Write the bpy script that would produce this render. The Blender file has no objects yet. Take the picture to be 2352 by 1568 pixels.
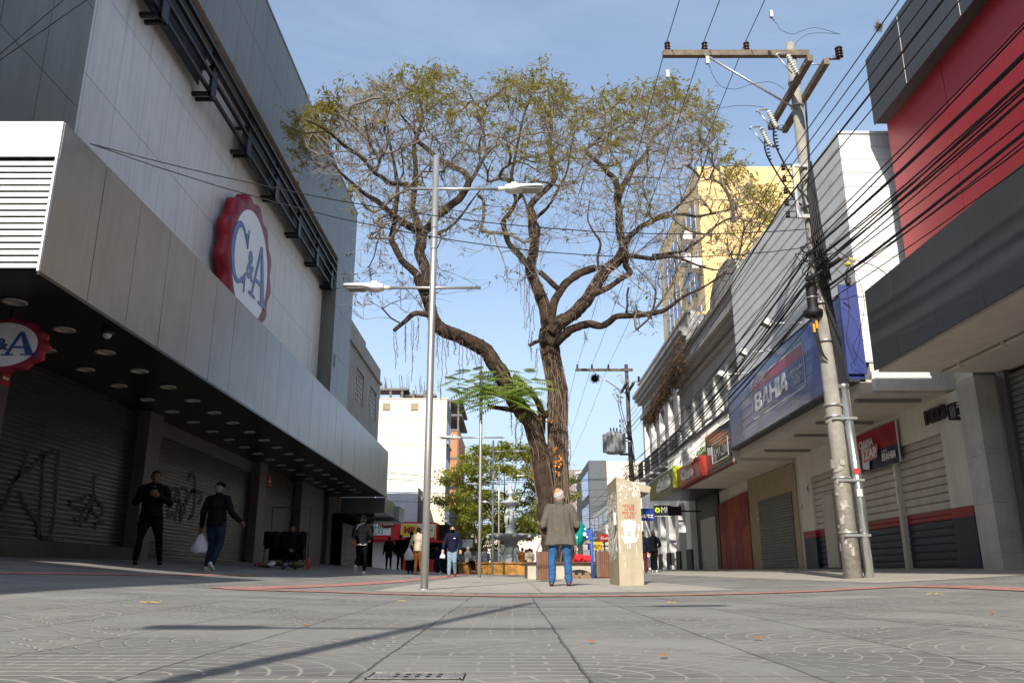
import bpy, bmesh, math, random
import numpy as np
from mathutils import Vector, Matrix, noise as mnoise
from mathutils.kdtree import KDTree
random.seed(7); np.random.seed(7)
PI = math.pi
scene = bpy.context.scene
COL = scene.collection

# ---------------------------------------------------------------- camera, world, sun
CAMH = 0.29
TILT = math.radians(15.97)
cam_d = bpy.data.cameras.new('camera'); cam = bpy.data.objects.new('camera', cam_d); COL.objects.link(cam)
cam.location = (0, 0, CAMH); cam.rotation_euler = (PI/2 + TILT, 0, 0)
cam_d.sensor_width = 36; cam_d.lens = 1898/2352*36; cam_d.clip_end = 3000; cam_d.clip_start = 0.05
scene.camera = cam
SUN_EL = math.radians(33.0)
SX, SY = 0.20, 0.98                      # direction the light travels on the ground
world = bpy.data.worlds.new('World'); scene.world = world; world.use_nodes = True
wn = world.node_tree; wn.nodes.clear()
w_out = wn.nodes.new('ShaderNodeOutputWorld'); w_bg = wn.nodes.new('ShaderNodeBackground')
w_sky = wn.nodes.new('ShaderNodeTexSky'); w_sky.sky_type = 'NISHITA'; w_sky.sun_disc = False
w_sky.sun_elevation = SUN_EL; w_sky.sun_rotation = math.atan2(-SX, -SY) % (2*PI)
w_sky.air_density = 1.0; w_sky.dust_density = 1.2; w_sky.ozone_density = 1.3
w_bg.inputs['Strength'].default_value = 0.15
# thin wisps of high cloud
w_tc = wn.nodes.new('ShaderNodeTexCoord'); w_map = wn.nodes.new('ShaderNodeMapping')
w_map.inputs['Scale'].default_value = (1.2, 1.0, 5.0); w_map.inputs['Rotation'].default_value = (0.25, 0.35, 0.3)
w_no = wn.nodes.new('ShaderNodeTexNoise'); w_no.inputs['Scale'].default_value = 1.7; w_no.inputs['Detail'].default_value = 7
w_no.inputs['Roughness'].default_value = 0.62; w_no.inputs['Distortion'].default_value = 0.5
w_rm = wn.nodes.new('ShaderNodeMapRange'); w_rm.inputs[1].default_value = 0.44; w_rm.inputs[2].default_value = 0.78
w_rm.inputs[3].default_value = 0.24; w_rm.inputs[4].default_value = 0.46
w_mix = wn.nodes.new('ShaderNodeMixRGB'); w_mix.inputs[2].default_value = (3.5, 4.35, 5.5, 1)
wn.links.new(w_tc.outputs['Generated'], w_map.inputs['Vector']); wn.links.new(w_map.outputs[0], w_no.inputs['Vector'])
wn.links.new(w_no.outputs[0], w_rm.inputs[0])
w_sp = wn.nodes.new('ShaderNodeSeparateXYZ'); wn.links.new(w_tc.outputs['Generated'], w_sp.inputs[0])
w_hz = wn.nodes.new('ShaderNodeMapRange'); w_hz.interpolation_type = 'SMOOTHSTEP'
w_hz.inputs[1].default_value = 0.0; w_hz.inputs[2].default_value = 0.55; w_hz.inputs[3].default_value = 0.92; w_hz.inputs[4].default_value = 0.0
wn.links.new(w_sp.outputs[2], w_hz.inputs[0])
w_ad = wn.nodes.new('ShaderNodeMath'); w_ad.operation = 'MAXIMUM'; wn.links.new(w_rm.outputs[0], w_ad.inputs[0]); wn.links.new(w_hz.outputs[0], w_ad.inputs[1])
wn.links.new(w_ad.outputs[0], w_mix.inputs[0])
wn.links.new(w_sky.outputs[0], w_mix.inputs[1]); wn.links.new(w_mix.outputs[0], w_bg.inputs[0])
wn.links.new(w_bg.outputs[0], w_out.inputs[0])
sun_d = bpy.data.lights.new('sun', 'SUN'); sun = bpy.data.objects.new('sun', sun_d); COL.objects.link(sun)
sun_d.energy = 4.9; sun_d.angle = math.radians(0.55); sun_d.color = (1.0, 0.94, 0.85)
sun.rotation_euler = Vector((SX, SY, -math.tan(SUN_EL))).to_track_quat('-Z', 'Y').to_euler()
sun.location = (-8, -30, 25)
scene.view_settings.view_transform = 'Standard'; scene.view_settings.look = 'None'
scene.view_settings.exposure = 0.38; scene.view_settings.gamma = 1.0

# ---------------------------------------------------------------- survey helpers (a 2352 x 1568 survey frame -> metres)
FP = 1898.0; CT, ST = math.cos(TILT), math.sin(TILT)
def ray(x, y):
    a = (x-1176)/FP; b = (784-y)/FP
    return Vector((a, CT-b*ST, ST+b*CT))
def onX(x, y, X): d = ray(x, y); return Vector((0, 0, CAMH)) + d*(X/d.x)
def onY(x, y, Y): d = ray(x, y); return Vector((0, 0, CAMH)) + d*(Y/d.y)
def onZ(x, y, Z): d = ray(x, y); return Vector((0, 0, CAMH)) + d*((Z-CAMH)/d.z)
def gz(X, Y):
    a = min(abs(X), 9.5)
    c = (.0072 if X < 0 else .0045)*a*a
    t = min(max((Y-2)/6, 0), 1); c *= t*t*(3-2*t)
    if Y > 45: c *= max(0.0, 1-(Y-45)/10)
    return .0102*min(max(Y, -5), 62) + c
def onG(x, y):
    d = ray(x, y); p = Vector((0, 0, CAMH)); t = 1.0
    for i in range(4000):
        q = p + d*t
        if q.z <= gz(q.x, q.y): return q
        t += .02
        if q.y > 90: return q
    return q
TH = 2*PI

# ---------------------------------------------------------------- materials
MATS = {}
def mat(name, col, rough=.7, metal=0.0, var=.12, vscale=2.5, bump=0.0, bscale=40, streak=0.0, spec=.4, coat=0, aniso=None):
    if name in MATS: return MATS[name]
    m = bpy.data.materials.new(name); m.use_nodes = True; nt = m.node_tree
    b = nt.nodes['Principled BSDF']; b.inputs['Roughness'].default_value = rough; b.inputs['Metallic'].default_value = metal
    b.inputs['Specular IOR Level'].default_value = spec
    if coat: b.inputs['Coat Weight'].default_value = coat
    tc = nt.nodes.new('ShaderNodeTexCoord')
    base = None
    if var > 0:
        n = nt.nodes.new('ShaderNodeTexNoise'); n.inputs['Scale'].default_value = vscale; n.inputs['Detail'].default_value = 6
        n.inputs['Roughness'].default_value = .65
        nt.links.new(tc.outputs['Object'], n.inputs['Vector'])
        r = nt.nodes.new('ShaderNodeMapRange'); r.inputs[1].default_value = .3; r.inputs[2].default_value = .7
        r.inputs[3].default_value = 1-var; r.inputs[4].default_value = 1+var*.6
        nt.links.new(n.outputs[0], r.inputs[0])
        h = nt.nodes.new('ShaderNodeHueSaturation'); h.inputs['Color'].default_value = (*col, 1)
        nt.links.new(r.outputs[0], h.inputs['Value']); base = h.outputs[0]
    if streak > 0:
        mp = nt.nodes.new('ShaderNodeMapping'); mp.inputs['Scale'].default_value = (4, 4, .35)
        nt.links.new(tc.outputs['Object'], mp.inputs[0])
        n2 = nt.nodes.new('ShaderNodeTexNoise'); n2.inputs['Scale'].default_value = 1.6; n2.inputs['Detail'].default_value = 5
        nt.links.new(mp.outputs[0], n2.inputs['Vector'])
        r2 = nt.nodes.new('ShaderNodeMapRange'); r2.inputs[1].default_value = .45; r2.inputs[2].default_value = .75
        r2.inputs[3].default_value = 0; r2.inputs[4].default_value = streak
        nt.links.new(n2.outputs[0], r2.inputs[0])
        mx = nt.nodes.new('ShaderNodeMixRGB'); mx.inputs[2].default_value = (col[0]*.45, col[1]*.42, col[2]*.38, 1)
        nt.links.new(r2.outputs[0], mx.inputs[0])
        if base: nt.links.new(base, mx.inputs[1])
        else: mx.inputs[1].default_value = (*col, 1)
        base = mx.outputs[0]
    if base: nt.links.new(base, b.inputs['Base Color'])
    else: b.inputs['Base Color'].default_value = (*col, 1)
    if bump > 0:
        nb = nt.nodes.new('ShaderNodeTexNoise'); nb.inputs['Scale'].default_value = bscale; nb.inputs['Detail'].default_value = 4
        nt.links.new(tc.outputs['Object'], nb.inputs['Vector'])
        bp = nt.nodes.new('ShaderNodeBump'); bp.inputs['Strength'].default_value = bump; bp.inputs['Distance'].default_value = .02
        nt.links.new(nb.outputs[0], bp.inputs['Height']); nt.links.new(bp.outputs[0], b.inputs['Normal'])
    MATS[name] = m
    return m

# ---------------------------------------------------------------- mesh building
WM = {}        # world matrix of every object we place (empties and meshes)
class MB:
    def __init__(s): s.v = []; s.f = []; s.mi = []; s.cur = 0; s.sm = []; s.smooth = False
    def add(s, vs, fs):
        o = len(s.v); s.v.extend([tuple(p) for p in vs])
        for f in fs: s.f.append(tuple(i+o for i in f)); s.mi.append(s.cur); s.sm.append(s.smooth)
        return s
    def box(s, x0, y0, z0, x1, y1, z1, M=None):
        x0, x1 = min(x0, x1), max(x0, x1); y0, y1 = min(y0, y1), max(y0, y1); z0, z1 = min(z0, z1), max(z0, z1)
        vs = [Vector(p) for p in ((x0,y0,z0),(x1,y0,z0),(x1,y1,z0),(x0,y1,z0),(x0,y0,z1),(x1,y0,z1),(x1,y1,z1),(x0,y1,z1))]
        if M is not None: vs = [M @ p for p in vs]
        return s.add(vs, [(0,3,2,1),(4,5,6,7),(0,1,5,4),(1,2,6,5),(2,3,7,6),(3,0,4,7)])
    def tube(s, pts, rad, n=8, cap=True, smooth=True):
        pts = [Vector(p) for p in pts]; k = len(pts)
        if not hasattr(rad, '__len__'): rad = [rad]*k
        o = len(s.v); vs = []; prev = None
        for i, p in enumerate(pts):
            t = (pts[min(i+1, k-1)] - pts[max(i-1, 0)])
            if t.length < 1e-9: t = Vector((0,0,1))
            t.normalize()
            if prev is None:
                a = Vector((0,0,1)) if abs(t.z) < .9 else Vector((1,0,0))
                u = t.cross(a).normalized()
            else:
                u = prev - t*prev.dot(t)
                u = u.normalized() if u.length > 1e-6 else t.orthogonal().normalized()
            prev = u; w = t.cross(u)
            for j in range(n):
                a = TH*j/n; vs.append(p + (u*math.cos(a) + w*math.sin(a))*rad[i])
        fs = []
        for i in range(k-1):
            for j in range(n):
                j2 = (j+1) % n
                fs.append((i*n+j, i*n+j2, (i+1)*n+j2, (i+1)*n+j))
        sv = s.smooth; s.smooth = smooth; s.add(vs, fs)
        s.smooth = False
        if cap:
            s.v.extend([]); 
            s.f.append(tuple(o+j for j in reversed(range(n)))); s.mi.append(s.cur); s.sm.append(False)
            s.f.append(tuple(o+(k-1)*n+j for j in range(n))); s.mi.append(s.cur); s.sm.append(False)
        s.smooth = sv
        return s
    def cyl(s, p0, p1, r, n=12, r1=None): return s.tube([p0, p1], [r, r if r1 is None else r1], n)
    def lathe(s, prof, origin=(0,0,0), n=24, M=None, smooth=True):
        o = Vector(origin); vs = []
        for (r, z) in prof:
            for j in range(n):
                a = TH*j/n; p = Vector((r*math.cos(a), r*math.sin(a), z))
                if M is not None: p = M @ p
                vs.append(p+o)
        fs = []
        for i in range(len(prof)-1):
            for j in range(n):
                j2 = (j+1) % n; fs.append((i*n+j, i*n+j2, (i+1)*n+j2, (i+1)*n+j))
        sv = s.smooth; s.smooth = smooth; s.add(vs, fs); s.smooth = sv
        k = len(prof)
        b = len(s.v)-k*n
        s.f.append(tuple(b+j for j in reversed(range(n)))); s.mi.append(s.cur); s.sm.append(False)
        s.f.append(tuple(b+(k-1)*n+j for j in range(n))); s.mi.append(s.cur); s.sm.append(False)
        return s
    def prism(s, poly, M, d0, d1):
        """polygon (u,v) in frame M, extruded along n from d0 to d1"""
        n = len(poly)
        vs = [M @ Vector((u, v, d0)) for u, v in poly] + [M @ Vector((u, v, d1)) for u, v in poly]
        fs = [tuple(reversed(range(n))), tuple(range(n, 2*n))] + [(i, (i+1) % n, (i+1) % n+n, i+n) for i in range(n)]
        return s.add(vs, fs)
    def ell(s, c, r, M=None, nu=14, nv=9):
        c = Vector(c); vs = []; fs = []
        for i in range(nv+1):
            th = PI*i/nv
            for j in range(nu):
                a = TH*j/nu
                p = Vector((r[0]*math.sin(th)*math.cos(a), r[1]*math.sin(th)*math.sin(a), -r[2]*math.cos(th)))
                if M is not None: p = M @ p
                vs.append(p+c)
        for i in range(nv):
            for j in range(nu):
                j2 = (j+1) % nu; fs.append((i*nu+j, i*nu+j2, (i+1)*nu+j2, (i+1)*nu+j))
        sv = s.smooth; s.smooth = True; s.add(vs, fs); s.smooth = sv
        return s
    def build(s, name, mats, parent=None, world=True):
        me = bpy.data.meshes.new(name)
        if parent is not None and world:
            inv = WM[parent.name].inverted(); vs = [tuple(inv @ Vector(p)) for p in s.v]
        else: vs = s.v
        me.from_pydata(vs, [], s.f)
        if not isinstance(mats, (list, tuple)): mats = [mats]
        for m in mats: me.materials.append(m)
        me.polygons.foreach_set('material_index', s.mi); me.polygons.foreach_set('use_smooth', s.sm)
        me.update()
        o = bpy.data.objects.new(name, me); COL.objects.link(o)
        if parent is not None: o.parent = parent; WM[o.name] = WM[parent.name].copy()
        else: WM[o.name] = Matrix()
        return o
def tag(o, label=None, cat=None, group=None, kind=None):
    if label: o['label'] = label
    if cat: o['category'] = cat
    if group: o['group'] = group
    if kind: o['kind'] = kind
    return o
def thing(name, label, cat, loc=(0,0,0), rz=0, group=None):
    o = bpy.data.objects.new(name, None); COL.objects.link(o); o.empty_display_size = .3
    o.location = loc; o.rotation_euler = (0, 0, rz)
    WM[o.name] = Matrix.Translation(loc) @ Matrix.Rotation(rz, 4, 'Z')
    return tag(o, label, cat, group)
def solo(mb, name, mats, label, cat, loc=None, group=None):
    """a thing made of one mesh, its origin at loc"""
    if loc is not None:
        L = Vector(loc); mb.v = [tuple(Vector(p)-L) for p in mb.v]
    o = mb.build(name, mats)
    if loc is not None: o.location = loc; WM[o.name] = Matrix.Translation(loc)
    return tag(o, label, cat, group)
def dup(root, loc=None, rz=None, label=None, group=None):
    r = root.copy(); COL.objects.link(r)
    if loc is not None: r.location = loc
    if rz is not None: r.rotation_euler = (0, 0, rz)
    if label: r['label'] = label
    if group: r['group'] = group
    for ch in list(root.children):
        c = ch.copy(); COL.objects.link(c); c.parent = r
        for g in list(ch.children):
            d = g.copy(); COL.objects.link(d); d.parent = c
    return r
# facade frames: (u to the viewer's right, v up, n towards the viewer)
def FR(origin, kind):
    o = Vector(origin)
    u, n = {'L': ((0,1,0), (1,0,0)), 'R': ((0,-1,0), (-1,0,0)), 'C': ((1,0,0), (0,-1,0))}[kind]
    u = Vector(u); n = Vector(n); v = Vector((0,0,1))
    return Matrix(((u.x, v.x, n.x, o.x), (u.y, v.y, n.y, o.y), (u.z, v.z, n.z, o.z), (0,0,0,1)))
# lettering
_TC = {}
def glyphs(txt, bold=0.0, shear=0.0, spacing=1.0):
    key = (txt, bold, shear, spacing)
    if key in _TC: return _TC[key]
    cu = bpy.data.curves.new('lettering', 'FONT'); cu.body = txt; cu.offset = bold; cu.shear = shear; cu.space_character = spacing
    cu.align_x = 'LEFT'; cu.resolution_u = 3
    ob = bpy.data.objects.new('lettering', cu); COL.objects.link(ob)
    dg = bpy.context.evaluated_depsgraph_get(); dg.update()
    me = ob.evaluated_get(dg).to_mesh()
    vs = np.array([tuple(v.co) for v in me.vertices]).reshape(-1, 3); fs = [tuple(p.vertices) for p in me.polygons]
    ob.evaluated_get(dg).to_mesh_clear(); bpy.data.objects.remove(ob); bpy.data.curves.remove(cu)
    mn = vs.min(0); mx = vs.max(0); vs = vs - mn
    _TC[key] = (vs, fs, mx-mn); return _TC[key]
def letter(mb, txt, M, u, v, w, h, d0=.004, d1=None, bold=.02, shear=0, spacing=1.0, slope=0):
    """fit txt into the rectangle u..u+w, v..v+h of frame M; raised from d0 (to d1 when solid)"""
    vs, fs, sz = glyphs(txt, bold, shear, spacing)
    sx = w/sz[0]; sy = h/sz[1]
    def P(p, d): return M @ Vector((u+p[0]*sx, v+p[1]*sy + slope*p[0]*sx, d))
    if d1 is None:
        mb.add([P(p, d0) for p in vs], fs); return
    n = len(vs)
    ec = {}
    for f in fs:
        for i in range(len(f)):
            a, b = f[i], f[(i+1) % len(f)]; ec[(a, b)] = 1
    side = [(a, b, b+n, a+n) for (a, b) in ec if (b, a) not in ec]
    mb.add([P(p, d0) for p in vs] + [P(p, d1) for p in vs], [tuple(i+n for i in f) for f in fs] + [(b, a, a+n, b+n) if False else (a, b, b+n, a+n) for a, b, _, _ in side])
def ribbon(mb, pts, w, M=None, d=0.0):
    """flat painted stroke through (u,v) points in frame M"""
    P = [Vector((p[0], p[1])) for p in pts]; L = []; R = []
    ws = w if hasattr(w, '__len__') else [w]*len(P)
    for i, p in enumerate(P):
        t = P[min(i+1, len(P)-1)] - P[max(i-1, 0)]
        t = t.normalized() if t.length > 1e-9 else Vector((1, 0)); nrm = Vector((-t.y, t.x))*ws[i]/2
        L.append(p+nrm); R.append(p-nrm)
    k = len(P)
    vs = [M @ Vector((q.x, q.y, d)) for q in L] + [M @ Vector((q.x, q.y, d)) for q in R]
    mb.add(vs, [(i+k, i+1+k, i+1, i) for i in range(k-1)])
def smooth_path(pts, n=6):
    """Catmull-Rom through the points"""
    P = [Vector(p) for p in pts]; out = []
    for i in range(len(P)-1):
        p0 = P[max(i-1, 0)]; p1 = P[i]; p2 = P[i+1]; p3 = P[min(i+2, len(P)-1)]
        for k in range(n):
            t = k/n
            out.append(.5*((2*p1) + (p2-p0)*t + (2*p0-5*p1+4*p2-p3)*t*t + (3*p1-p0-3*p2+p3)*t*t*t))
    out.append(P[-1]); return out
def shutter(mb, M, w, h, pitch=.085, depth=.02, kind=0):
    """roller shutter of horizontal slats in the frame M (0..w, 0..h)"""
    prof = []; n = int(h/pitch); pitch = h/n
    for i in range(n):
        z = i*pitch
        if kind == 0: prof += [(z, 0), (z+pitch*.15, 0), (z+pitch*.3, depth), (z+pitch*.75, depth*.9), (z+pitch*.92, depth*.15)]
        elif kind == 2: prof += [(z, 0), (z+pitch*.05, 0), (z+pitch*.10, depth), (z+pitch*.9, depth), (z+pitch*.99, 0)]
        else: prof += [(z, 0), (z+pitch*.06, -depth*.2), (z+pitch*.12, depth), (z+pitch*.5, depth*1.25), (z+pitch*.9, depth)]
    prof.append((h, 0)); k = len(prof)
    nx = max(1, min(26, int(w/.28))); vs = []; sd = Vector((w*1.7, h*2.3, 0))
    for c in range(nx+1):          # slightly bowed and dented slats
        u = w*c/nx
        for z, d in prof:
            q = Vector((u*1.1, z*1.6, 0))+sd; e = (mnoise.noise(q)*.010+mnoise.noise(q*3.1)*.004) if depth > .013 else 0
            dz = mnoise.noise(Vector((u*.6, math.floor(z/pitch)*7.7, 3)))*.004 if 0 < z < h*.98 and c not in (0, nx) else 0
            vs.append(M @ Vector((u, z+dz, d+e*(.3 if c in (0, nx) else 1))))
    mb.add(vs, [(c*k+i, (c+1)*k+i, (c+1)*k+i+1, c*k+i+1) for c in range(nx) for i in range(k-1)])
def panels(mb, M, us, vs_, depth=.02, gap=.012, d0=0.0):
    """grid of cladding panels with open joints"""
    for i in range(len(us)-1):
        for j in range(len(vs_)-1):
            mb.box(us[i]+gap/2, vs_[j]+gap/2, d0, us[i+1]-gap/2, vs_[j+1]-gap/2, d0+depth, M)
# ================================================================ GROUND
def N(nt, t, **kw):
    n = nt.nodes.new(t)
    for k, v in kw.items(): setattr(n, k, v)
    return n
def mth(nt, op, a, b=None, c=None):
    n = nt.nodes.new('ShaderNodeMath'); n.operation = op
    for i, x in enumerate((a, b, c)):
        if x is None: continue
        if hasattr(x, 'is_linked') or hasattr(x, 'links'): nt.links.new(x, n.inputs[i])
        else: n.inputs[i].default_value = x
    return n.outputs[0]
def paving_material(name, c0, c1, line, joint, fans=True, pitch=.64):
    m = bpy.data.materials.new(name); m.use_nodes = True; nt = m.node_tree; B = nt.nodes['Principled BSDF']
    B.inputs['Roughness'].default_value = .72; B.inputs['Specular IOR Level'].default_value = .3
    tc = N(nt, 'ShaderNodeTexCoord'); sp = N(nt, 'ShaderNodeSeparateXYZ')
    nw = N(nt, 'ShaderNodeTexNoise'); nw.inputs['Scale'].default_value = 2.2; nw.inputs['Detail'].default_value = 3
    nt.links.new(tc.outputs['Object'], nw.inputs['Vector'])
    wob = mth(nt, 'MULTIPLY_ADD', nw.outputs[0], .03, -.015)
    nt.links.new(tc.outputs['Object'], sp.inputs[0])
    X = mth(nt, 'DIVIDE', mth(nt, 'ADD', sp.outputs[0], wob), pitch); Y = mth(nt, 'DIVIDE', mth(nt, 'ADD', sp.outputs[1], wob), pitch)
    X = mth(nt, 'ADD', X, 100.67); Y = mth(nt, 'ADD', Y, 100.09)
    cx, cy = mth(nt, 'FLOOR', X), mth(nt, 'FLOOR', Y); fx, fy = mth(nt, 'FRACT', X), mth(nt, 'FRACT', Y)
    ex = mth(nt, 'MINIMUM', fx, mth(nt, 'SUBTRACT', 1.0, fx)); ey = mth(nt, 'MINIMUM', fy, mth(nt, 'SUBTRACT', 1.0, fy))
    edge = mth(nt, 'MINIMUM', ex, ey)
    def thr(v, t, soft): # 1 where v < t
        r = N(nt, 'ShaderNodeMapRange'); nt.links.new(v, r.inputs[0]); r.inputs[1].default_value = t-soft; r.inputs[2].default_value = t+soft
        r.inputs[3].default_value = 1; r.inputs[4].default_value = 0; return r.outputs[0]
    jw = mth(nt, 'MULTIPLY_ADD', nw.outputs[0], .015, -.003)
    r = N(nt, 'ShaderNodeMapRange'); nt.links.new(mth(nt, 'SUBTRACT', edge, jw), r.inputs[0]); r.inputs[1].default_value = -.004; r.inputs[2].default_value = .006
    r.inputs[3].default_value = 1; r.inputs[4].default_value = 0; J = r.outputs[0]
    cb = N(nt, 'ShaderNodeCombineXYZ'); nt.links.new(cx, cb.inputs[0]); nt.links.new(cy, cb.inputs[1])
    wh = N(nt, 'ShaderNodeTexWhiteNoise'); wh.noise_dimensions = '3D'; nt.links.new(cb.outputs[0], wh.inputs['Vector'])
    sc = N(nt, 'ShaderNodeSeparateColor'); nt.links.new(wh.outputs['Color'], sc.inputs[0])
    ax = mth(nt, 'GREATER_THAN', sc.outputs[0], .5); ay = mth(nt, 'GREATER_THAN', sc.outputs[1], .5)
    dx = mth(nt, 'ABSOLUTE', mth(nt, 'SUBTRACT', fx, ax)); dy = mth(nt, 'ABSOLUTE', mth(nt, 'SUBTRACT', fy, ay))
    rr = mth(nt, 'SQRT', mth(nt, 'ADD', mth(nt, 'MULTIPLY', dx, dx), mth(nt, 'MULTIPLY', dy, dy)))
    R7 = mth(nt, 'MULTIPLY', rr, 7.0); ring = mth(nt, 'FLOOR', R7); rf = mth(nt, 'FRACT', R7)
    an = mth(nt, 'DIVIDE', mth(nt, 'ARCTAN2', dy, dx), PI/2)
    af = mth(nt, 'FRACT', mth(nt, 'MULTIPLY_ADD', an, mth(nt, 'ADD', mth(nt, 'ROUND', mth(nt, 'MULTIPLY', ring, .9)), 1.0), mth(nt, 'MULTIPLY', ring, .5)))
    # straight courses in part of the slabs
    bx = mth(nt, 'MULTIPLY', fx, 3.0); by = mth(nt, 'MULTIPLY', fy, 7.0); row = mth(nt, 'FLOOR', by)
    bf = mth(nt, 'FRACT', mth(nt, 'ADD', bx, mth(nt, 'MULTIPLY', row, .5))); yf = mth(nt, 'FRACT', by)
    arc = mth(nt, 'MAXIMUM', thr(rf, .11, .05), mth(nt, 'MULTIPLY', thr(mth(nt, 'MINIMUM', af, mth(nt, 'SUBTRACT', 1.0, af)), .05, .03), 1.0))
    brk = mth(nt, 'MAXIMUM', thr(yf, .11, .05), thr(bf, .05, .02))
    isarc = mth(nt, 'LESS_THAN', sc.outputs[2], .62)
    L = mth(nt, 'ADD', mth(nt, 'MULTIPLY', arc, isarc), mth(nt, 'MULTIPLY', brk, mth(nt, 'SUBTRACT', 1.0, isarc)))
    # worn smooth areas
    n2 = N(nt, 'ShaderNodeTexNoise'); n2.inputs['Scale'].default_value = 1.1; n2.inputs['Detail'].default_value = 4
    nt.links.new(tc.outputs['Object'], n2.inputs['Vector'])
    rw = N(nt, 'ShaderNodeMapRange'); nt.links.new(n2.outputs[0], rw.inputs[0]); rw.inputs[1].default_value = .40; rw.inputs[2].default_value = .55
    L = mth(nt, 'MULTIPLY', L, mth(nt, 'MULTIPLY_ADD', rw.outputs[0], .85, .15))
    if not fans: L = mth(nt, 'MULTIPLY', L, 0.0)
    n3 = N(nt, 'ShaderNodeTexNoise'); n3.inputs['Scale'].default_value = 34; n3.inputs['Detail'].default_value = 5; n3.inputs['Roughness'].default_value = .7
    nt.links.new(tc.outputs['Object'], n3.inputs['Vector'])
    n4 = N(nt, 'ShaderNodeTexNoise'); n4.inputs['Scale'].default_value = .45; n4.inputs['Detail'].default_value = 6; n4.inputs['Roughness'].default_value = .65
    nt.links.new(tc.outputs['Object'], n4.inputs['Vector'])
    f = mth(nt, 'MULTIPLY_ADD', n3.outputs[0], .35, mth(nt, 'MULTIPLY_ADD', n4.outputs[0], .9, mth(nt, 'MULTIPLY_ADD', sc.outputs[0], .34, -.12)))
    if fans: f = mth(nt, 'SUBTRACT', f, mth(nt, 'MULTIPLY', rw.outputs[0], .42))
    cl = N(nt, 'ShaderNodeClamp'); nt.links.new(f, cl.inputs[0])
    m1 = N(nt, 'ShaderNodeMixRGB'); m1.inputs[1].default_value = (*c0, 1); m1.inputs[2].default_value = (*c1, 1); nt.links.new(cl.outputs[0], m1.inputs[0])
    m2 = N(nt, 'ShaderNodeMixRGB'); m2.inputs[2].default_value = (*line, 1); nt.links.new(m1.outputs[0], m2.inputs[1])
    nt.links.new(mth(nt, 'MULTIPLY', L, mth(nt, 'MULTIPLY_ADD', n3.outputs[0], 1.1, .12)), m2.inputs[0])
    m3 = N(nt, 'ShaderNodeMixRGB'); m3.inputs[2].default_value = (*joint, 1); nt.links.new(m2.outputs[0], m3.inputs[1]); nt.links.new(mth(nt, 'MULTIPLY', J, mth(nt, 'MULTIPLY_ADD', n2.outputs[0], 1.5, -.36)), m3.inputs[0])
    # small stains
    n5 = N(nt, 'ShaderNodeTexVoronoi'); n5.inputs['Scale'].default_value = 2.6; nt.links.new(tc.outputs['Object'], n5.inputs['Vector'])
    m4 = N(nt, 'ShaderNodeMixRGB'); m4.inputs[2].default_value = (.07, .065, .06, 1); nt.links.new(m3.outputs[0], m4.inputs[1]); nt.links.new(mth(nt, 'MULTIPLY', thr(n5.outputs['Distance'], .045, .02), .55), m4.inputs[0])
    n6 = N(nt, 'ShaderNodeTexNoise'); n6.inputs['Scale'].default_value = 1.7; n6.inputs['Detail'].default_value = 9; n6.inputs['Roughness'].default_value = .72; nt.links.new(tc.outputs['Object'], n6.inputs['Vector'])
    rs_ = N(nt, 'ShaderNodeMapRange'); nt.links.new(n6.outputs[0], rs_.inputs[0]); rs_.inputs[1].default_value = .56; rs_.inputs[2].default_value = .70; rs_.inputs[4].default_value = .5
    m5 = N(nt, 'ShaderNodeMixRGB'); m5.inputs[2].default_value = (.10, .09, .078, 1); nt.links.new(m4.outputs[0], m5.inputs[1]); nt.links.new(rs_.outputs[0], m5.inputs[0])
    n7 = N(nt, 'ShaderNodeTexVoronoi'); n7.inputs['Scale'].default_value = 7; nt.links.new(tc.outputs['Object'], n7.inputs['Vector'])
    m6 = N(nt, 'ShaderNodeMixRGB'); m6.inputs[2].default_value = (.40, .385, .36, 1); nt.links.new(m5.outputs[0], m6.inputs[1]); nt.links.new(mth(nt, 'MULTIPLY', thr(n7.outputs['Distance'], .055, .02), .4), m6.inputs[0])
    nt.links.new(m6.outputs[0], B.inputs['Base Color'])
    hgt = mth(nt, 'SUBTRACT', mth(nt, 'SUBTRACT', mth(nt, 'MULTIPLY_ADD', n3.outputs[0], .22, mth(nt, 'MULTIPLY', nw.outputs[0], .4)), mth(nt, 'MULTIPLY', L, .45)), mth(nt, 'MULTIPLY', J, 1.0))
    bp = N(nt, 'ShaderNodeBump'); bp.inputs['Strength'].default_value = .8; bp.inputs['Distance'].default_value = .014
    nt.links.new(hgt, bp.inputs['Height']); nt.links.new(bp.outputs[0], B.inputs['Normal'])
    return m
M_pave = paving_material('fan_paving', (.146, .140, .131), (.292, .278, .251), (.385, .36, .31), (.055, .047, .040))
M_beige = paving_material('beige_slabs', (.29, .265, .22), (.42, .385, .325), (.4, .38, .34), (.10, .085, .07), fans=False, pitch=1.15)
M_red = mat('red_tactile_paint', (.46, .215, .175), .8, var=.5, vscale=7, bump=.3, bscale=60)
M_soil = mat('far_asphalt', (.10, .10, .10), .85, var=.2)

def sheet(mb, xs, ys, dz):
    vs = [(x, y, gz(x, y)+dz) for y in ys for x in xs]; n = len(xs)
    mb.smooth = True
    mb.add(vs, [(j*n+i, j*n+i+1, (j+1)*n+i+1, (j+1)*n+i) for j in range(len(ys)-1) for i in range(n-1)])
def lin(a, b, s): k = max(1, int(abs(b-a)/s)); return [a+(b-a)*i/k for i in range(k+1)]
mb = MB(); sheet(mb, [-900, -200, -60]+lin(-20, 20, .5)+[60, 200, 900], [-400, -60]+lin(-10, 66, .5)+[90, 150, 400, 2000], 0)
tag(mb.build('ground', M_pave), kind='structure')
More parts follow.
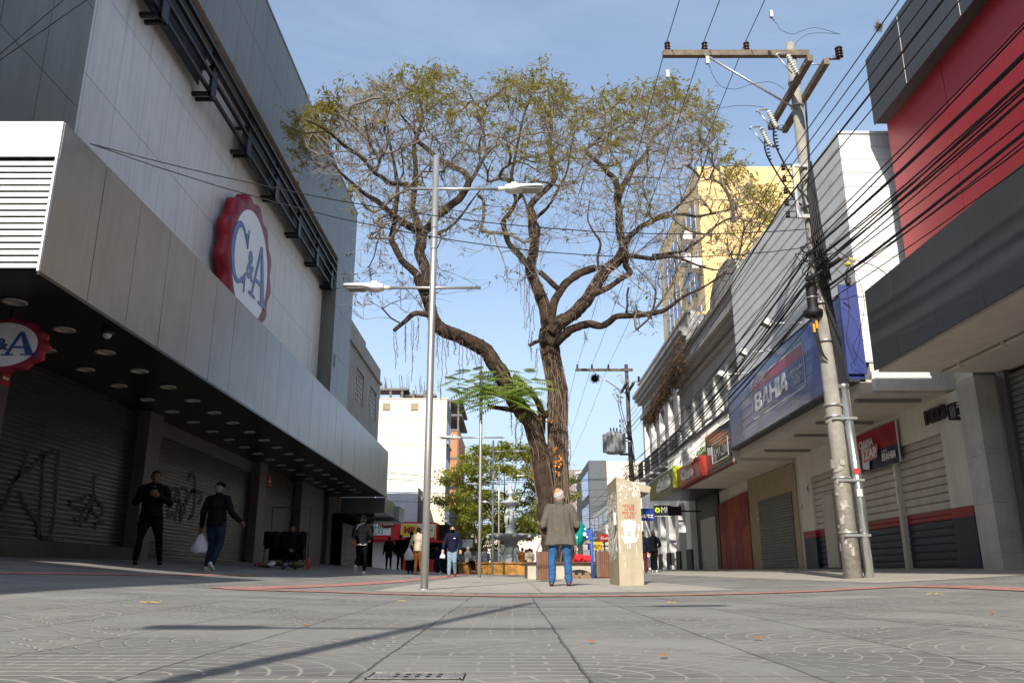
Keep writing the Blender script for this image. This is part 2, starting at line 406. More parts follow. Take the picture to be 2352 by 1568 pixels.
# lighter slabs of the central strip and the right pavement
mb = MB(); sheet(mb, lin(-1.75, 2.85, .4), lin(10.75, 64, .5), .004); tag(mb.build('median_paving', M_beige), kind='structure')
mb = MB(); sheet(mb, lin(4.9, 8.4, .4), lin(11.5, 60, .5), .004); tag(mb.build('pavement', M_beige), kind='structure')
def ground_strip(pts, w, dz, name, m):
    mb = MB(); P = [Vector((p[0], p[1])) for p in pts]; Q = []
    for a, b in zip(P[:-1], P[1:]):
        k = max(1, int((b-a).length/.3))
        for i in range(k): Q.append(a+(b-a)*i/k)
    Q.append(P[-1]); L = []; R = []
    for i, p in enumerate(Q):
        t = (Q[min(i+1, len(Q)-1)]-Q[max(i-1, 0)]).normalized(); n = Vector((-t.y, t.x))*w/2
        for q, o in ((p+n, L), (p-n, R)): o.append((q.x, q.y, gz(q.x, q.y)+dz))
    k = len(Q); mb.smooth = True
    mb.add(L+R, [(i+k, i+1+k, i+1, i) for i in range(k-1)])
    return tag(mb.build(name, m), kind='structure')
def gp(x, y): p = onG(x, y); return (p.x, p.y)
ground_strip([gp(*q) for q in ((512, 1352), (746, 1359), (960, 1365.5), (1176, 1369.5), (1491, 1368), (1700, 1363.5), (1857, 1358.5), (1990, 1351), (2091, 1346.5), (2200, 1348), (2352, 1354))]+[(4.86, 6.4), (4.88, 1.0), (4.9, -6)], .38, .008, 'tactile_strip', M_red)
ground_strip([(-3.24, 9.67), (-2.96, 10.93), (-2.62, 13.5), (-2.42, 17), (-2.3, 24), (-2.3, 40), (-2.3, 62)], .44, .0075, 'tactile_strip', M_red)
ground_strip([(-6.4, 7.5), (-5.85, 9.7), (-5.4, 12.5), (-4.9, 16.5)], .28, .007, 'tactile_strip', M_red)
# register cover set in the paving at the bottom of the frame
c = onG(955, 1556)
M_iron = mat('cast_iron_cover', (.23, .22, .205), .75, metal=.0, var=.5, vscale=18, bump=.6, bscale=60)
M_dark = mat('black_gap', (.012, .012, .013), .8, var=0)
M_leafdry = mat('dry_leaf', (.40, .17, .05), .7, var=.3, vscale=20)
t = thing('drain_cover', 'small rusty metal register cover set in the paving at the bottom of the photo', 'drain cover', (c.x, c.y, gz(c.x, c.y)))
b = MB(); b.box(-.13, -.07, -.02, .13, .07, .004)
for s in (-1, 1): b.box(-.13, s*.07-.005, .004, .13, s*.07+.005, .007); b.box(s*.13-.005, -.075, .004, s*.13+.005, .075, .0075)
b.build('plate', M_iron, t, world=False)
b = MB()
for i in range(5):
    for j in (-1, 1): b.box(-.060+i*.030, j*.028-.010, .0042, -.048+i*.030, j*.028+.010, .0058)
b.build('slots', M_dark, t, world=False)
# litter lying on the paving
M_yel = mat('yellow_wrapper', (.62, .42, .03), .6, var=.2, vscale=30)
for k, (x, y, w, l, m, lab) in enumerate([(922, 1382, .075, .02, M_yel, 'yellow and orange scrap lying on the paving left of centre'),
        (345, 1386, .16, .025, M_yel, 'long yellow scrap on the paving, left part of the foreground'), (1543, 1386, .09, .03, M_yel, 'yellow scrap on the paving in front of the taped pillar'),
        (2148, 1366, .15, .02, M_yel, 'flattened yellow strip on the paving at far right'), (1358, 1479, .03, .02, M_leafdry, 'curled dry leaf right of the middle paving joint'),
        (1742, 1470, .035, .02, M_leafdry, 'orange dry leaf on the right foreground paving'), (2280, 1412, .03, .02, M_leafdry, 'brown dry leaf near the right edge of the paving'),
        (700, 1440, .03, .02, M_leafdry, 'brown dry leaf on the left foreground paving'), (1525, 1512, .03, .018, M_leafdry, 'dry leaf beside the slab joint right of centre')]):
    p = onG(x, y); mb = MB(); mb.smooth = True
    vs = []; n = 6
    for i in range(n+1):
        u = i/n; ww = l*(math.sin(PI*min(max(u, .08), .95)))
        for s in (-1, 1): vs.append((p.x+(u-.5)*w, p.y+s*ww*.9, gz(p.x, p.y)+.006+.010*math.sin(u*7+k)**2+(s > 0)*.004))
    mb.add(vs, [(2*i, 2*i+2, 2*i+3, 2*i+1) for i in range(n)])
    solo(mb, 'litter_scrap' if m is M_yel else 'fallen_leaf', m, lab, 'litter' if m is M_yel else 'leaf', (p.x, p.y, gz(p.x, p.y)), 'scraps and leaves on the paving')

# ================================================================ LEFT: large store
M_green = mat('grey_green_cladding', (.165, .170, .156), .42, var=.12, vscale=.5, streak=.35)
M_white = mat('white_cladding', (.66, .645, .63), .45, var=.08, vscale=.9, streak=.26)
M_soffit_tan = mat('stained_tan_soffit', (.30, .24, .20), .7, var=.25, vscale=1.2, streak=.2)
M_black = mat('black_paint', (.012, .012, .013), .5, var=.1)
M_alu = mat('brushed_aluminium', (.30, .30, .305), .36, metal=.62, var=.12, vscale=1.3, streak=.22, bump=.10, bscale=.8)
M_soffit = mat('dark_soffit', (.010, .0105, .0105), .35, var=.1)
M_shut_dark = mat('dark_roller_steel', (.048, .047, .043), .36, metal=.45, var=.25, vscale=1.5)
M_granite = mat('granite_pillar', (.10, .083, .074), .55, var=.22, vscale=14)
M_plinth = mat('granite_plinth', (.065, .058, .045), .8, var=.4, vscale=3, bump=.3)
M_louv = mat('white_louvre', (.86, .86, .84), .45, var=.04, streak=.10)
M_ring = mat('lamp_ring', (.38, .34, .29), .4, metal=.3, var=0)
XW, XF, XC, XS, XP = -8.5, -7.9, -5.8, -8.42, -8.14
st = thing('department_store', 'big grey green and white clad store with a long metal canopy on the left', 'building', (-8.3, 9.6, 0.2))
b = MB(); b.box(-22, 9.62, -.5, XW-.04, 38.83, 17.9); b.build('core_wall', M_black, st)
b = MB(); MW = FR((XW-.03, 0, 0), 'L')
panels(b, MW, [13.30]+[14.4+1.22*i for i in range(17)]+[35.0], [4.0, 5.9, 9.95, 12.05, 14.2], .03, .014)
b.build('white_cladding', M_white, st)
b = MB(); MF = FR((XF-.03, 0, 0), 'L')
ug = [9.6, 11.45, 13.3]+[14.4+1.22*i for i in range(17)]+[35.04, 36.3, 37.6, 38.85]
panels(b, MF, ug, [14.25, 16.2, 18.15], .03, .014)
panels(b, MF, [9.6, 10.9, 12.1, 13.3], [4.0, 6.4, 8.5, 10.6, 12.6, 14.25], .03, .014)
panels(b, MF, [35.04, 36.3, 37.6, 38.85], [4.0, 6.1, 7.9, 9.9, 12.05, 14.25], .03, .014)
b.box(-8.55, 35.04, 4, XF-.032, 38.84, 18.12); b.box(-8.55, 9.61, 4, XF-.032, 13.29, 18.12); b.box(-8.55, 13.29, 14.27, XF-.032, 35.04, 18.12)
b.box(-9.2, 9.59, 18.12, XF+.02, 38.87, 18.2)
b.build('frame_cladding', M_green, st)
b = MB()
for i in range(len(ug)-1):
    if ug[i] >= 13.2 and ug[i+1] <= 35.1: b.box(XW, ug[i]+.01, 14.235, XF-.02, ug[i+1]-.01, 14.262)
b.build('soffit_panels', M_soffit_tan, st)
# sunshade rails on brackets below the soffit
b = MB()
for z, x in ((12.82, -8.1), (13.17, -8.02), (13.52, -7.96), (13.87, -7.93)):
    b.box(x-.05, 13.4, z-.045, x+.05, 35.0, z+.045)
b.build('sunshade_rails', M_black, st)
for k, y in enumerate([16.1, 19.3, 22.4, 25.5, 28.6, 31.6, 34.4]):
    b = MB(); b.box(XW, y-.05, 12.60, -8.0, y+.05, 12.70); b.box(XW, y+.22, 12.60, -8.0, y+.30, 12.70)
    b.box(-8.06, y-.05, 12.60, -7.98, y+.30, 14.1); b.box(XW, y-.05, 13.4, -8.0, y+.05, 13.47); b.build('sunshade_bracket', M_black, st)
b = MB()
for z, x in ((12.99, -8.2), (13.34, -8.14), (13.69, -8.08)):
    for (a, c2) in ((13.4, 19.2), (22.6, 35.0)):
        b.box(x-.13, a, z-.15, x-.11, c2, z+.13)
b.build('sunshade_blades', M_black, st)
# small vent in the far pilaster
b = MB(); p = onX(768, 829, XF); b.box(XF, p.y-.15, p.z-.28, XF+.012, p.y+.15, p.z+.28); b.build('vent', M_black, st)
# canopy
ZB, ZT = CAMH+3.62, CAMH+5.68
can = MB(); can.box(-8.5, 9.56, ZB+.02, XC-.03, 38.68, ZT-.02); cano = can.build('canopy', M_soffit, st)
b = MB(); us = [9.53]
rr = random.Random(4)
while us[-1] < 37.6: us.append(us[-1]+1.16)
us[-1] = 38.7
MFa = FR((XC-.03, 0, 0), 'L')
for i in range(len(us)-1):       # slightly uneven aluminium sheets
    t0, t1 = rr.uniform(-.004, .004), rr.uniform(-.004, .004)
    a, c2 = us[i]+.006, us[i+1]-.006
    b.add([MFa @ Vector(q) for q in ((a, ZB, t0), (c2, ZB, t1), (c2, ZT, t0*.4), (a, ZT, -t1), (a, ZB, .03+t0), (c2, ZB, .03+t1), (c2, ZT, .03+t0*.4), (a, ZT, .03-t1))],
          [(0,3,2,1), (4,5,6,7), (0,1,5,4), (1,2,6,5), (2,3,7,6), (3,0,4,7)])
b.build('fascia', M_alu, cano)
b = MB(); b.box(XC-.02, 9.5, ZB-.05, XC+.012, 38.7, ZB-.004); b.box(-8.4, 38.7, ZB, XC, 38.72, ZT); b.build('edge_trim', M_soffit, cano)
# louvred sunlit end of the canopy
b = MB(); MC = FR((0, 9.535, 0), 'C')
b.box(-8.5, ZT-.50, 0, XC-.008, ZT, .03, MC)
n = 17; zz = [ZB+.03+(ZT-.55-ZB-.03)*i/n for i in range(n+1)]
for i in range(n):
    b.add([MC @ Vector(q) for q in ((-8.5, zz[i]+.012, .035), (XC-.04, zz[i]+.012, .035), (XC-.04, zz[i+1]-.012, .012), (-8.5, zz[i+1]-.012, .012), (-8.5, zz[i]+.012, 0), (XC-.04, zz[i]+.012, 0))],
          [(0,1,2,3), (4,5,1,0)])
b.box(XC-.03, ZB, -.01, XC-.004, ZT-.50, .04, MC)
b.build('louvred_end', M_louv, cano)
# downlights
r1 = [(104,327),(405,498),(657,638),(865,752),(1044,854),(1199,940),(1331,1014),(1451,1081),(1555,1140),(1648,1194),(1731,1240),(1809,1277),(1873,1315)]
r2 = [(318,634),(547,748),(742,848),(918,933),(1070,1009),(1202,1076),(1322,1136),(1426,1189),(1520,1234),(1607,1273),(1680,1310)]
def z2D(x, y): return x/1.568/1.7415, (1000+y/1.568)/1.7415
A = [onZ(*z2D(*q), ZB) for q in r1]; Bq = [onZ(*z2D(*q), ZB) for q in r2]
def fitline(P):
    n = len(P); d = (P[8].y-P[1].y)/7; return sum(p.x for p in P[:9])/9, P[1].y-d, d
xa, ya, da = fitline(A); xb, yb, db = fitline(Bq)
lamp = None
for (x0, y0, d0) in ((xa, ya, da), (xb, yb, db)):
    k = 0
    while y0+k*d0 < 37.8:
        yy = y0+k*d0; k += 1
        if yy < 9.9: continue
        if lamp is None:
            b = MB(); b.lathe([(.155, 0), (.165, -.018), (.135, -.03), (.115, -.012), (.10, .012), (.02, .014)], (0, 0, 0), 20)
            b.v = [(p[0]+x0, p[1]+yy, p[2]+ZB+.012) for p in b.v]; lamp = b.build('downlight', M_ring, st); lx, ly = x0, yy
        else:
            c2 = lamp.copy(); COL.objects.link(c2); c2.parent = st; c2.location = (x0-lx, yy-ly, 0)
# ground floor: recessed shutters between granite pillars
zg = lambda y: gz(-8.3, y)
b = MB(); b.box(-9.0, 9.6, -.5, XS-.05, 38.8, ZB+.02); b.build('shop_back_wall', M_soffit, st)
def wall_shutter(y0, y1, z0, z1, m, kind=0, pitch=.085, X=XS, parent=st, name='roller_shutter', depth=.02):
    b = MB(); shutter(b, FR((X, y0, z0), 'L'), y1-y0, z1-z0, pitch, depth, kind); return b.build(name, m, parent)
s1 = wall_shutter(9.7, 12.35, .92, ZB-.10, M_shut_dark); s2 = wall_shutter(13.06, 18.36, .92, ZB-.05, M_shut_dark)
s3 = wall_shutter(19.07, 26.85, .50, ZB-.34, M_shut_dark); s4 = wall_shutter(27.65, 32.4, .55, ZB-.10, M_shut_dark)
for (y0, y1) in ((12.35, 13.06), (18.36, 19.07), (26.85, 27.65), (32.4, 36.2)):
    b = MB(); b.box(XS-.1, y0, .2, XP, y1, ZB+.01); b.box(XS-.1, y0-.003, 1.9, XP+.003, y1+.003, 1.91)
    b.build('pillar', M_granite, st)
b = MB(); b.box(XS-.1, 9.6, .1, -8.17, 12.345, .92); b.box(XS-.1, 13.065, .1, -8.17, 18.355, .92); b.build('plinth', M_plinth, st)
b = MB(); b.box(XS-.1, 19.08, ZB-.34, XS+.02, 26.84, ZB+.01); b.build('lintel', M_granite, st)
# spray painted tags on the shutters
M_spray = mat('black_spray_paint', (.006, .006, .006), .6, var=0)
def zD(x, y, x0, y0, s): return (x0+x/s)/1.7415, (y0+y/s)/1.7415
def graffiti(strokes, x0, y0, s, w, parent, X=XS+.026):
    b = MB()
    for st_ in strokes:
        P = [onX(*zD(x, y, x0, y0, s), X) for x, y in st_]
        P = smooth_path([(p.y, p.z, 0) for p in P], 5)
        ribbon(b, [(p[0], p[1]) for p in P], w, FR((X, 0, 0), 'L'), 0)
    b.build('graffiti', M_spray, parent)
graffiti([[(300,0),(260,130),(200,260),(150,320),(80,520),(20,620)], [(570,0),(420,90),(330,180),(220,250),(150,330)], [(450,0),(455,120),(440,500),(420,700),(425,920)],
          [(625,0),(600,250),(580,600),(540,880)], [(220,430),(260,560),(370,720),(400,800),(415,900),(560,930)],
          [(905,455),(870,510),(810,530),(745,530),(745,570),(790,600),(890,605),(950,540),(970,460)], [(1000,260),(985,340),(990,460),(1030,540),(1080,590),(1080,660),(1040,690),(980,650),(940,620)],
          [(985,545),(960,610),(930,690),(895,745)], [(890,610),(860,670),(850,800)], [(780,680),(795,760)], [(1000,830),(1010,770),(1050,750),(1100,760)]], 0, 1800, 2.6133, .065, s2, XS+.034)
graffiti([[(1660,600),(1690,540),(1740,420),(1760,560),(1770,690),(1820,640)], [(1745,425),(1840,415),(1830,500),(1790,600)], [(1850,410),(1960,410),(1950,560),(2010,430),(2040,450),(2030,640),(1980,720)],
          [(1880,430),(1870,560),(1830,740)], [(1840,520),(1900,560),(1890,750),(1930,560),(1940,680)], [(2000,430),(2100,440),(2110,500),(2080,560)], [(1970,320),(2000,240),(2040,300),(2040,420)]], 0, 1800, 2.6133, .09, s3, XS+.034)

# scalloped round store sign on the white wall
M_srd = mat('sign_red_acrylic', (.30, .008, .02), .4, var=.05, vscale=1, coat=.0)
M_sprl = mat('sign_crimson_face', (.24, .022, .045), .5, var=.05, vscale=1, coat=.0, spec=.3)
M_swh = mat('sign_white_face', (.80, .80, .82), .35, var=.02)
M_sbl = mat('sign_blue_letters', (.035, .085, .27), .35, var=.03)
def seal(name, label, M, R, depth, ex=1.0, letters=True, group=None, lobes=13):
    o = M.to_translation(); t = thing(name, label, 'sign', tuple(o), group=group)
    poly = []
    for i in range(156):
        a = TH*i/156; r = R*(1-.045+.045*math.cos(a*lobes+.5)); poly.append((r*math.cos(a)*ex, r*math.sin(a)))
    b = MB(); b.prism(poly, M, -depth, -.02)
    for f in range(len(b.sm)): b.sm[f] = len(b.f[f]) == 4
    b.build('sign_case', M_srd, t)
    b = MB()
    k = len(poly); ins = [(u*.97, v*.97) for u, v in poly]; inner = []
    for i in range(156):
        a = TH*i/156; inner.append((R*.78*math.cos(a)*ex*.99, R*.78*math.sin(a)))
    b.smooth = True
    vs = [M @ Vector((u, v, -.02)) for u, v in poly] + [M @ Vector((u, v, .03)) for u, v in ins] + [M @ Vector((u, v, .015)) for u, v in inner]
    b.add(vs, [(i, (i+1) % k, (i+1) % k+k, i+k) for i in range(k)] + [(i+k, (i+1) % k+k, (i+1) % k+2*k, i+2*k) for i in range(k)])
    b.build('sign_rim', M_sprl, t)
    b = MB(); b.prism([(u, v) for u, v in inner], M, 0, .018); b.build('sign_face', M_swh, t)
    b = MB(); s = R/2.2*1.07
    def cser(u, v): return (u*s*ex, v*s)
    # serif capital C
    outer = [(-.60, .60), (-.66, .98), (-.74, .80)]
    C = []
    for i in range(33):
        a = math.radians(48+(312-48)*i/32); C.append((-1.05+.66*math.cos(a), .02+.88*math.sin(a)))
    Ci = []
    for i in range(33):
        a = math.radians(310-(310-50)*i/32); Ci.append((-.98+.46*math.cos(a), .02+.74*math.sin(a)))
    C2 = C+[(-.55, -.86), (-.50, -.86), (-.46, -.42), (-.52, -.42)]+Ci[2:-2]+[(-.52, .42), (-.46, .42), (-.46, .90), (-.52, .90)]
    tri = []
    n = len(C)
    for i in range(n-1): tri.append([C[i], C[i+1], Ci[n-2-i], Ci[n-1-i]])
    tri += [[(-.46, .36), (-.40, .36), (-.40, .92), (-.46, .92)], [(-.66, .62), (-.44, .36), (-.44, .60), (-.60, .76)], [(-.46, -.92), (-.40, -.92), (-.40, -.36), (-.46, -.36)], [(-.66, -.60), (-.60, -.74), (-.44, -.60), (-.44, -.36)]]
    # serif capital A
    tri += [[(.72, .90), (.86, .90), (.33, -.72), (.20, -.72)], [(.74, .92), (.90, .92), (1.48, -.72), (1.12, -.72)],
            [(.46, -.16), (1.10, -.16), (1.10, -.27), (.44, -.27)], [(.0, -.72), (.56, -.72), (.56, -.80), (.0, -.80)], [(.90, -.72), (1.66, -.72), (1.66, -.80), (.90, -.80)]]
    for kq, q in enumerate(tri):
        ar = sum(q[i][0]*q[(i+1) % 4][1]-q[(i+1) % 4][0]*q[i][1] for i in range(4))
        if ar < 0: q = q[::-1]
        b.prism([cser(*p) for p in q], M, .02, .032+.0006*(kq % 7)+(.005 if kq >= 32 else 0))
    letter(b, '&', M, -.34*s*ex, -.42*s, .62*s*ex, .86*s, .021, .030, bold=.03)
    b.build('lettering', M_sbl, t)
    return t
seal('round_sign', 'large scalloped red and white disc sign with blue letters high on the white wall', FR((-8.0, 23.65, CAMH+9.15), 'L'), 2.2, .34)
t2 = seal('hanging_sign', 'small dark red oval sign hung under the canopy at the left edge', FR((-7.03, 11.0, CAMH+3.1), 'C'), .40, .10, ex=1.55)
b = MB(); b.cyl((-7.03, 11.05, CAMH+3.45), (-7.03, 11.05, ZB), .015, 8); b.build('hanger', M_black, t2)
# dome camera under the canopy edge
p = onZ(248, 757, ZB-.02); t = thing('security_camera', 'white dome security camera under the edge of the dark canopy', 'security camera', (p.x, p.y, ZB-.02))
b = MB(); b.lathe([(.10, 0), (.10, -.05), (.085, -.07), (.0, -.07)], (0, 0, 0), 18); b.build('base', M_black, t, world=False)
b = MB(); b.ell((0, 0, -.075), (.065, .065, .07)); b.build('dome', mat('camera_white', (.55, .55, .53), .2, var=0), t, world=False)
# red notice plates on the pillars
M_notice = mat('red_notice', (.50, .02, .03), .5, var=.1)
for (x, y, w, h, lab) in ((12, 869, .22, .22, 'red notice plate on the leftmost granite pillar'), (619, 1105, .34, .34, 'small red notice on the pillar behind the vendor cart')):
    p = onX(x, y, XP+.006); mb = MB(); M = FR(p, 'L'); mb.box(-w/2, -h/2, 0, w/2, h/2, .008, M); mb.cur = 1; mb.box(-w*.35, -.015, .009, w*.35, .02, .010, M)
    solo(mb, 'notice_plate', [M_notice, M_swh], lab, 'notice', tuple(p))
# ================================================================ RIGHT: row of shops
def z7(x, y): return (2596+x/1.568)/1.7415, (1000+y/1.568)/1.7415
def zR(x, y): return (3200+x/2.614)/1.7415, (1400+y/2.614)/1.7415
M_anth = mat('anthracite_panel', (.072, .073, .076), .45, var=.12, vscale=1.2, streak=.15, bump=.06, bscale=.9)
M_redbk = mat('dark_backing', (.02, .02, .022), .8, var=0)
M_cream = mat('off_white_render', (.62, .585, .52), .8, var=.10, vscale=1.2, streak=.25, bump=.1)
M_ceil = mat('canopy_ceiling_paint', (.50, .46, .40), .75, var=.12, vscale=.9, streak=.12)
M_marble = mat('grey_marble', (.40, .385, .365), .35, var=.22, vscale=2.2, streak=.25)
M_sid = mat('white_siding', (.74, .74, .73), .45, var=.05, streak=.12)
M_navy = mat('navy_paint', (.012, .018, .042), .5, var=.25, vscale=2)
M_redp = mat('red_band_paint', (.26, .018, .02), .5, var=.2, vscale=2)
M_shut_l = mat('cream_roller_steel', (.46, .42, .36), .5, metal=.1, var=.15, vscale=1.5, streak=.25)
M_tan = mat('tan_render', (.33, .265, .17), .8, var=.12, streak=.15)
M_fluo = mat('unlit_tube_fitting', (.20, .19, .17), .4, var=.1)
M_wred = mat('white_joint', (.72, .70, .68), .6, var=0)
# perforated red sheet
def perforated():
    m = bpy.data.materials.new('perforated_red_sheet'); m.use_nodes = True; nt = m.node_tree; B = nt.nodes['Principled BSDF']
    B.inputs['Roughness'].default_value = .42; B.inputs['Metallic'].default_value = .15
    tc = N(nt, 'ShaderNodeTexCoord'); sp = N(nt, 'ShaderNodeSeparateXYZ'); nt.links.new(tc.outputs['Object'], sp.inputs[0])
    p = .042
    y = mth(nt, 'DIVIDE', sp.outputs[1], p); z = mth(nt, 'DIVIDE', sp.outputs[2], p*.87)
    row = mth(nt, 'FLOOR', z); yo = mth(nt, 'ADD', y, mth(nt, 'MULTIPLY', mth(nt, 'FLOORED_MODULO', row, 2.0), .5))
    fy = mth(nt, 'SUBTRACT', mth(nt, 'FRACT', yo), .5); fz = mth(nt, 'SUBTRACT', mth(nt, 'FRACT', z), .5)
    r = mth(nt, 'SQRT', mth(nt, 'ADD', mth(nt, 'MULTIPLY', fy, fy), mth(nt, 'MULTIPLY', fz, fz)))
    hole = mth(nt, 'LESS_THAN', r, .30)
    n = N(nt, 'ShaderNodeTexNoise'); n.inputs['Scale'].default_value = .7; n.inputs['Detail'].default_value = 3; nt.links.new(tc.outputs['Object'], n.inputs['Vector'])
    c = N(nt, 'ShaderNodeMixRGB'); c.inputs[1].default_value = (.50, .022, .034, 1); c.inputs[2].default_value = (.62, .045, .055, 1); nt.links.new(n.outputs[0], c.inputs[0])
    k = N(nt, 'ShaderNodeMixRGB'); k.inputs[2].default_value = (.035, .004, .006, 1); nt.links.new(c.outputs[0], k.inputs[1]); nt.links.new(mth(nt, 'MULTIPLY', hole, .9), k.inputs[0])
    nt.links.new(k.outputs[0], B.inputs['Base Color']); return m
M_perf = perforated()

rs = thing('red_clad_shop', 'shop with red perforated facade between dark grey bands at the right edge', 'building', (8.1, 13.3, .3))
Z = lambda z: z+CAMH
b = MB(); b.box(7.50, -3, Z(4.6), 20, 14.56, Z(10.0)); b.box(8.16, -3, -.5, 20, 13.28, Z(4.6)); b.build('core_wall', M_redbk, rs)
b = MB()
for (y0, y1) in ((-2.9, 2.2), (2.22, 5.5), (5.52, 9.0), (9.02, 12.46), (12.48, 14.58)): b.box(7.44, y0, Z(4.72), 7.47, y1, Z(8.70))
b.build('perforated_facade', M_perf, rs)
b = MB(); MR = FR((7.21, 0, 0), 'R')
ys = [-14.58, -13.16, -11.28, -9.4, -7.55, -5.7, -3.8, 0, 3]
panels(b, MR, ys, [Z(8.63), Z(10.07)], .03, .012); b.box(7.215, -3, Z(8.65), 8.6, 14.565, Z(10.06)); b.box(7.19, -3, Z(10.07), 8.6, 14.60, Z(10.12))
bd = b.build('upper_band', M_anth, rs)
for y in ys[1:-1]: b = MB(); b.box(7.176, -y-.006, Z(8.65), 7.20, -y+.006, Z(10.06)); b.build('panel_joint', M_wred, bd)
b = MB(); panels(b, FR((6.03, 0, 0), 'R'), [-13.3, -12.35, -11.15, -9.95, -8.75, -7.55, -6.35, -5.1, -3, 0, 3], [Z(3.30), Z(4.69)], .03, .010)
b.box(6.03, -3, Z(3.35), 8.1, 13.28, Z(4.67)); cn = b.build('canopy', M_anth, rs)
b = MB(); b.box(6.06, -3, Z(3.27), 8.15, 13.27, Z(3.345)); b.build('ceiling', M_ceil, cn)
b = MB(); b.cyl((7.05, -3, Z(3.22)), (7.05, 13.2, Z(3.22)), .025, 8)
for y in (12.6, 11.4, 10.2, 9.0): b.box(7.02, y-.03, Z(3.18), 7.08, y+.03, Z(3.27))
b.build('conduit', M_ceil, cn)
b = MB(); shutter(b, FR((8.12, 13.1, .2), 'R'), 6.6, Z(3.2)-.2, .095, .025, 1); b.build('roller_shutter', mat('grey_roller_steel', (.145, .138, .125), .45, metal=.2, var=.2), rs)
b = MB(); b.box(8.02, 13.1, .2, 8.16, 13.32, Z(3.28)); b.build('shutter_guide', M_anth, rs)
# marble clad column
col = thing('marble_column', 'pale marble clad column beside the dark shutter at far right', 'column', (7.9, 13.75, .4))
rr = random.Random(3)
b = MB()
zc = -.1; 
while zc < Z(3.2):
    z1 = min(zc+.78, Z(3.27)); e = rr.uniform(0, .006)
    b.box(7.72-e, 13.45, zc+.002, 8.15, 13.95, z1-.002); b.box(7.86-e, 13.96, zc+.1, 8.15, 14.28, z1+.1 if z1 < Z(3.1) else z1); zc = z1
b.build('marble_slabs', M_marble, col)

# furniture store with blue sign
bs = thing('furniture_store', 'shop with white ribbed cladding and a long navy blue sign over cream shutters', 'building', (8.1, 15, .4))
b = MB(); b.box(8.2, 14.3, -.5, 20, 23.6, Z(8.0)); b.box(6.72, 15.06, Z(3.6), 8.3, 23.6, Z(8.4)); b.build('core_wall', M_cream, bs)
b = MB(); shutter(b, FR((6.66, 23.6, Z(4.3)), 'R'), 8.6, 4.40, .29, .028, 2); b.build('ribbed_cladding', M_sid, bs)
b = MB(); M = FR((6.635, 15.03, Z(3.9)), 'C'); shutter(b, M, 1.06, 4.79, .29, .014, 2); b.build('side_cladding', M_sid, bs)
b = MB(); b.box(6.62, 14.99, Z(8.69), 7.72, 23.6, Z(8.74)); b.box(7.70, 15.0, Z(3.5), 7.86, 15.3, Z(8.5)); b.build('parapet_cap', M_sid, bs)
b = MB(); b.box(6.5, 15.03, Z(3.30), 8.2, 23.6, Z(3.56)); cn = b.build('canopy_slab', M_ceil, bs)
b = MB(); shutter(b, FR((6.72, 14.97, Z(3.36)), 'C'), 1.4, .34, .34, .02, 2)
for i in range(56): b.box(6.73+i*.025, 14.93, Z(3.37), 6.742+i*.025, 14.955, Z(3.69))
b.box(6.7, 14.955, Z(3.35), 8.2, 15.02, Z(3.71)); b.build('canopy_end', M_sid, cn)
b = MB()
for (x0, y0, x1, y1) in ((570, 525, 1250, 525), (170, 755, 850, 715)):
    a = onZ(*zR(x0, y0), Z(3.28)); c = onZ(*zR(x1, y1), Z(3.28)); b.box(max(a.x, 6.6), a.y-.06, Z(3.24), min(c.x, 8.0), a.y+.06, Z(3.298))
for (x0, y0) in ((880, 1160), (730, 1255)):
    a = onZ(*z7(x0, y0), Z(3.28)); b.box(6.75, a.y-.06, Z(3.24), 7.95, a.y+.06, Z(3.298))
b.build('tube_fittings', M_fluo, cn)
b = MB()
XR = 8.1
def wbox(y0, y1, z0, z1, x=XR): b.box(x, y0, z0, 8.3, y1, z1)
wbox(14.3, 23.55, 2.93, Z(3.3)); wbox(14.3, 15.5, 1.525, 2.93); wbox(22.6, 23.55, 1.525, 2.93)
b.build('front_wall', M_cream, bs)
for (ya, yb) in ((14.75, 15.5), (22.6, 23.52)):
    b = MB(); wbox(ya, yb, .0, 1.345, XR-.004); b.build('navy_dado', M_navy, bs)
    b = MB(); wbox(ya, yb, 1.345, 1.525, XR-.004); b.build('red_dado_band', M_redp, bs)
for (ya, yb) in ((15.5, 17.45), (17.6, 20.0), (20.15, 22.6)):
    f = MB(); shutter(f, FR((8.19, yb, 1.525), 'R'), yb-ya, 1.405, .156, .03, 1); sh = f.build('roller_shutter', M_shut_l, bs)
    f = MB(); shutter(f, FR((8.189, yb, 1.345), 'R'), yb-ya, .18, .09, .014, 1); f.build('red_slats', M_redp, sh)
    f = MB(); shutter(f, FR((8.189, yb, .2), 'R'), yb-ya, 1.145, .143, .014, 1); f.build('navy_slats', M_navy, sh)
for y in (17.52, 20.07): b = MB(); b.box(8.08, y-.07, .2, 8.2, y+.07, 2.93); b.build('shutter_post', M_ceil, bs)
p = onX(*zD(1160, 450, 2596, 1731, 1.568), 8.13)
b = MB(); b.box(8.11, 21.2, .55, 8.16, 21.95, 2.35); b.build('wicket_door', M_shut_l, bs)
for (z, h, k) in ((2.35, .22, 0), (2.1, .15, 1), (1.78, .3, 2)):   # torn paper scraps on the shutter post
    b = MB(); b.prism([(-.05, 0), (.03, -.02), (.05, h*.5), (.02, h), (-.04, h*.9)], FR((8.07, 17.52, z), 'R'), 0, .006); b.build('torn_paper', mat('torn_white_paper', (.70, .69, .66), .8, var=.2, vscale=12), bs)

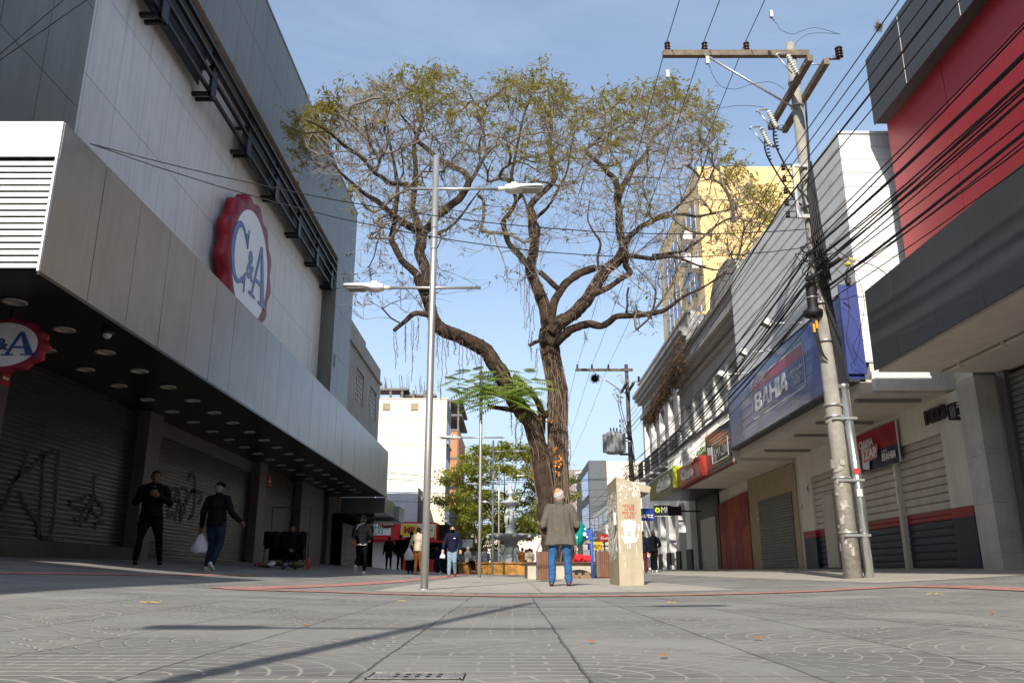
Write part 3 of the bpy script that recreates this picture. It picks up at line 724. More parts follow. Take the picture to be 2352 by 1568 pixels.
# blue sign box
XSG = 6.30
M_bsign = mat('blue_sign_sheet', (.028, .048, .20), .28, var=.10, vscale=.8, streak=.05, coat=.25)
M_bwh = mat('sign_silver_white', (.62, .62, .66), .4, var=.03)
M_bred = mat('sign_red', (.33, .014, .03), .3, var=.05)
M_lipd = mat('dark_trim', (.03, .03, .035), .6, var=.1)
sg = thing('shop_sign', 'long navy blue box sign with white logo over the cream shutters', 'sign', (XSG, 19, Z(4.4)))
b = MB(); b.box(XSG, 15.03, Z(3.58), 6.6, 23.6, Z(5.22)); b.build('sign_box', M_bsign, sg)
b = MB(); b.box(XSG-.03, 14.97, Z(3.66), 6.62, 15.02, Z(5.42)); b.build('end_panel', mat('blue_end_panel', (.040, .058, .20), .35, var=.08), sg)
b = MB(); b.box(XSG-.02, 15.03, Z(3.52), 6.6, 23.6, Z(3.578)); b.box(XSG-.012, 15.03, Z(5.222), 6.6, 23.6, Z(5.25)); b.box(XSG-.01, 23.601, Z(3.52), 6.6, 23.63, Z(5.25)); b.build('trim', M_lipd, sg)
tl, tr, br, bl = [onX(*z7(*q), XSG) for q in ((640, 835), (965, 565), (985, 855), (655, 1070))]
uL, uR = -(tl.y+bl.y)/2, -(tr.y+br.y)/2; vB, vT = (bl.z+br.z)/2, (tl.z+tr.z)/2
M = FR((XSG, 0, 0), 'R')
def rrect(u0, v0, u1, v1, r, n=6):
    P = []
    for (cx, cy, a0) in ((u1-r, v0+r, -90), (u1-r, v1-r, 0), (u0+r, v1-r, 90), (u0+r, v0+r, 180)):
        for i in range(n+1): a = math.radians(a0+90*i/n); P.append((cx+r*math.cos(a), cy+r*math.sin(a)))
    return P
W = uR-uL; H = vT-vB
b = MB(); o = rrect(uL, vB, uR, vT, .12); i_ = rrect(uL+.035, vB+.035, uR-.035, vT-.035, .10); n = len(o)
b.add([M @ Vector((*q, .006)) for q in o]+[M @ Vector((*q, .006)) for q in i_], [(k, (k+1) % n, (k+1) % n+n, k+n) for k in range(n)])
fr = b.build('logo_frame', M_bwh, sg)
b = MB(); b.prism([(uL+.036, vT-.30*H), (uR-.036, vT-.30*H), (uR-.036, vT-.1), (uR-.1, vT-.036), (uL+.1, vT-.036), (uL+.036, vT-.1)], M, .002, .004); b.build('logo_band', M_bred, sg)
b = MB()
letter(b, 'CASAS', M, uL+.09*W, vT-.20*H, .21*W, .15*H, .0075, bold=.035)
# heavy slanted capitals
def cap(ch, u, v, w, h):
    s = .12*h; t = .26*w
    P = {'B': [[(0,0),(t,0),(t,h),(0,h)], [(0,h),(0,h-.2*h),(.75*w,h-.2*h),(.9*w,h)], [(0,0),(.9*w,0),(.8*w,.19*h),(0,.19*h)], [(0,.42*h),(.8*w,.42*h),(.8*w,.6*h),(0,.6*h)], [(.68*w,.52*h),(.95*w,.58*h),(.95*w,.93*h),(.68*w,h)], [(.7*w,0),(w,.08*h),(w,.42*h),(.7*w,.5*h)]],
         'A': [[(0,0),(t,0),(.6*w,h),(.38*w,h)], [(.75*w,0),(w,0),(.66*w,h),(.40*w,h)], [(.2*w,.2*h),(.82*w,.2*h),(.78*w,.38*h),(.22*w,.38*h)]],
         'H': [[(0,0),(t,0),(t,h),(0,h)], [(w-t,0),(w,0),(w,h),(w-t,h)], [(t,.4*h),(w-t,.4*h),(w-t,.6*h),(t,.6*h)]],
         'I': [[(0,0),(w,0),(w,h),(0,h)]]}[ch]
    return [[(u+a+c*.10, v+c) for a, c in q] for q in P]
def bahia(b, M, u, v, w, h, d0=.006, d1=.012):
    x = u; 
    for ch, f in (('B', .235), ('A', .235), ('H', .235), ('I', .062), ('A', .235)):
        for kq, q in enumerate(cap(ch, x, v, f*w*.93, h)): b.prism(q, M, d0, d1+.0008*kq)
        x += f*w
bahia(b, M, uL+.06*W, vB+.18*H, .66*W, .45*H)
for (s, v0) in (('DEDICAÇÃO', .42), ('TOTAL A', .29), ('VOCÊ', .155)):
    w = {'DEDICAÇÃO': .22, 'TOTAL A': .15, 'VOCÊ': .105}[s]
    letter(b, s, M, uL+(.865-w/2)*W, vB+(v0+.03)*H, w*W, (.125 if 'Ç' in s or 'Ê' in s else .09)*H, .0075, bold=.03)
b.build('lettering', M_bwh, sg)
# spotlights on arms above the sign
M_lamp = mat('painted_white_metal', (.60, .60, .58), .4, var=.1)
for k, (ax, ay, lx, ly) in enumerate(((960, 455, 745, 460), (780, 627, 600, 645), (640, 767, 460, 782))):
    a = onX(*z7(ax, ay), 6.62); X1 = 5.55
    c = onY(*z7(lx, ly), a.y)
    t = thing('sign_spotlight', 'white spotlight on an arm above the blue sign, '+['nearest to the utility pole', 'middle of the three', 'farthest along the sign'][k], 'spotlight', tuple(a), group='spotlights above the blue sign')
    b = MB(); b.tube([a, c], .018, 8); b.build('arm', M_lamp, t)
    b = MB(); Mh = Matrix.Translation(c) @ Matrix.Rotation(.5, 4, 'Y')
    b.box(-.13, -.11, -.07, .07, .11, .05, Mh); b.box(-.09, -.08, .05, .03, .08, .085, Mh); b.build('lamp_head', M_lamp, t)
    b = MB(); b.box(-.12, -.095, -.078, .06, .095, -.071, Mh); b.build('lamp_glass', M_fluo, t)
# bent flood light with yellow cap above the end panel
t = thing('flood_light', 'small floodlight with a yellow cap on top of the blue end panel', 'floodlight', (6.5, 14.95, Z(5.43)))
b = MB(); b.box(6.42, 14.9, Z(5.43), 6.5, 15.0, Z(5.55)); b.tube([(6.46, 14.95, Z(5.5)), (6.42, 14.9, Z(5.66)), (6.47, 14.88, Z(5.74))], .018, 8); b.build('bracket', M_lipd, t)
b = MB(); b.ell((6.46, 14.88, Z(5.80)), (.06, .06, .045)); b.build('cap', mat('yellow_cap', (.55, .50, .03), .4, var=.1), t)
# fabric banner
M_ban_r = mat('banner_red', (.30, .012, .025), .6, var=.1, bump=.1, bscale=6); M_ban_n = mat('banner_navy', (.018, .024, .065), .6, var=.15, bump=.1, bscale=6)
q = [onX(*zR(*v), 8.02) for v in ((590, 890), (980, 740), (1055, 1160), (625, 1290))]
u0, u1 = -max(q[0].y, q[3].y), -(q[1].y+q[2].y)/2; v1 = (q[0].z+q[1].z)/2; v0 = (q[2].z+q[3].z)/2
u0 = min(u0, u1-1.75)
bn = thing('banner', 'red and navy fabric banner with a phone hung over the cream shutters', 'banner', (8.05, -(u0+u1)/2, v1))
M = FR((8.03, 0, 0), 'R')
def cloth(b, a, c, za, zb, seed):
    nx, nz = 16, 8; vs = []
    for j in range(nz+1):
        for i in range(nx+1):
            u = a+(c-a)*i/nx; v = za+(zb-za)*j/nz
            vs.append(M @ Vector((u, v, .02*math.sin(u*9+v*3+seed)*(.4+.6*(v1-v)/(v1-v0)))))
    b.smooth = True; b.add(vs, [(j*(nx+1)+i, j*(nx+1)+i+1, (j+1)*(nx+1)+i+1, (j+1)*(nx+1)+i) for j in range(nz) for i in range(nx)])
vm = v0+(v1-v0)*.46
b = MB(); cloth(b, u0, u1, vm, v1, 0); b.build('red_cloth', M_ban_r, bn)
b = MB(); cloth(b, u0, u1, v0, vm, 0); b.build('navy_cloth', M_ban_n, bn)
b = MB(); b.box(u1, v0, -.01, u1+.03, v1+.02, .012, M); b.build('edge_batten', M_bwh, bn)
bw, bh = u1-u0, v1-v0
b = MB(); b.prism([(u0+.12*bw, v0+.08*bh), (u0+.28*bw, v0+.02*bh), (u0+.36*bw, v0+.62*bh), (u0+.14*bw, v0+.68*bh)], M, .024, .028); b.build('phone_print', M_bwh, bn)
b = MB(); letter(b, 'CHAMA', M, u0+.08*bw, v0+.60*bh, .38*bw, .20*bh, .032, bold=.05); letter(b, 'NO', M, u0+.13*bw, v0+.50*bh, .07*bw, .07*bh, .034, bold=.04)
letter(b, 'ZAP', M, u0+.20*bw, v0+.30*bh, .32*bw, .25*bh, .034, bold=.05)
bahia(b, M, u0+.62*bw, v0+.13*bh, .33*bw, .18*bh, .022, .026); letter(b, 'CASAS', M, u0+.63*bw, v0+.34*bh, .12*bw, .05*bh, .024); b.build('lettering', M_bwh, bn)
b = MB(); b.prism([(u0+.16*bw, v0+.22*bh), (u0+.52*bw, v0+.26*bh), (u0+.56*bw, v0+.60*bh), (u0+.2*bw, v0+.58*bh)], M, .029, .031); b.build('speech_patch', M_bred, bn)
# house number and caged lamp
P0 = onX(*zR(1335, 790), 8.09); P1 = onX(*zR(1545, 640), 8.09); Pt = onX(*zR(1345, 640), 8.09)
mb = MB(); letter(mb, '1823', FR((8.09, 0, 0), 'R'), -P0.y, P0.z, P0.y-P1.y, Pt.z-P0.z+.02, .02, .05, bold=.06)
solo(mb, 'house_number', M_black, 'black raised numerals 1823 on the wall above the cream shutter', 'house number', (8.09, P0.y, P0.z))
p = onX(*zR(1625, 648), 7.98); p.y -= .10
t = thing('caged_lamp', 'black cage lamp beside the raised house number', 'wall lamp', tuple(p))
b = MB(); s = .13
for i in range(7):
    u = -s+2*s*i/6
    b.box(7.86, p.y+u-.006, p.z-s, 7.872, p.y+u+.006, p.z+s); b.box(7.86, p.y+u-.006, p.z-s, 8.09, p.y+u+.006, p.z-s+.012); 
for z_ in (-s, s):
    for x_ in (7.86, 8.07): b.box(x_, p.y-s, p.z+z_-.01, x_+.02, p.y+s, p.z+z_+.01)
    for y_ in (-s, s): b.box(7.86, p.y+y_-.01, p.z+z_-.01, 8.09, p.y+y_+.01, p.z+z_+.01)
for y_ in (-s, s): b.box(7.86, p.y+y_-.01, p.z-s, 7.88, p.y+y_+.01, p.z+s)
b.build('cage', M_black, t)
b = MB(); b.ell((7.98, p.y, p.z), (.05, .05, .07)); b.box(8.02, p.y-.04, p.z-.04, 8.09, p.y+.04, p.z+.04); b.build('bulb', M_lipd, t)

# old terrace with the curved pediment (first floor windows, railing), shops below
XO = 7.3
ot = thing('terraced_house', 'old pale terraced building with a curved pediment, railing and deep white window reveals', 'building', (XO, 23.65, .4))
M_oldw = mat('weathered_lime_wall', (.46, .435, .41), .85, var=.12, vscale=1.0, streak=.45, bump=.15)
M_reveal = mat('white_reveal', (.80, .78, .74), .7, var=.05)
M_glass = mat('dark_window_glass', (.03, .035, .045), .08, var=0, spec=.8)
M_brown = mat('brown_window_frame', (.22, .09, .035), .6, var=.2)
def old_front(t, X, y0, y1, zf, wins, ww, z0, z1, depth, m, mr):
    b = MB(); b.box(X+depth, y0, zf, X+8, y1, z1+.3); b.build('core_wall', m, t)
    b = MB(); ed = [y0]
    for w in wins: ed += [w, w+ww]
    ed.append(y1)
    for i in range(0, len(ed), 2): b.box(X, ed[i], zf, X+depth-.002, ed[i+1], z1+.3)
    for w in wins: b.box(X, w+.001, zf, X+depth-.002, w+ww-.001, z0); b.box(X, w+.001, z1, X+depth-.002, w+ww-.001, z1+.3)
    b.build('front_wall', m, t)
    for w in wins:
        b = MB(); b.box(X+depth-.05, w+.06, z0, X+depth-.01, w+ww-.06, z1)
        wn_ = b.build('window', M_glass, t)
        b = MB(); b.box(X+depth-.09, w+ww/2-.04, z0, X+depth-.052, w+ww/2+.04, z1); b.box(X+depth-.09, w+.005, z0+(z1-z0)*.72, X+depth-.053, w+ww-.005, z0+(z1-z0)*.72+.06)
        b.box(X+depth-.10, w+.003, z0, X+depth-.05, w+.06, z1); b.box(X+depth-.10, w+ww-.06, z0, X+depth-.05, w+ww-.003, z1); b.build('frame', mr, wn_)
        b = MB(); b.box(X-.004, w+ww-.035, z0, X+depth-.1, w+ww+.006, z1); b.box(X-.05, w+ww, z0-.05, X+.02, w+ww+.18, z1+.1); b.build('reveal', M_reveal, wn_)
wy = [24.15, 25.95, 27.75, 29.5, 31.3, 33.1]
old_front(ot, XO, 23.64, 35.28, Z(3.6), wy, 1.15, Z(4.1), Z(6.85), .42, M_oldw, M_reveal)
b = MB(); b.box(XO, 23.64, Z(7.16), 8.8, 35.3, Z(9.33)); b.build('upper_wall', M_oldw, ot)
b = MB()
for (dx, z0, z1) in ((.10, 7.65, 7.8), (.28, 7.95, 8.10), (.45, 8.10, 8.32), (.12, 9.20, 9.36)): b.box(XO-dx, 23.64, Z(z0), XO-.001, 35.32, Z(z1))
b.build('cornice', M_oldw, ot)
b = MB(); P = [(-28.6, Z(9.37))]+[(-26.6+1.9*math.cos(math.radians(a)), Z(9.37)+.95*math.sin(math.radians(a))) for a in range(180, -1, -12)]
b.prism([(p_[0], p_[1]) for p_ in P[1:]][::-1], FR((XO, 0, 0), 'R'), -.5, .12); b.build('pediment', M_oldw, ot)
b = MB(); b.box(6.58, 23.7, Z(4.90), 6.66, 35.2, Z(4.99)); b.box(6.6, 23.7, Z(4.1), 6.66, 35.2, Z(4.14))
rl = b.build('railing', M_lipd, ot)
b = MB()
k = 0; y = 23.8
while y < 35.2:
    if (k//9) % 3 != 1: b.box(6.605, y-.028, Z(4.14), 6.65, y+.028, Z(4.90))
    else: b.box(6.615, y-.006, Z(4.14), 6.645, y+.006, Z(4.93))
    y += .14; k += 1
b.build('balusters', M_reveal, rl)
b = MB(); b.box(8.1, 23.62, -.5, 9, 36.5, Z(3.3)); lw = b.build('ground_floor_wall', M_cream, ot)
b = MB(); b.box(6.34, 23.66, Z(3.22), 8.1, 31.15, Z(3.75)); b.build('canopy', M_ceil, ot)
b = MB(); b.box(6.30, 23.66, Z(3.16), 6.42, 31.15, Z(3.215)); b.build('canopy_edge', mat('dark_red_edge', (.12, .02, .02), .6, var=.1), ot)
b = MB(); b.box(8.06, 23.7, .1, 8.098, 28.55, Z(3.2)); b.build('tan_front', M_tan, ot)
b = MB(); shutter(b, FR((8.05, 27.45, .42), 'R'), 3.35, 2.28, .085, .02, 0); b.build('roller_shutter', mat('slate_roller_steel', (.085, .083, .08), .45, metal=.3, var=.2), ot)
b = MB(); b.box(7.98, 23.95, .1, 8.06, 27.6, .42); b.build('doorstep', M_cream, ot)
# plywood boarding
M_ply = mat('orange_stained_plywood', (.34, .075, .035), .75, var=.30, vscale=3, streak=.3); M_ply2 = mat('red_stained_plywood', (.26, .045, .045), .75, var=.35, vscale=3, streak=.25)
t = thing('plywood_hoarding', 'orange and red stained plywood sheets boarding up a shop front', 'hoarding', (8.0, 31, .4))
cuts = [28.62, 29.6, 30.5, 31.3, 32.0, 32.65]
for i in range(5):
    b = MB(); M = FR((8.06-.004*i, 0, 0), 'R'); top = 3.15-.03*i; sp_ = (1.9, 2.2, 1.6, 2.0, 1.75)[i]
    b.prism([(-cuts[i+1], .2), (-cuts[i]-.006, .2), (-cuts[i]-.006, sp_+.25), (-cuts[i+1], sp_)], M, 0, .02); b.build('plywood_sheet', M_ply if i % 2 == 0 else M_ply2, t)
    b = MB(); b.prism([(-cuts[i+1], sp_+.01), (-cuts[i]-.006, sp_+.26), (-cuts[i]-.006, top), (-cuts[i+1], top)], M, .006, .026); b.build('plywood_sheet', M_ply2 if i in (0, 3, 4) else M_ply, t)
b = MB(); rr = random.Random(11); M = FR((8.06, 0, 0), 'R')
for i in range(90):
    u = -rr.uniform(28.7, 33.3); v = rr.uniform(.4, 3.0); b.prism([(u+.02*math.cos(a), v+.03*math.sin(a)) for a in (0, 1.26, 2.5, 3.8, 5.0)], M, .027, .028)
b.build('wood_knots', mat('dark_knots', (.10, .02, .012), .8, var=0), t)
# signs along the lower canopy
M_sgred = mat('sign_tomato_red', (.36, .035, .022), .35, var=.15, vscale=.6); M_olive = mat('sign_olive_green', (.155, .17, .028), .4, var=.1, vscale=.7)
M_lime = mat('lime_print_lit_edge', (.55, .70, .03), .4, var=0)  # lime for the flower print and for a sign edge painted as sunlit
def box_sign(name, label, X, ya, yb, z0, z1, m, depth=.25):
    t = thing(name, label, 'sign', (X, (ya+yb)/2, (z0+z1)/2)); b = MB(); b.box(X, ya, z0, X+depth, yb, z1); b.build('sign_box', m, t); return t
t = box_sign('shop_sign', 'red sign with white lettering and white cube shapes under the railing', 6.08, 26.85, 31.2, Z(3.2), Z(3.84), M_sgred)
b = MB(); M = FR((6.08, 0, 0), 'R'); letter(b, 'Claro', M, -29.6, Z(3.30), 1.9, .36, .02, .08, bold=.05); b.build('lettering', M_reveal, t)
b = MB(); b.box(-28.5, Z(3.86), .02, -27.6, Z(4.2), .22, M); b.box(-28.4, Z(3.70), .10, -27.3, Z(3.83), .24, M); b.build('cube_shapes', M_reveal, t)
t = box_sign('shop_sign', 'olive green sign with white script lettering over a dark canopy', 5.98, 30.75, 36.3, Z(3.21), Z(3.95), M_olive)
b = MB(); b.box(5.94, 30.65, Z(3.21), 6.24, 30.75, Z(3.99)); b.build('painted_sunlit_edge', M_lime, t)  # end of the olive sign in lime, sunlight put into its colour
b = MB(); letter(b, 'oBoticário', FR((5.98, 0, 0), 'R'), -34.2, Z(3.33), 2.9, .50, .02, .07, bold=.025, shear=.25, spacing=.85); b.build('lettering', M_reveal, t)
t = box_sign('shop_sign', 'dark glassy sign with a thin white frame beside the blue sign', 6.30, 23.75, 26.8, Z(3.30), Z(4.42), mat('smoked_glass_sign', (.05, .065, .085), .06, var=.2, vscale=.9, spec=.9))
M = FR((6.30, 0, 0), 'R'); b = MB()
for (a, c, d, e) in ((-26.0, 3.42, -24.0, 3.45), (-26.0, 4.0, -24.0, 4.03), (-26.0, 3.42, -25.97, 4.03), (-24.03, 3.42, -24.0, 4.03)): b.box(a, Z(c), .002, d, Z(e), .01, M)
letter(b, 'AMAZIN', M, -25.8, Z(3.55), 1.7, .30, .006, bold=.0); b.build('lettering', M_bwh, t)
# cosmetics shop front: dark canopy, olive portal and shutter
t = thing('cosmetics_shop', 'narrow shop front with dark canopy, olive surround and grey shutter', 'shop front', (8.0, 34, .4))
b = MB(); b.box(6.23, 30.8, Z(3.23), 8.2, 36.45, Z(3.93)); b.build('dark_canopy', M_soffit, t)
b = MB(); b.box(8.0, 32.7, .1, 8.09, 36.6, Z(3.23)); b.build('portal', mat('dark_olive_portal', (.022, .023, .010), .5, var=.1), t)
b = MB(); shutter(b, FR((7.99, 35.8, .35), 'R'), 2.7, 2.3, .085, .02, 0); b.build('roller_shutter', M_shut_l, t)
# small projecting signs
def blade(label, x0, y0, x1, y1, Y, m, texts, thick=.12, arm=None, name='projecting_sign'):
    a = onY(x0, y1, Y); c = onY(x1, y0, Y); t = thing(name, label, 'sign', ((a.x+c.x)/2, Y, (a.z+c.z)/2)); M = FR((a.x, Y, a.z), 'C')
    w, h = c.x-a.x, c.z-a.z; b = MB(); b.box(0, 0, -thick, w, h, 0, M); b.build('sign_box', m, t)
    for (s, u, v, ww, hh, mm, bold) in texts:
        b = MB(); letter(b, s, M, u*w, v*h, ww*w, hh*h, .006, bold=bold); b.build('lettering', mm, t)
    if arm: b = MB(); b.box(w, h*.4, -thick*.7, w+arm, h*.55, -thick*.3, M); b.build('arm', M_black, t)
    return t, M, w, h
M_royal = mat('sign_royal_blue', (.02, .06, .36), .4, var=.05); M_yl = mat('sign_yellow', (.75, .50, .04), .45, var=.05)
t, M, w, h = blade('bright blue projecting sign with white capitals behind the taped pillar', 1468, 1167, 1503, 1195, 40.0, M_royal, [('AUTZ', .12, .22, .80, .28, M_reveal, .06)], arm=1.1)
b = MB(); b.prism([(w*.22+.05*w*math.cos(a)*1.4, h*.72+.16*h*math.sin(a)) for a in [TH*i/10 for i in range(10)]], M, .004, .007); b.build('leaf_emblem', mat('teal_print', (.03, .30, .40), .5, var=0), t)
t, M, w, h = blade('black projecting sign with white initials and a lime flower', 1503, 1159, 1541, 1184, 38.6, M_black, [('MH', .42, .30, .52, .52, M_reveal, .0)], arm=.9)
b = MB()
for k in range(7):
    a = TH*k/7; b.prism([(w*.20+.11*w*math.cos(a)+.055*w*math.cos(c2), h*.52+.17*h*math.sin(a)+.09*h*math.sin(c2)) for c2 in [TH*i/8 for i in range(8)]], M, .004, .007+.0005*k)
b.build('flower_emblem', M_lime, t)
b = MB(); b.box(0, -.02, -.1, w, 0, .01, M); b.box(0, h, -.1, w, h+.02, .01, M); b.build('frame', M_reveal, t)
t, M, w, h = blade('rounded black blade sign on a short arm under the dark canopy', 1535, 1162, 1565, 1183, 34.5, M_black, [('oBoticário', .1, .35, .8, .3, M_lipd, .0)], arm=.8)

# tall white corner building with cornice and iron balconies
XT = 8.0
tb = thing('balcony_building', 'tall ornate whitish building with heavy cornice and black iron balconies', 'building', (XT, 35.4, .4))
wy3 = [37.6, 40.2, 42.8, 45.4, 47.8]
old_front(tb, XT, 35.32, 50.0, Z(5.2), wy3, 1.25, Z(5.6), Z(8.6), .5, M_oldw, M_brown)
b = MB(); b.box(XT, 35.32, Z(8.9), 12, 50.0, Z(11.4)); b.build('upper_wall', M_oldw, tb)
b = MB()
for (dx, z0, z1) in ((.12, 9.3, 9.5), (.25, 10.2, 10.4), (.42, 10.4, 10.62), (.55, 10.62, 10.8), (.12, 10.8, 11.0), (.2, 11.5, 11.62)): b.box(XT-dx, 35.33, Z(z0), XT-.001, 50.2, Z(z1))
b.build('cornice', M_oldw, tb)
b = MB(); y = 35.5
while y < 50: b.box(XT-.12, y, Z(11.0), XT+.1, y+.13, Z(11.5)); y += .27
b.box(XT+.02, 35.33, Z(11.0), XT+.3, 50, Z(11.58)); b.build('balustrade', M_oldw, tb)
for y in wy3:
    b = MB(); yy = y-.2
    b.box(XT-.5, y-.25, Z(5.45), XT-.002, y+1.5, Z(5.57)); bal = b.build('balcony', M_oldw, tb)
    b = MB(); b.box(XT-.5, y-.25, Z(6.42), XT-.46, y+1.5, Z(6.47))
    for i in range(12): u = y-.22+i*.155; b.box(XT-.49, u, Z(5.57), XT-.47, u+.03, Z(6.42)); b.prism([(-u-.08+.05*math.cos(a), Z(5.95)+.16*math.sin(a)) for a in [TH*j/8 for j in range(8)]], FR((XT-.48, 0, 0), 'R'), 0, .012)
    for i in range(4): b.box(XT-.5+i*.14, y-.25, Z(5.57), XT-.48+i*.14, y-.23, Z(6.42))
    b.box(XT-.5, y-.25, Z(6.42), XT, y-.22, Z(6.47)); b.build('iron_railing', M_black, bal)
# ground floor pilasters, brightly lit on the side that faces the sun
for (ya, yb) in ((36.7, 37.7), (39.3, 40.1), (41.8, 42.6), (44.2, 45.0), (46.6, 47.4), (49.0, 50.0)):
    b = MB(); b.box(XT-.25, ya, .2, XT+.4, yb, Z(3.3)); pil = b.build('pilaster', M_reveal, tb)
    b = MB(); b.box(XT-.29, ya-.03, .2, XT-.2, yb+.03, 1.5); b.build('dado', mat('dark_grey_dado', (.06, .055, .05), .7, var=.1), pil)
b = MB(); b.box(XT-.25, 36.7, Z(3.3)+.002, XT+.5, 50, Z(5.2)); b.build('mezzanine_wall', M_reveal, tb)
b = MB(); b.box(XT+.38, 36.6, .2, XT+.6, 50, Z(5.2)); b.build('shop_doors', mat('grey_doors', (.13, .13, .135), .6, var=.15), tb)

# yellow tower
M_yel2 = mat('sunny_yellow_render', (.80, .55, .235), .8, var=.04, vscale=.6, streak=.06); M_ybr = mat('shaded_tower_side', (.62, .47, .26), .8, var=.06, streak=.1)  # street side of the tower is duller: its shade is put into the colour
M_bluewin = mat('blue_reflective_glass', (.05, .10, .28), .1, var=.2, vscale=.5, spec=.9)
yt = thing('yellow_tower', 'tall yellow block with blue window strips behind the shops on the right', 'building', (11, 44.5, 0))
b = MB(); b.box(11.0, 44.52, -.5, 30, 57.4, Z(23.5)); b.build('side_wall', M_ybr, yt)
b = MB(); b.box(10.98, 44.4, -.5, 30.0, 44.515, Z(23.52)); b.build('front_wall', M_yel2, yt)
b = MB(); b.box(7.9, 36.5, Z(11.2), 9.7, 38.3, Z(11.9)); b.box(8.05, 36.52, Z(9), 9.7, 44, Z(11.75)); b.build('lower_wing', M_yel2, yt)
for f in range(6):
    for g, ya in enumerate((45.6, 51.0)):
        z0 = Z(21.0-3.3*f)-1.3
        if z0 < 8: continue
        b = MB()
        for k in range(3 if g == 0 else 4): b.box(10.93, ya+k*1.25, z0, 10.995, ya+k*1.25+.8, z0+2.1)
        wn_ = b.build('window', M_bluewin, yt)
        b = MB()
        for k in range(3 if g == 0 else 4): b.box(10.95, ya+k*1.25-.12, z0-.2, 10.99, ya+k*1.25-.05, z0+2.2); b.box(10.90, ya+k*1.25, z0+.9, 10.94, ya+k*1.25+.8, z0+.97)
        b.build('mullions', mat('pale_mullion', (.55, .47, .33), .7, var=.03), wn_)
for i, (x, y) in enumerate(((1610, 610), (1588, 545), (1585, 598))):
    p = onX(x, y, 10.9); t = thing('air_conditioner', 'white air conditioner box on the side of the yellow tower, '+['lower right one', 'highest one', 'middle one'][i], 'air conditioner', tuple(p), group='air conditioners on the yellow tower')
    b = MB(); b.box(10.3, p.y-.45, p.z-.3, 10.87, p.y+.45, p.z+.3); b.build('case', M_lamp, t)
    b = MB(); b.lathe([(.22, 0), (.22, .02), (.18, .03), (0, .03)], (0, 0, 0), 16, Matrix.Rotation(-PI/2, 4, 'Y')); b.v = [(q[0]+10.298, q[1]+p.y, q[2]+p.z) for q in b.v]; b.build('fan_grille', M_lipd, t)
# unseen house put in to shade the left pavement
t = thing('shading_corner_house', 'unseen low corner building put beyond the left edge to shade the pavement', 'building', (-12, -8, 0))
b = MB(); b.box(-20, -22, -.5, -6.3, 3.4, 7.0); b.build('wall', M_cream, t)
b = MB(); b.box(-20.2, -22.2, 7.0, -6.1, 3.6, 7.15); b.build('roof', M_tan, t)

t = thing('rear_sky_blocker', 'plain unseen block added behind the viewer to darken the shaded fronts', 'building', (0, -60, 0))  # added unseen mass that cuts low sky light from behind the viewer
b = MB(); b.box(-45, -75, -.5, 45, -55, 19); b.build('wall', M_cream, t)
b = MB()
for i in range(12):
    for f in range(5): b.box(-36+6*i, -54.99, 2+3.4*f, -33+6*i, -54.9, 4+3.4*f)
b.build('windows', M_glass, t)
t = thing('side_sky_blocker', 'plain unseen mass added on the right behind the viewer to dim the skylight', 'building', (12, -25, 0))  # second added mass out of view, also dims the sky light
b = MB(); b.box(8.1, -50, -.5, 20, -3.2, 9.0); b.box(6.2, -50, 3.6, 8.1, -3.2, 4.6); b.build('wall', M_tan, t)
# ================================================================ STREET FURNITURE
M_galv = mat('galvanised_steel', (.42, .42, .41), .42, metal=.65, var=.10, vscale=1.5, streak=.1)
M_head = mat('lamp_head_grey', (.62, .61, .58), .4, metal=.1, var=.05)
M_lens = mat('lamp_lens', (.25, .24, .22), .15, var=.05)
def lamp_post():
    t = thing('lamp_post', '', 'street lamp', (0, 0, 0))
    b = MB(); b.tube([(0, 0, -.1), (0, 0, 2), (0, 0, 4), (0, 0, 6.70)], [.054, .053, .052, .050], 20); b.lathe([(.10, 0), (.10, .012), (.056, .02)], (0, 0, 0), 20); b.build('pole', M_galv, t)
    def arm(z, x0, x1, s):
        b = MB(); b.tube([(x0, 0, z), (x1, 0, z)], .023, 12); b.tube([(x0, 0, z-.03), (x0+.005, 0, z-.055), (x0+.02, 0, z-.055)], .006, 6); a = b.build('arm', M_galv, t)
        e = x1 if s > 0 else x0
        b = MB(); b.tube([(e-.05*s, 0, z), (e+.10*s, 0, z+.005)], .035, 14)
        sec = [(.06, .075, .055), (.14, .10, .085), (.22, .115, .085), (.34, .125, .05), (.5, .13, .042), (.64, .12, .032), (.66, .10, .02)]
        vs = []
        for (x, w, h) in sec:
            for (yy, zz) in ((-w, -h*.5), (-w*.9, h*.35), (-w*.45, h*.75), (w*.45, h*.75), (w*.9, h*.35), (w, -h*.5), (w*.8, -h*.75), (-w*.8, -h*.75)): vs.append((e+x*s, yy, z+.01+zz+.02*x))
        n = 8; fs = [(i*n+j, i*n+(j+1) % n, (i+1)*n+(j+1) % n, (i+1)*n+j) for i in range(len(sec)-1) for j in range(n)]+[tuple(range(n)), tuple((len(sec)-1)*n+j for j in range(n))]
        b.add(vs, fs); b.box(e+.16*s, -.04, z+.05, e+.24*s, .04, z+.10); hd = b.build('lamp_head', M_head, a)
        b = MB(); b.box(e+.34*s, -.10, z-.036, e+.60*s, .10, z-.028); hd2 = b.build('lens', M_lens, a)
    arm(6.12, -.40, 1.05, 1); arm(4.45, -.70, .74, -1)
    return t
LP = [(-1.22, 12.0, 'near silver double arm lamp post standing left of the old man', ''), (-1.85, -2.2, 'silver double arm lamp post behind the viewer whose shadow crosses the foreground', ''),
      (-1.03, 27, 'second silver lamp post, in front of the bright green branch tuft', ''), (-.97, 42.5, 'third lamp post, standing before the orange fountain wall', ''),
      (-.84, 54, 'slim lamp post just beyond the fountain', ''), (-.72, 72, 'most distant lamp post, seen behind the fountain statues', '')]
lp = lamp_post()
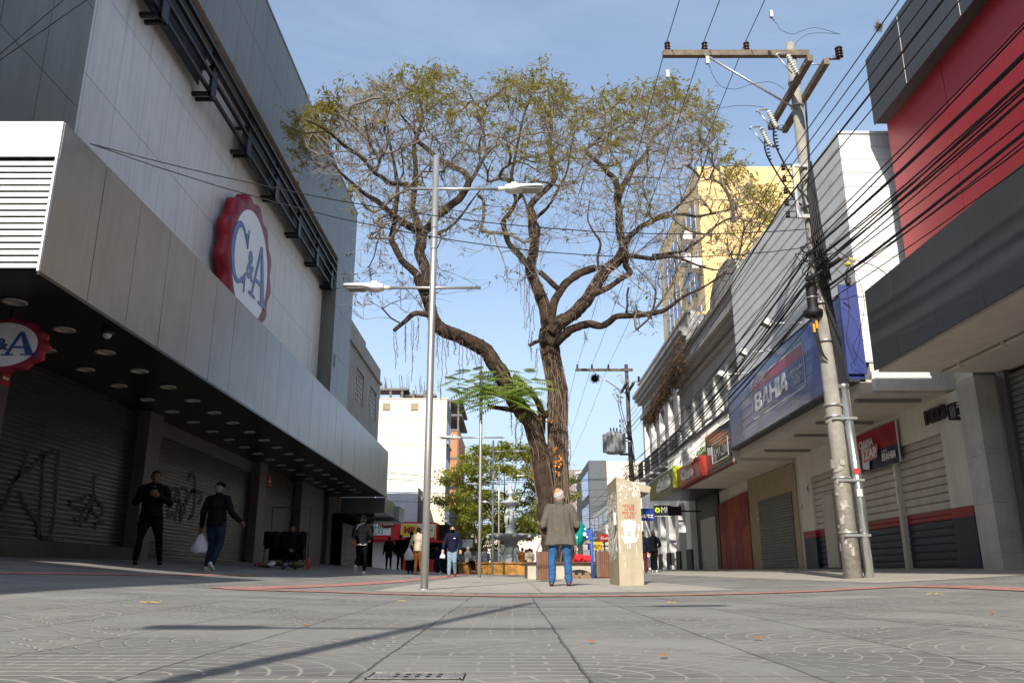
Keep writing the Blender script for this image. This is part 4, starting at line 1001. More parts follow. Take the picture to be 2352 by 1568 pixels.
for i, (x, y, lab, _) in enumerate(LP):
    o = lp if i == 0 else dup(lp)
    o.location = (x, y, gz(x, y)); o['label'] = lab; o['group'] = 'double arm lamp posts along the street'
sc = 1
# ---- utility poles
M_conc = mat('old_concrete_pole', (.31, .29, .25), .85, var=.25, vscale=4, streak=.35, bump=.4, bscale=18)
M_wood = mat('weathered_timber_arm', (.17, .14, .10), .85, var=.4, vscale=7, streak=.2, bump=.4, bscale=25)
M_porc = mat('grey_white_porcelain', (.55, .57, .53), .35, var=.08); M_brownp = mat('brown_porcelain', (.035, .016, .012), .25, var=.1)
M_cable = mat('black_cable', (.010, .010, .011), .6, var=0)
M_orange = mat('orange_tag', (.75, .28, .01), .5, var=0)
def insul(b, p, r, h, n=3, up=Vector((0, 0, 1))):
    prof = [(.0, 0)]
    for i in range(n): prof += [(r*.55, h*i/n), (r, h*(i+.25)/n), (r*.95, h*(i+.45)/n), (r*.5, h*(i+.8)/n)]
    prof += [(r*.4, h), (0, h)]
    M = up.to_track_quat('Z', 'Y').to_matrix().to_4x4(); b.lathe(prof, p, 12, M)
M_concd = mat('dark_concrete_pole', (.11, .10, .085), .9, var=.3, vscale=4, streak=.4, bump=.4, bscale=18)  # darker concrete tone for the second pole
def utility_pole(name, label, x, y, top, lean, detail):
    z0 = gz(x, y); t = thing(name, label, 'utility pole', (x, y, z0))
    def C(z): return Vector((x+lean*(z-z0)/10, y, z))
    b = MB(); b.tube([C(z0-.3), C(3), C(6), C(Z(top))], [.152, .134, .116, .088], 20); b.build('pole', M_conc if detail else M_concd, t)
    zt = Z(top)
    b = MB(); b.box(x-2.55+lean, y-.16, zt-.36, x+.30+lean, y-.05, zt-.24); b.build('cross_arm', M_wood, t)
    b = MB(); b.tube([(x-1.75+lean, y-.17, zt-.36), (x-.05+lean, y-.14, zt-1.55)], .022, 6); b.build('arm_brace', M_galv, t)
    for dx, dz in ((-.13, -1.15), (.16, -1.22)):
        b = MB(); b.box(x+lean+dx-.05, y-1.2, zt+dz-.06, x+lean+dx+.05, y+1.2, zt+dz+.06); b.build('double_arm', M_wood, t)
    for dy in (-1.05, 1.05): b = MB(); b.cyl((x+lean-.2, y+dy, zt-1.18), (x+lean+.26, y+dy, zt-1.18), .012, 6); b.build('arm_bolt', M_galv, t)
    for zz in (-1.42, -.9): b = MB(); b.lathe([(.115, 0), (.125, .0), (.125, .05), (.115, .05)], (C(zt+zz).x, y, zt+zz), 16); b.build('collar', M_galv, t)
    for dx in (-2.45, -1.72, -.90):
        b = MB(); insul(b, (x+dx+lean, y-.1, zt-.22), .062, .20); b.build('insulator', M_brownp, t)
    for (dx, dy, dz) in ((-.28, -.72, -.95), (-.30, .55, -1.35), (-.34, .95, -1.5)):
        b = MB(); u = Vector((-.35, 0, .94)); p = Vector((x+lean+dx+.08, y+dy, zt+dz-.2)); insul(b, p, .052, .42, 8, u); fz = b.build('cutout_fuse', M_porc, t)
        b = MB(); q = p+u*.45; b.tube([q, q+Vector((-.18, 0, .0)), q+Vector((-.22, 0, -.05))], .018, 6); b.tube([q+Vector((-.2, 0, -.02)), p+Vector((-.10, 0, .0))], .014, 8)
        b.tube([p, p+Vector((.1, 0, -.03))], .03, 6); b.build('fuse_tube', M_galv, fz)
    b = MB(); insul(b, (x+lean+.42, y-1.15, zt-1.12), .07, .24, 4); b.tube([(x+lean+.2, y-1.15, zt-1.14), (x+lean+.42, y-1.15, zt-1.14)], .02, 6); b.build('insulator', M_brownp, t)
    b = MB()
    for (dx, dy, k) in ((.1, -.2, 0), (-.25, .6, 1), (-.3, 1.0, 2)):
        P = smooth_path([(x+lean+dx, y+dy, zt-1.4), (x+lean+dx-.02, y+dy, zt-1.9), (x+lean+dx*.4, y+dy*.3-.1, zt-2.9-.2*k), (x+lean+.12*(k-1), y-.12, zt-3.3-.2*k), (x+.12, y-.14, zt-5)], 5)
        b.tube(P, .018, 6)
        if k: 
            for i in range(8): q = P[1]+(P[6]-P[1])*i/8; b.lathe([(.015, 0), (.036, .008), (.015, .02)], q, 8)
    b.build('riser_cable', M_cable, t)
    # spool rack for the low voltage lines
    xr = x+lean*.7-.30
    b = MB(); b.box(xr, y-.16, Z(6.35), xr+.05, y-.12, Z(7.45)); b.box(xr, y-.161, Z(7.38), x+lean*.75, y-.119, Z(7.44)); b.box(xr, y-.161, Z(6.35), x+lean*.6, y-.119, Z(6.42)); rk = b.build('spool_rack', M_galv, t)
    for i in range(5):
        b = MB(); zz = Z(6.42+.24*i); insul(b, (xr-.16, y-.14, zz-.05), .045, .10, 2); b.tube([(xr, y-.14, zz-.06), (xr-.2, y-.14, zz-.06)], .01, 6); b.tube([(xr, y-.14, zz+.06), (xr-.2, y-.14, zz+.06)], .01, 6); b.build('spool_insulator', M_brownp, rk)
    return t, C, zt
pl1, C1, zt1 = utility_pole('utility_pole', 'tall weathered concrete utility pole with timber cross arms in the right foreground', 5.60, 14.1, 10.15, -.10, 1)
x, y = 5.6, 14.1
b = MB(); b.tube([(5.83, 14.02, .2), (5.83, 14.02, 1.5), (5.76, 14.02, Z(3.2))], .078, 20); b.lathe([(.085, 0), (.095, .01), (.095, .07), (.085, .08)], (5.76, 14.02, Z(3.16)), 20); b.build('steel_conduit', mat('shiny_galvanised_pipe', (.55, .57, .56), .25, metal=.85, var=.12, vscale=3), pl1)
b = MB()
for k in range(6):
    o = (k-2.5)*.022
    b.tube(smooth_path([(5.76+o, 14.0-.01*(k % 2), Z(3.0)), (5.70+o, 13.93, Z(3.9)), (5.62+o, 13.93, Z(4.8)), (5.56+o*1.5, 13.93, Z(5.4+.15*k)), (5.54+o, 13.95, Z(7.0+.1*k))], 5), .016, 6)
b.build('cable_bundle', M_cable, pl1)
for zz in (1.0, 2.95, 3.15, 4.3, 5.0, 6.9, 1.9):
    b = MB(); b.lathe([(.148, 0), (.160, .0), (.160, .035), (.148, .035)], (C1(zz).x, 14.1, zz), 20)
    if zz in (1.0, 2.95, 1.9): b.box(5.47, 13.925, zz-.05, 5.90, 13.94, zz-.012)
    b.build('steel_band', M_galv, pl1)
for pts in ([(765,110),(800,150),(830,190),(900,215),(960,195),(1050,175),(1190,215)], [(370,390),(400,470),(450,540),(540,560),(640,530),(760,515),(850,560)], [(360,695),(500,670),(600,662),(720,672)], [(905,310),(930,260),(1000,215),(1100,208),(1200,215)], [(1150,350),(1190,362),(1212,330),(1205,290)]):
    b = MB(); b.tube(smooth_path([onY((2596+px_/1.568)/1.7415, py_/1.568/1.7415, 13.3) for px_, py_ in pts], 5), .0045, 5); b.build('jumper_wire', M_cable, pl1)
for (px_, py_) in ((765, 85), (365, 375), (115, 460)):
    q = onY((2596+px_/1.568)/1.7415, py_/1.568/1.7415, 13.3); b = MB(); b.box(q.x-.03, q.y-.03, q.z-.09, q.x+.03, q.y+.03, q.z+.05); b.tube([q, q+Vector((.04, 0, -.16))], .012, 6); b.build('line_clamp', M_galv, pl1)
b = MB(); b.prism([(.055*math.cos(TH*i/18), .055*math.sin(TH*i/18)) for i in range(18)], FR((5.79, 13.935, 2.02), 'C'), 0, .004); b.build('round_sticker', mat('red_sticker', (.45, .03, .04), .5, var=.2, vscale=30), pl1)
b = MB(); b.prism([(-.05, -.42), (.04, -.42), (.04, -.30), (-.05, -.30)], FR((5.80, 13.935, 2.02), 'C'), 0, .004); b.build('white_sticker', M_lamp, pl1)
b = MB(); rr = random.Random(19)     # paint and paper remnants pasted round the pole
for i in range(24):
    zz = rr.uniform(.5, 2.9); a = rr.uniform(2.6, 5.2); h = rr.uniform(.03, .16); w = rr.uniform(.05, .22); r = .156
    c = C1(zz); vs = []
    for q in range(5):
        aa = a+w*(q/4-.5)/r*.6; vs += [(c.x+r*math.cos(aa), 14.1+r*math.sin(aa), zz+rr.uniform(-.012, .012)), (c.x+r*math.cos(aa), 14.1+r*math.sin(aa), zz+h+rr.uniform(-.03, .03))]
    b.add(vs, [(2*q, 2*q+2, 2*q+3, 2*q+1) for q in range(4)])
b.build('paper_scraps', mat('peeling_white_paper', (.37, .345, .30), .85, var=.35, vscale=12), pl1)
b = MB(); letter(b, '-04', FR((5.44, 13.945, Z(4.9)), 'C'), .0, 0, .14, .07, .012, bold=.0); b.build('pole_number', M_black, pl1)
# splice closure hanging on the pole
t = thing('cable_splice_box', 'ribbed black cable splice closure strapped to the concrete pole', 'splice box', (5.33, 13.95, Z(5.0)))
b = MB(); prof = [(0, Z(4.45)), (.09, Z(4.46)), (.10, Z(4.6))]
for i in range(9): prof += [(.085, Z(4.62+.045*i)), (.098, Z(4.64+.045*i))]
prof += [(.09, Z(5.05)), (.075, Z(5.2)), (0, Z(5.22))]
b.lathe(prof, (5.34, 13.93, 0), 16); b.build('closure', M_cable, t)
b = MB(); b.lathe([(.15, 0), (.17, .04), (.17, .10), (.12, .13)], (5.36, 14.0, Z(4.47)), 16); b.build('cable_coil', M_cable, t)
b = MB(); [b.lathe([(.10, 0), (.103, 0), (.103, .02), (.10, .02)], (5.34, 13.93, Z(z_)), 16) for z_ in (4.78, 5.06)]; b.build('steel_straps', M_galv, t)
b = MB()
for k in range(3): b.tube(smooth_path([(5.31+.03*k, 13.93, Z(4.47)), (5.31+.03*k, 13.92, Z(4.2)), (5.38+.02*k, 13.92, Z(3.8)), (5.50, 13.93, Z(3.65))], 5), .012, 6)
b.build('tail_cables', M_cable, t)
b = MB(); b.box(5.29, 13.89, Z(4.15), 5.33, 13.91, Z(4.30)); b.box(5.345, 13.89, Z(4.22), 5.38, 13.91, Z(4.36)); b.build('orange_tags', M_orange, t)
pl2, C2, zt2 = utility_pole('utility_pole', 'dark second utility pole farther down the street, with the transformer', 5.80, 40.0, 10.25, -.1, 0)
t = thing('transformer', 'finned grey transformer hung on the second utility pole', 'transformer', (5.0, 39.9, Z(6.0)))
b = MB(); b.lathe([(.0, 0), (.36, .02), (.42, .1), (.42, .95), (.36, 1.05), (0, 1.1)], (4.95, 39.85, Z(5.75)), 20); b.build('tank', mat('transformer_grey', (.30, .31, .32), .5, var=.1, streak=.2), t)
b = MB()
for i in range(16): a = TH*i/16; M = Matrix.Translation((4.95, 39.85, Z(5.85))) @ Matrix.Rotation(a, 4, 'Z'); b.box(.42, -.012, 0, .56, .012, .85, M)
b.build('cooling_fins', mat('transformer_fins', (.34, .35, .36), .5, var=.1), t)
b = MB(); [insul(b, (4.8+.15*i, 39.85, Z(6.82)), .05, .22) for i in range(3)]; b.build('bushings', M_brownp, t)
b = MB(); b.box(5.2, 39.8, Z(5.7), 5.8, 39.9, Z(5.8)); b.box(5.2, 39.8, Z(6.5), 5.8, 39.9, Z(6.56)); b.build('bracket', M_lipd, t)
# ---- cables
M_paper0 = mat('pasted_paper', (.62, .61, .58), .85, var=.15, vscale=12)
def sagpath(a, c, sag, n=14):
    a = Vector(a); c = Vector(c); return [a+(c-a)*i/n-Vector((0, 0, sag*4*(i/n)*(1-i/n))) for i in range(n+1)]
def cable(a, mid, c, sag, r, label, group, name='overhead_cable', cat='cable', extra=None):
    b = MB(); P = sagpath(a, mid, sag) if mid is not None else sagpath(a, c, sag)
    if mid is not None: P += sagpath(mid, c, sag)[1:]
    b.tube(P, r, 6)
    if extra: extra(b, P)
    o = Vector(mid if mid is not None else a); return solo(b, name, M_cable, label, cat, tuple(o), group)
for k, dx in enumerate((-2.45, -1.72, -.90)):
    X = 5.6-.10+dx
    cable((X, -12, Z(10.15)), (X, 14.0, Z(10.15)), (X+.2, 40, Z(10.2)), .25, .0085, 'high voltage wire on the '+('outermost', 'middle', 'innermost')[k]+' insulator of the cross arm over the street', 'high voltage wires')
    cable((X+.2, 40, Z(10.2)), None, (X+.3, 92, Z(10.4)), .8, .009, 'high voltage wire beyond the second pole, '+('outermost', 'middle', 'innermost')[k]+' of the three', 'high voltage wires')
for i in range(5):
    zz = Z(6.42+.24*i); X = 5.02
    cable((X+.1, -12, zz+.2), (X, 14.0, zz), (X+.3, 40, zz-.1), .30, (.016 if i == 1 else .009), 'low voltage wire on the spool rack of the concrete pole, '+('lowest', 'second lowest and thickest', 'middle', 'second highest', 'highest')[i], 'low voltage wires')
rr = random.Random(21)
tele = [(5.40, 5.72, .020), (5.42, 5.50, .012), (5.50, 5.30, .013), (5.75, 4.95, .021), (5.45, 5.75, .012), (5.6, 5.90, .012), (5.7, 5.45, .014), (5.5, 5.15, .010), (5.65, 4.95, .010), (5.72, 5.6, .012),
        (5.55, 4.8, .009), (5.45, 6.0, .010), (5.7, 5.25, .009), (5.6, 5.38, .013), (5.78, 4.7, .008)]
ORD = ['first', 'second', 'third', 'fourth', 'fifth', 'sixth', 'seventh', 'eighth', 'ninth', 'tenth', 'eleventh', 'twelfth', 'thirteenth', 'fourteenth', 'lowest']
for k, (X, zz, r) in enumerate(tele):
    thick = r > .0125
    e = rr.uniform(-.25, .25)
    cable((X+e*.6, -12, Z(zz+.25+e)), (5.5+(X-5.55)*.5, 13.98, Z(5.35+(zz-5.35)*.95)), (5.75+rr.uniform(-.1, .1), 40, Z(4.7+(zz-5.3)*.9)), rr.uniform(.25, .75), r,
          ('thick' if thick else 'thin')+' black '+('cable' if thick else 'wire')+' along the shops, '+ORD[sorted(range(15), key=lambda q: -tele[q][1]).index(k)]+' from the top at the concrete pole', 'telephone lines along the shops')
for k in range(8):
    zz = 4.0+.22*k; r = rr.choice((.01, .014, .02))
    cable((5.8, 40, Z(zz+.3)), None, (5.9+rr.uniform(-.3, .3), 66, Z(zz+rr.uniform(-.3, .6))), rr.uniform(.3, .9), r, 'dark telephone wire beyond the second utility pole, '+ORD[7-k]+' from the top', 'wires beyond the second pole')
# coiled knot of cables at both poles
for (px, py, zc, s, lab) in ((5.47, 13.95, Z(5.3), 1.0, 'tangle of black cables wrapped round the concrete pole'), (5.72, 39.85, Z(4.6), 1.5, 'tangle of black cables wrapped round the second pole')):
    b = MB(); rr = random.Random(int(px*100))
    for k in range(12):
        a0 = rr.uniform(0, TH); P = []
        z_ = zc+rr.uniform(-.35, .35)*s; ra = rr.uniform(.16, .30)*s
        for i in range(9): a = a0+i*.6; P.append((px+ra*math.cos(a)*rr.uniform(.8, 1.1), py+ra*.8*math.sin(a), z_+rr.uniform(-.07, .07)*s+.02*i))
        b.tube(smooth_path(P, 3), rr.uniform(.005, .010)*s, 5)
    b.tube([(px-.25*s, py-.2, zc-.25*s), (px+.35*s, py-.25, zc+.15*s)], .035*s, 8)
    solo(b, 'cable_tangle', M_cable, lab, 'cable tangle', (px, py, zc))
# wires across the street
p0 = onX(207, 330, -5.84)
for k in range(2):
    cable((p0.x, p0.y, p0.z), None, (5.45, 14.0, Z(6.15-.35*k)), .55+.22*k, .008, ('upper' if k == 0 else 'lower')+' of two wires crossing the street from the metal canopy to the concrete pole', 'wires crossing the street')
for k, (x0, y0, x1, y1) in enumerate(((0, 145, 256, 0), (0, 161, 348, 0))):
    x0, y0, x1, y1 = 0, (340, 378)[k]/1.568/1.7415, (400, 545)[k]/1.568/1.7415, 0
    a = onX(x0, y0, -7.85); c = onY(x1, y1, 7.6); d = c-a
    cable(tuple(a-d*.25), None, tuple(a+d*3.2), .0, .007, ('upper' if k == 0 else 'lower')+' of two dark wires across the top left corner', 'wires in the top left corner')
for k, (Y, y0, y1) in enumerate(((41, 1082, 1098), (45, 1098, 1096), (52, 1150, 1132), (60, 1168, 1160), (62, 1182, 1184), (70, 1186, 1178), (75, 1196, 1192), (84, 1248, 1252), (86, 1258, 1262), (95, 1276, 1270), (58, 1128, 1118), (66, 1142, 1148))):
    a = onY(866, y0, Y); c = onY(1476 if k % 3 else 1400, y1, Y+2)
    cable(tuple(a), None, tuple(c), .25, .014, 'thin wire crossing the far end of the street, '+('highest', 'fourth highest', 'third highest', 'sixth highest', 'eighth highest', 'seventh highest', 'tenth highest', 'third lowest', 'second lowest', 'lowest', 'second highest', 'fifth highest')[k], 'wires across the far street')
# loose service cables beside the blue end panel
for k, (pts, lab) in enumerate((([(1905, 560), (1945, 590), (1975, 600), (2010, 612), (2040, 632)], 'loose black service cable drooping from the pole to the grey canopy'),
        ([(1905, 575), (1960, 620), (1985, 690), (1975, 760), (1960, 800), (1985, 835)], 'loose thin cable hanging in front of the blue end panel'),
        ([(1900, 600), (1940, 640), (1950, 720), (1945, 780), (1965, 840)], 'second loose cable looping down the blue end panel'))):
    b = MB(); b.tube(smooth_path([onY(px_, py_, 14.0+.15*i_) for i_, (px_, py_) in enumerate(pts)], 5), .008 if k == 0 else .005, 6); solo(b, 'loose_cable', M_cable, lab, 'cable', tuple(onY(*pts[0], 14)))
q = onY(1950, 592, 14.1); b = MB(); b.tube([q, q+Vector((.11, 0, -.09))], .018, 8); solo(b, 'cable_tag', mat('yellow_cable_tag', (.62, .42, .02), .5, var=.1), 'yellow tag on the loose cable beside the blue end panel', 'cable tag', tuple(q))
for (px_, py_, w_, h_, X_, lab) in ((z7(997, 1500)[0], z7(997, 1500)[1], .16, .36, 8.09, 'black and white pasted notice on the wall left of the cream shutters'), (*zD(965, 465, 2596, 1731, 1.568), .10, .34, 7.98, 'torn pale notice on the edge beside the dark shutter'), (*zD(685, 520, 2596, 1731, 1.568), .10, .32, 7.98, 'pale notice strip between plywood and the dark shutter')):
    q = onX(px_, py_, X_); b = MB(); b.prism([(-w_/2, -h_/2), (w_/2, -h_/2+.03), (w_/2-.02, h_/2), (-w_/2+.01, h_/2-.02)], FR((X_-.008, q.y, q.z), 'R'), 0, .005); b.cur = 1; b.prism([(-w_*.2, -h_*.1), (w_*.3, -h_*.15), (w_*.25, h_*.3), (-w_*.1, h_*.2)], FR((X_-.008, q.y, q.z), 'R'), .0055, .007)
    solo(b, 'pasted_notice', [M_paper0, M_spray], lab, 'notice', tuple(q))
# bird nest and grass tuft on the wires
def tuft(name, label, p, r, n, m, seed, cat):
    b = MB(); rr = random.Random(seed)
    for i in range(n):
        d = Vector((rr.gauss(0, 1), rr.gauss(0, 1), rr.gauss(0, 1))).normalized(); q = Vector(p)+d*r*rr.uniform(.0, .5); e = q+Vector((rr.gauss(0, 1), rr.gauss(0, 1), rr.gauss(0, 1))).normalized()*r*rr.uniform(.4, .9)
        w = (e-q).cross(Vector((.3, .5, .8))).normalized()*r*.05; b.add([q-w, q+w, e], [(0, 1, 2)])
    return solo(b, name, m, label, cat, tuple(p))
M_dry = mat('dry_brown_growth', (.16, .095, .045), .9, var=.4, vscale=9); M_drydk = mat('dark_twigs', (.03, .026, .022), .9, var=.3)
tuft('wire_nest', 'dark round nest stuck on a wire left of the second pole', tuple(onY(1367, 869, 36)), .30, 500, M_drydk, 1, 'nest')
tuft('air_plant', 'small spiky air plant on a wire near the grey upper band', tuple(onX(2018, 62, 5.2)), .11, 110, mat('air_plant_brown', (.20, .13, .07), .9, var=.3), 2, 'air plant')
# dry epiphytes hanging along a cable in front of the balcony building
A0 = onX(1574, 800, 6.7); A1 = onX(1487, 968, 6.7)
b = MB(); rr = random.Random(5)
for i in range(5200):
    u = rr.random()**.85; c = A0+(A1-A0)*u; rad = (.28+.30*math.sin(u*9+1)**2)*(1-.35*u)
    q = c+Vector((rr.gauss(0, .12), rr.gauss(0, .25), rr.gauss(-.12, .5)*rad*1.4)); e = q+Vector((rr.gauss(0, .1), rr.gauss(0, .1), rr.gauss(-.06, .12)))
    w = Vector((rr.gauss(0, 1), rr.gauss(0, 1), rr.gauss(0, 1))).normalized()*.02; b.add([q-w, q+w, e], [(0, 1, 2)])
b.tube(sagpath(A0+(A0-A1)*.25, A1, .1), .02, 6)
solo(b, 'hanging_dry_plants', M_dry, 'brown dry plants clinging to a cable before the old cornices', 'dry plants', tuple(A0))
# potted greenery behind the red sign
b = MB(); rr = random.Random(8); pc = onX(1610, 1043, 6.45)
for i in range(260):
    q = Vector((6.45+rr.uniform(-.1, .15), pc.y+rr.uniform(-1.1, 1.1), Z(3.85)+rr.uniform(0, .32))); e = q+Vector((rr.gauss(0, .05), rr.gauss(0, .05), rr.gauss(.06, .05))); w = Vector((rr.gauss(0, 1), rr.gauss(0, 1), 0)).normalized()*.03
    b.add([q-w, (q+e)/2+w, e, (q+e)/2-w], [(0, 1, 2, 3)])
solo(b, 'planter_greenery', mat('fresh_leaf_green', (.10, .17, .02), .6, var=.3, vscale=8), 'bright green leafy plants on the canopy above the red sign', 'plants', (6.45, pc.y, Z(3.85)))

# ---- taped pillar with stencilled words
M_kio = mat('tan_painted_masonry', (.39, .335, .232), .75, var=.16, vscale=2.6, streak=.22, bump=.15)
M_paper = mat('torn_white_poster', (.74, .74, .73), .8, var=.08, vscale=14)
M_gluegr = mat('glue_residue', (.50, .47, .40), .8, var=.3, vscale=14)
M_sten = mat('red_stencil', (.42, .05, .02), .8, var=.2, vscale=30)
YK = 14.6; k0 = onY(1420.8, 1343, YK); k1 = onY(1479.5, 1343, YK)
def kx(x): return (x-1176)/FP
t = thing('masonry_pillar', 'tan masonry pillar with slanted top, red stencilled words and torn posters', 'pillar', (k0.x, YK, gz(k0.x, YK)))
q = [onY(*v, YK) for v in ((1420.8, 1343), (1479.5, 1343), (1476, 1128), (1492.5, 1128.5), (1495, 1117.5), (1417.5, 1094))]
xl = (q[0].x+q[5].x)/2
poly = [(xl, 0), (q[1].x, 0), (q[1].x, q[2].z), (q[3].x, q[3].z-.02), (q[4].x, q[4].z), (xl, q[5].z)]
b = MB(); b.prism(poly, FR((0, YK, 0), 'C'), -1.45, 0)
b.build('pillar_body', M_kio, t)
M = FR((xl, YK, gz(xl, YK)), 'C'); KW = q[1].x-xl; zz0 = gz(xl, YK)
def kv(y): return onY(1450, y, YK).z-zz0
def ku(x): return onY(x, 1250, YK).x-xl
def zK(x, y): return (2350+x/3.135)/1.7415, (1880+y/3.135)/1.7415
b = MB()
for s, x0, x1, y0, y1 in (('NÃO SE', 455, 605, 420, 458), ('LIXE', 483, 606, 463, 502), ('PRO SEU', 450, 618, 515, 552), ('LIXO', 478, 606, 562, 603)):
    (ax, ay), (cx_, cy_) = zK(x0, y1), zK(x1, y0); letter(b, s, M, ku(ax), kv(ay), ku(cx_)-ku(ax), kv(cy_)-kv(ay), .006, bold=.018, spacing=1.1)
b.build('stencilled_words', M_sten, t)
b = MB(); P = [zK(*v) for v in ((430, 640), (520, 620), (620, 640), (610, 700), (600, 760), (590, 820), (635, 870), (600, 900), (520, 905), (465, 920), (455, 860), (465, 790), (458, 710), (430, 705))]
b.prism([(ku(a), kv(c)) for a, c in P][::-1], M, .001, .005); pz = b.build('poster', M_paper, t)
b = MB()
for s, x0, x1, y0, y1 in (('Onde há sol', 455, 595, 674, 690), ('tenda, há brisa', 458, 590, 705, 720), ('de extensão', 475, 575, 733, 748), ('um encontro marcado na rua', 470, 585, 838, 846), ('com todos os vizinhos', 480, 585, 852, 860)):
    (ax, ay), (cx_, cy_) = zK(x0, y1), zK(x1, y0); letter(b, s, M, ku(ax), kv(ay), ku(cx_)-ku(ax), kv(cy_)-kv(ay), .0065, bold=.01)
cxk, cyk = zK(530, 798); 
b.prism([(ku(cxk)+.034*math.cos(TH*i/16), kv(cyk)+.034*math.sin(TH*i/16)) for i in range(16)], M, .0055, .0065); b.build('print', M_spray, pz)
b = MB(); b.prism([(ku(cxk)+.022*math.cos(TH*i/16), kv(cyk)+.022*math.sin(TH*i/16)) for i in range(16)], M, .0066, .0070); b.build('print_ring', M_paper, pz)
b = MB(); rr = random.Random(12)
def scrap(b, M, u, v, w, h, d):
    n = 7; b.prism([(u+w*.5*math.cos(TH*i/n)*rr.uniform(.5, 1), v+h*.5*math.sin(TH*i/n)*rr.uniform(.5, 1)) for i in range(n)], M, d, d+.002)
for (x, y, w, h) in ((548, 235, .03, .06), (500, 345, .03, .05), (433, 375, .025, .07), (446, 215, .015, .12), (480, 190, .10, .02), (620, 200, .09, .16), (630, 250, .03, .2), (600, 300, .04, .12), (660, 230, .02, .12), (425, 250, .03, .05),
                     (640, 300, .03, .1), (500, 950, .02, .15), (535, 940, .02, .18), (400, 850, .012, .3), (408, 990, .01, .2), (452, 1090, .008, .15), (463, 1190, .01, .12), (615, 1000, .01, .25), (650, 720, .03, .2), (640, 820, .04, .1), (440, 830, .02, .08)):
    a, c = zK(x, y); scrap(b, M, ku(a), kv(c), w, h, .001)
for k in range(60): a, c = zK(rr.uniform(390, 690), rr.uniform(150, 330)); scrap(b, M, ku(a), kv(c), rr.uniform(.008, .025), rr.uniform(.01, .05), .0008)
b.build('paper_scraps', M_paper, t)
ML = Matrix(((0, 0, -1, xl-.001), (-1, 0, 0, YK+1.45), (0, 1, 0, zz0), (0, 0, 0, 1)))   # frame of the left side
b = MB()
for k in range(260): scrap(b, ML, rr.uniform(.04, 1.4), rr.uniform(.55, 1.55), rr.uniform(.02, .14), rr.uniform(.03, .22), .0005+.00002*k)
b.build('old_poster_layers', M_gluegr, t)
b = MB()
for k in range(70): scrap(b, ML, rr.uniform(.04, 1.4), rr.uniform(.45, 1.6), rr.uniform(.01, .07), rr.uniform(.03, .16), .008+.00003*k)
b.prism([(1.25, .98), (1.43, 1.02), (1.44, 1.22), (1.30, 1.18)], ML, .02, .06)
b.build('paper_scraps', M_paper, t)

# ---- litter bins of wooden slats
M_slat = mat('brown_slat', (.17, .07, .035), .55, var=.25, vscale=6, streak=.15)
def bin_(label, x0, x1, Y, h):
    a = onY(x0, 1330, Y); c = onY(x1, 1330, Y); w = c.x-a.x; cx, z0 = (a.x+c.x)/2, gz((a.x+c.x)/2, Y)
    t = thing('litter_bin', label, 'litter bin', (cx, Y+w/2, z0), group='slatted litter bins')
    b = MB(); b.box(-w/2, -w/2+.02, .03, -w/2+.035, w/2, h+.01); b.box(w/2-.035, -w/2+.02, .03, w/2, w/2, h+.01); b.box(-w/2, -w/2+.03, .03, w/2, w/2, .06); b.box(-w/2+.03, -w/2+.055, .06, w/2-.03, w/2-.03, h-.05)
    b.build('frame', mat('bin_grey_frame', (.15, .15, .155), .5, metal=.3, var=.1), t, world=False)
    n = 6
    for i in range(n):
        u = -w/2+.05+(w-.10)*(i+.5)/n; b = MB(); b.box(u-.034, -w/2, .03, u+.034, -w/2+.022, h); b.build('slat', M_slat, t, world=False)
    for i in range(n):
        u = -w/2+.05+(w-.10)*(i+.5)/n; b = MB(); b.box(u-.034, w/2+.001, .03, u+.034, w/2+.022, h); b.build('slat', M_slat, t, world=False)
bin_('slatted brown litter bin partly hidden by the legs of the old man', 1233, 1278, 20.6, .70)
bin_('slatted brown litter bin beside the tan pillar', 1372, 1408, 25.0, .76)

# ---- planter wall with bench boards round the tree
M_plw = mat('planter_render', (.42, .385, .30), .8, var=.1, streak=.2, bump=.1); M_bench = mat('dark_bench_board', (.11, .05, .03), .5, var=.2); M_earth = mat('planter_soil', (.09, .06, .04), .95, var=.4, bump=.5)
px0 = onY(1212, 1325, 25.5).x; px1 = onY(1410, 1325, 25.5).x; z0 = .20
t = thing('tree_planter', 'low beige planter wall with dark bench boards round the big tree', 'planter', ((px0+px1)/2, 28.5, z0))
b = MB()
for (a, c, d, e) in ((px0, 25.5, px1, 25.75), (px0, 31.3, px1, 31.55), (px0, 25.752, px0+.25, 31.298), (px1-.25, 25.752, px1, 31.298)): b.box(a, c, 0, d, e, z0+.50)
b.build('wall', M_plw, t)
b = MB(); b.box(px0+.26, 25.76, .1, px1-.26, 31.29, z0+.46); b.build('soil', M_earth, t)
b = MB()
for i in range(3): b.box(px0-.12, 25.38+.14*i, z0+.52, px1+.1, 25.50+.14*i, z0+.56); 
for i in range(3): b.box(px0-.14+.14*i, 25.9, z0+.521, px0-.02+.14*i, 31.4, z0+.561)
b.build('bench_boards', M_bench, t)
p = onY(1330, 1326, 25.49)   # arched hole with rubble
b = MB(); b.prism([(p.x+.45*math.cos(math.radians(a)), .26+.28*math.sin(math.radians(a))) for a in range(0, 181, 15)], FR((0, 25.5, 0), 'C'), -.2, .006); b.build('drain_arch', M_dark, t)
t = thing('rubble_pile', 'small heap of broken bricks in front of the planter wall', 'rubble', (p.x, 25.3, .27)); rr = random.Random(4)
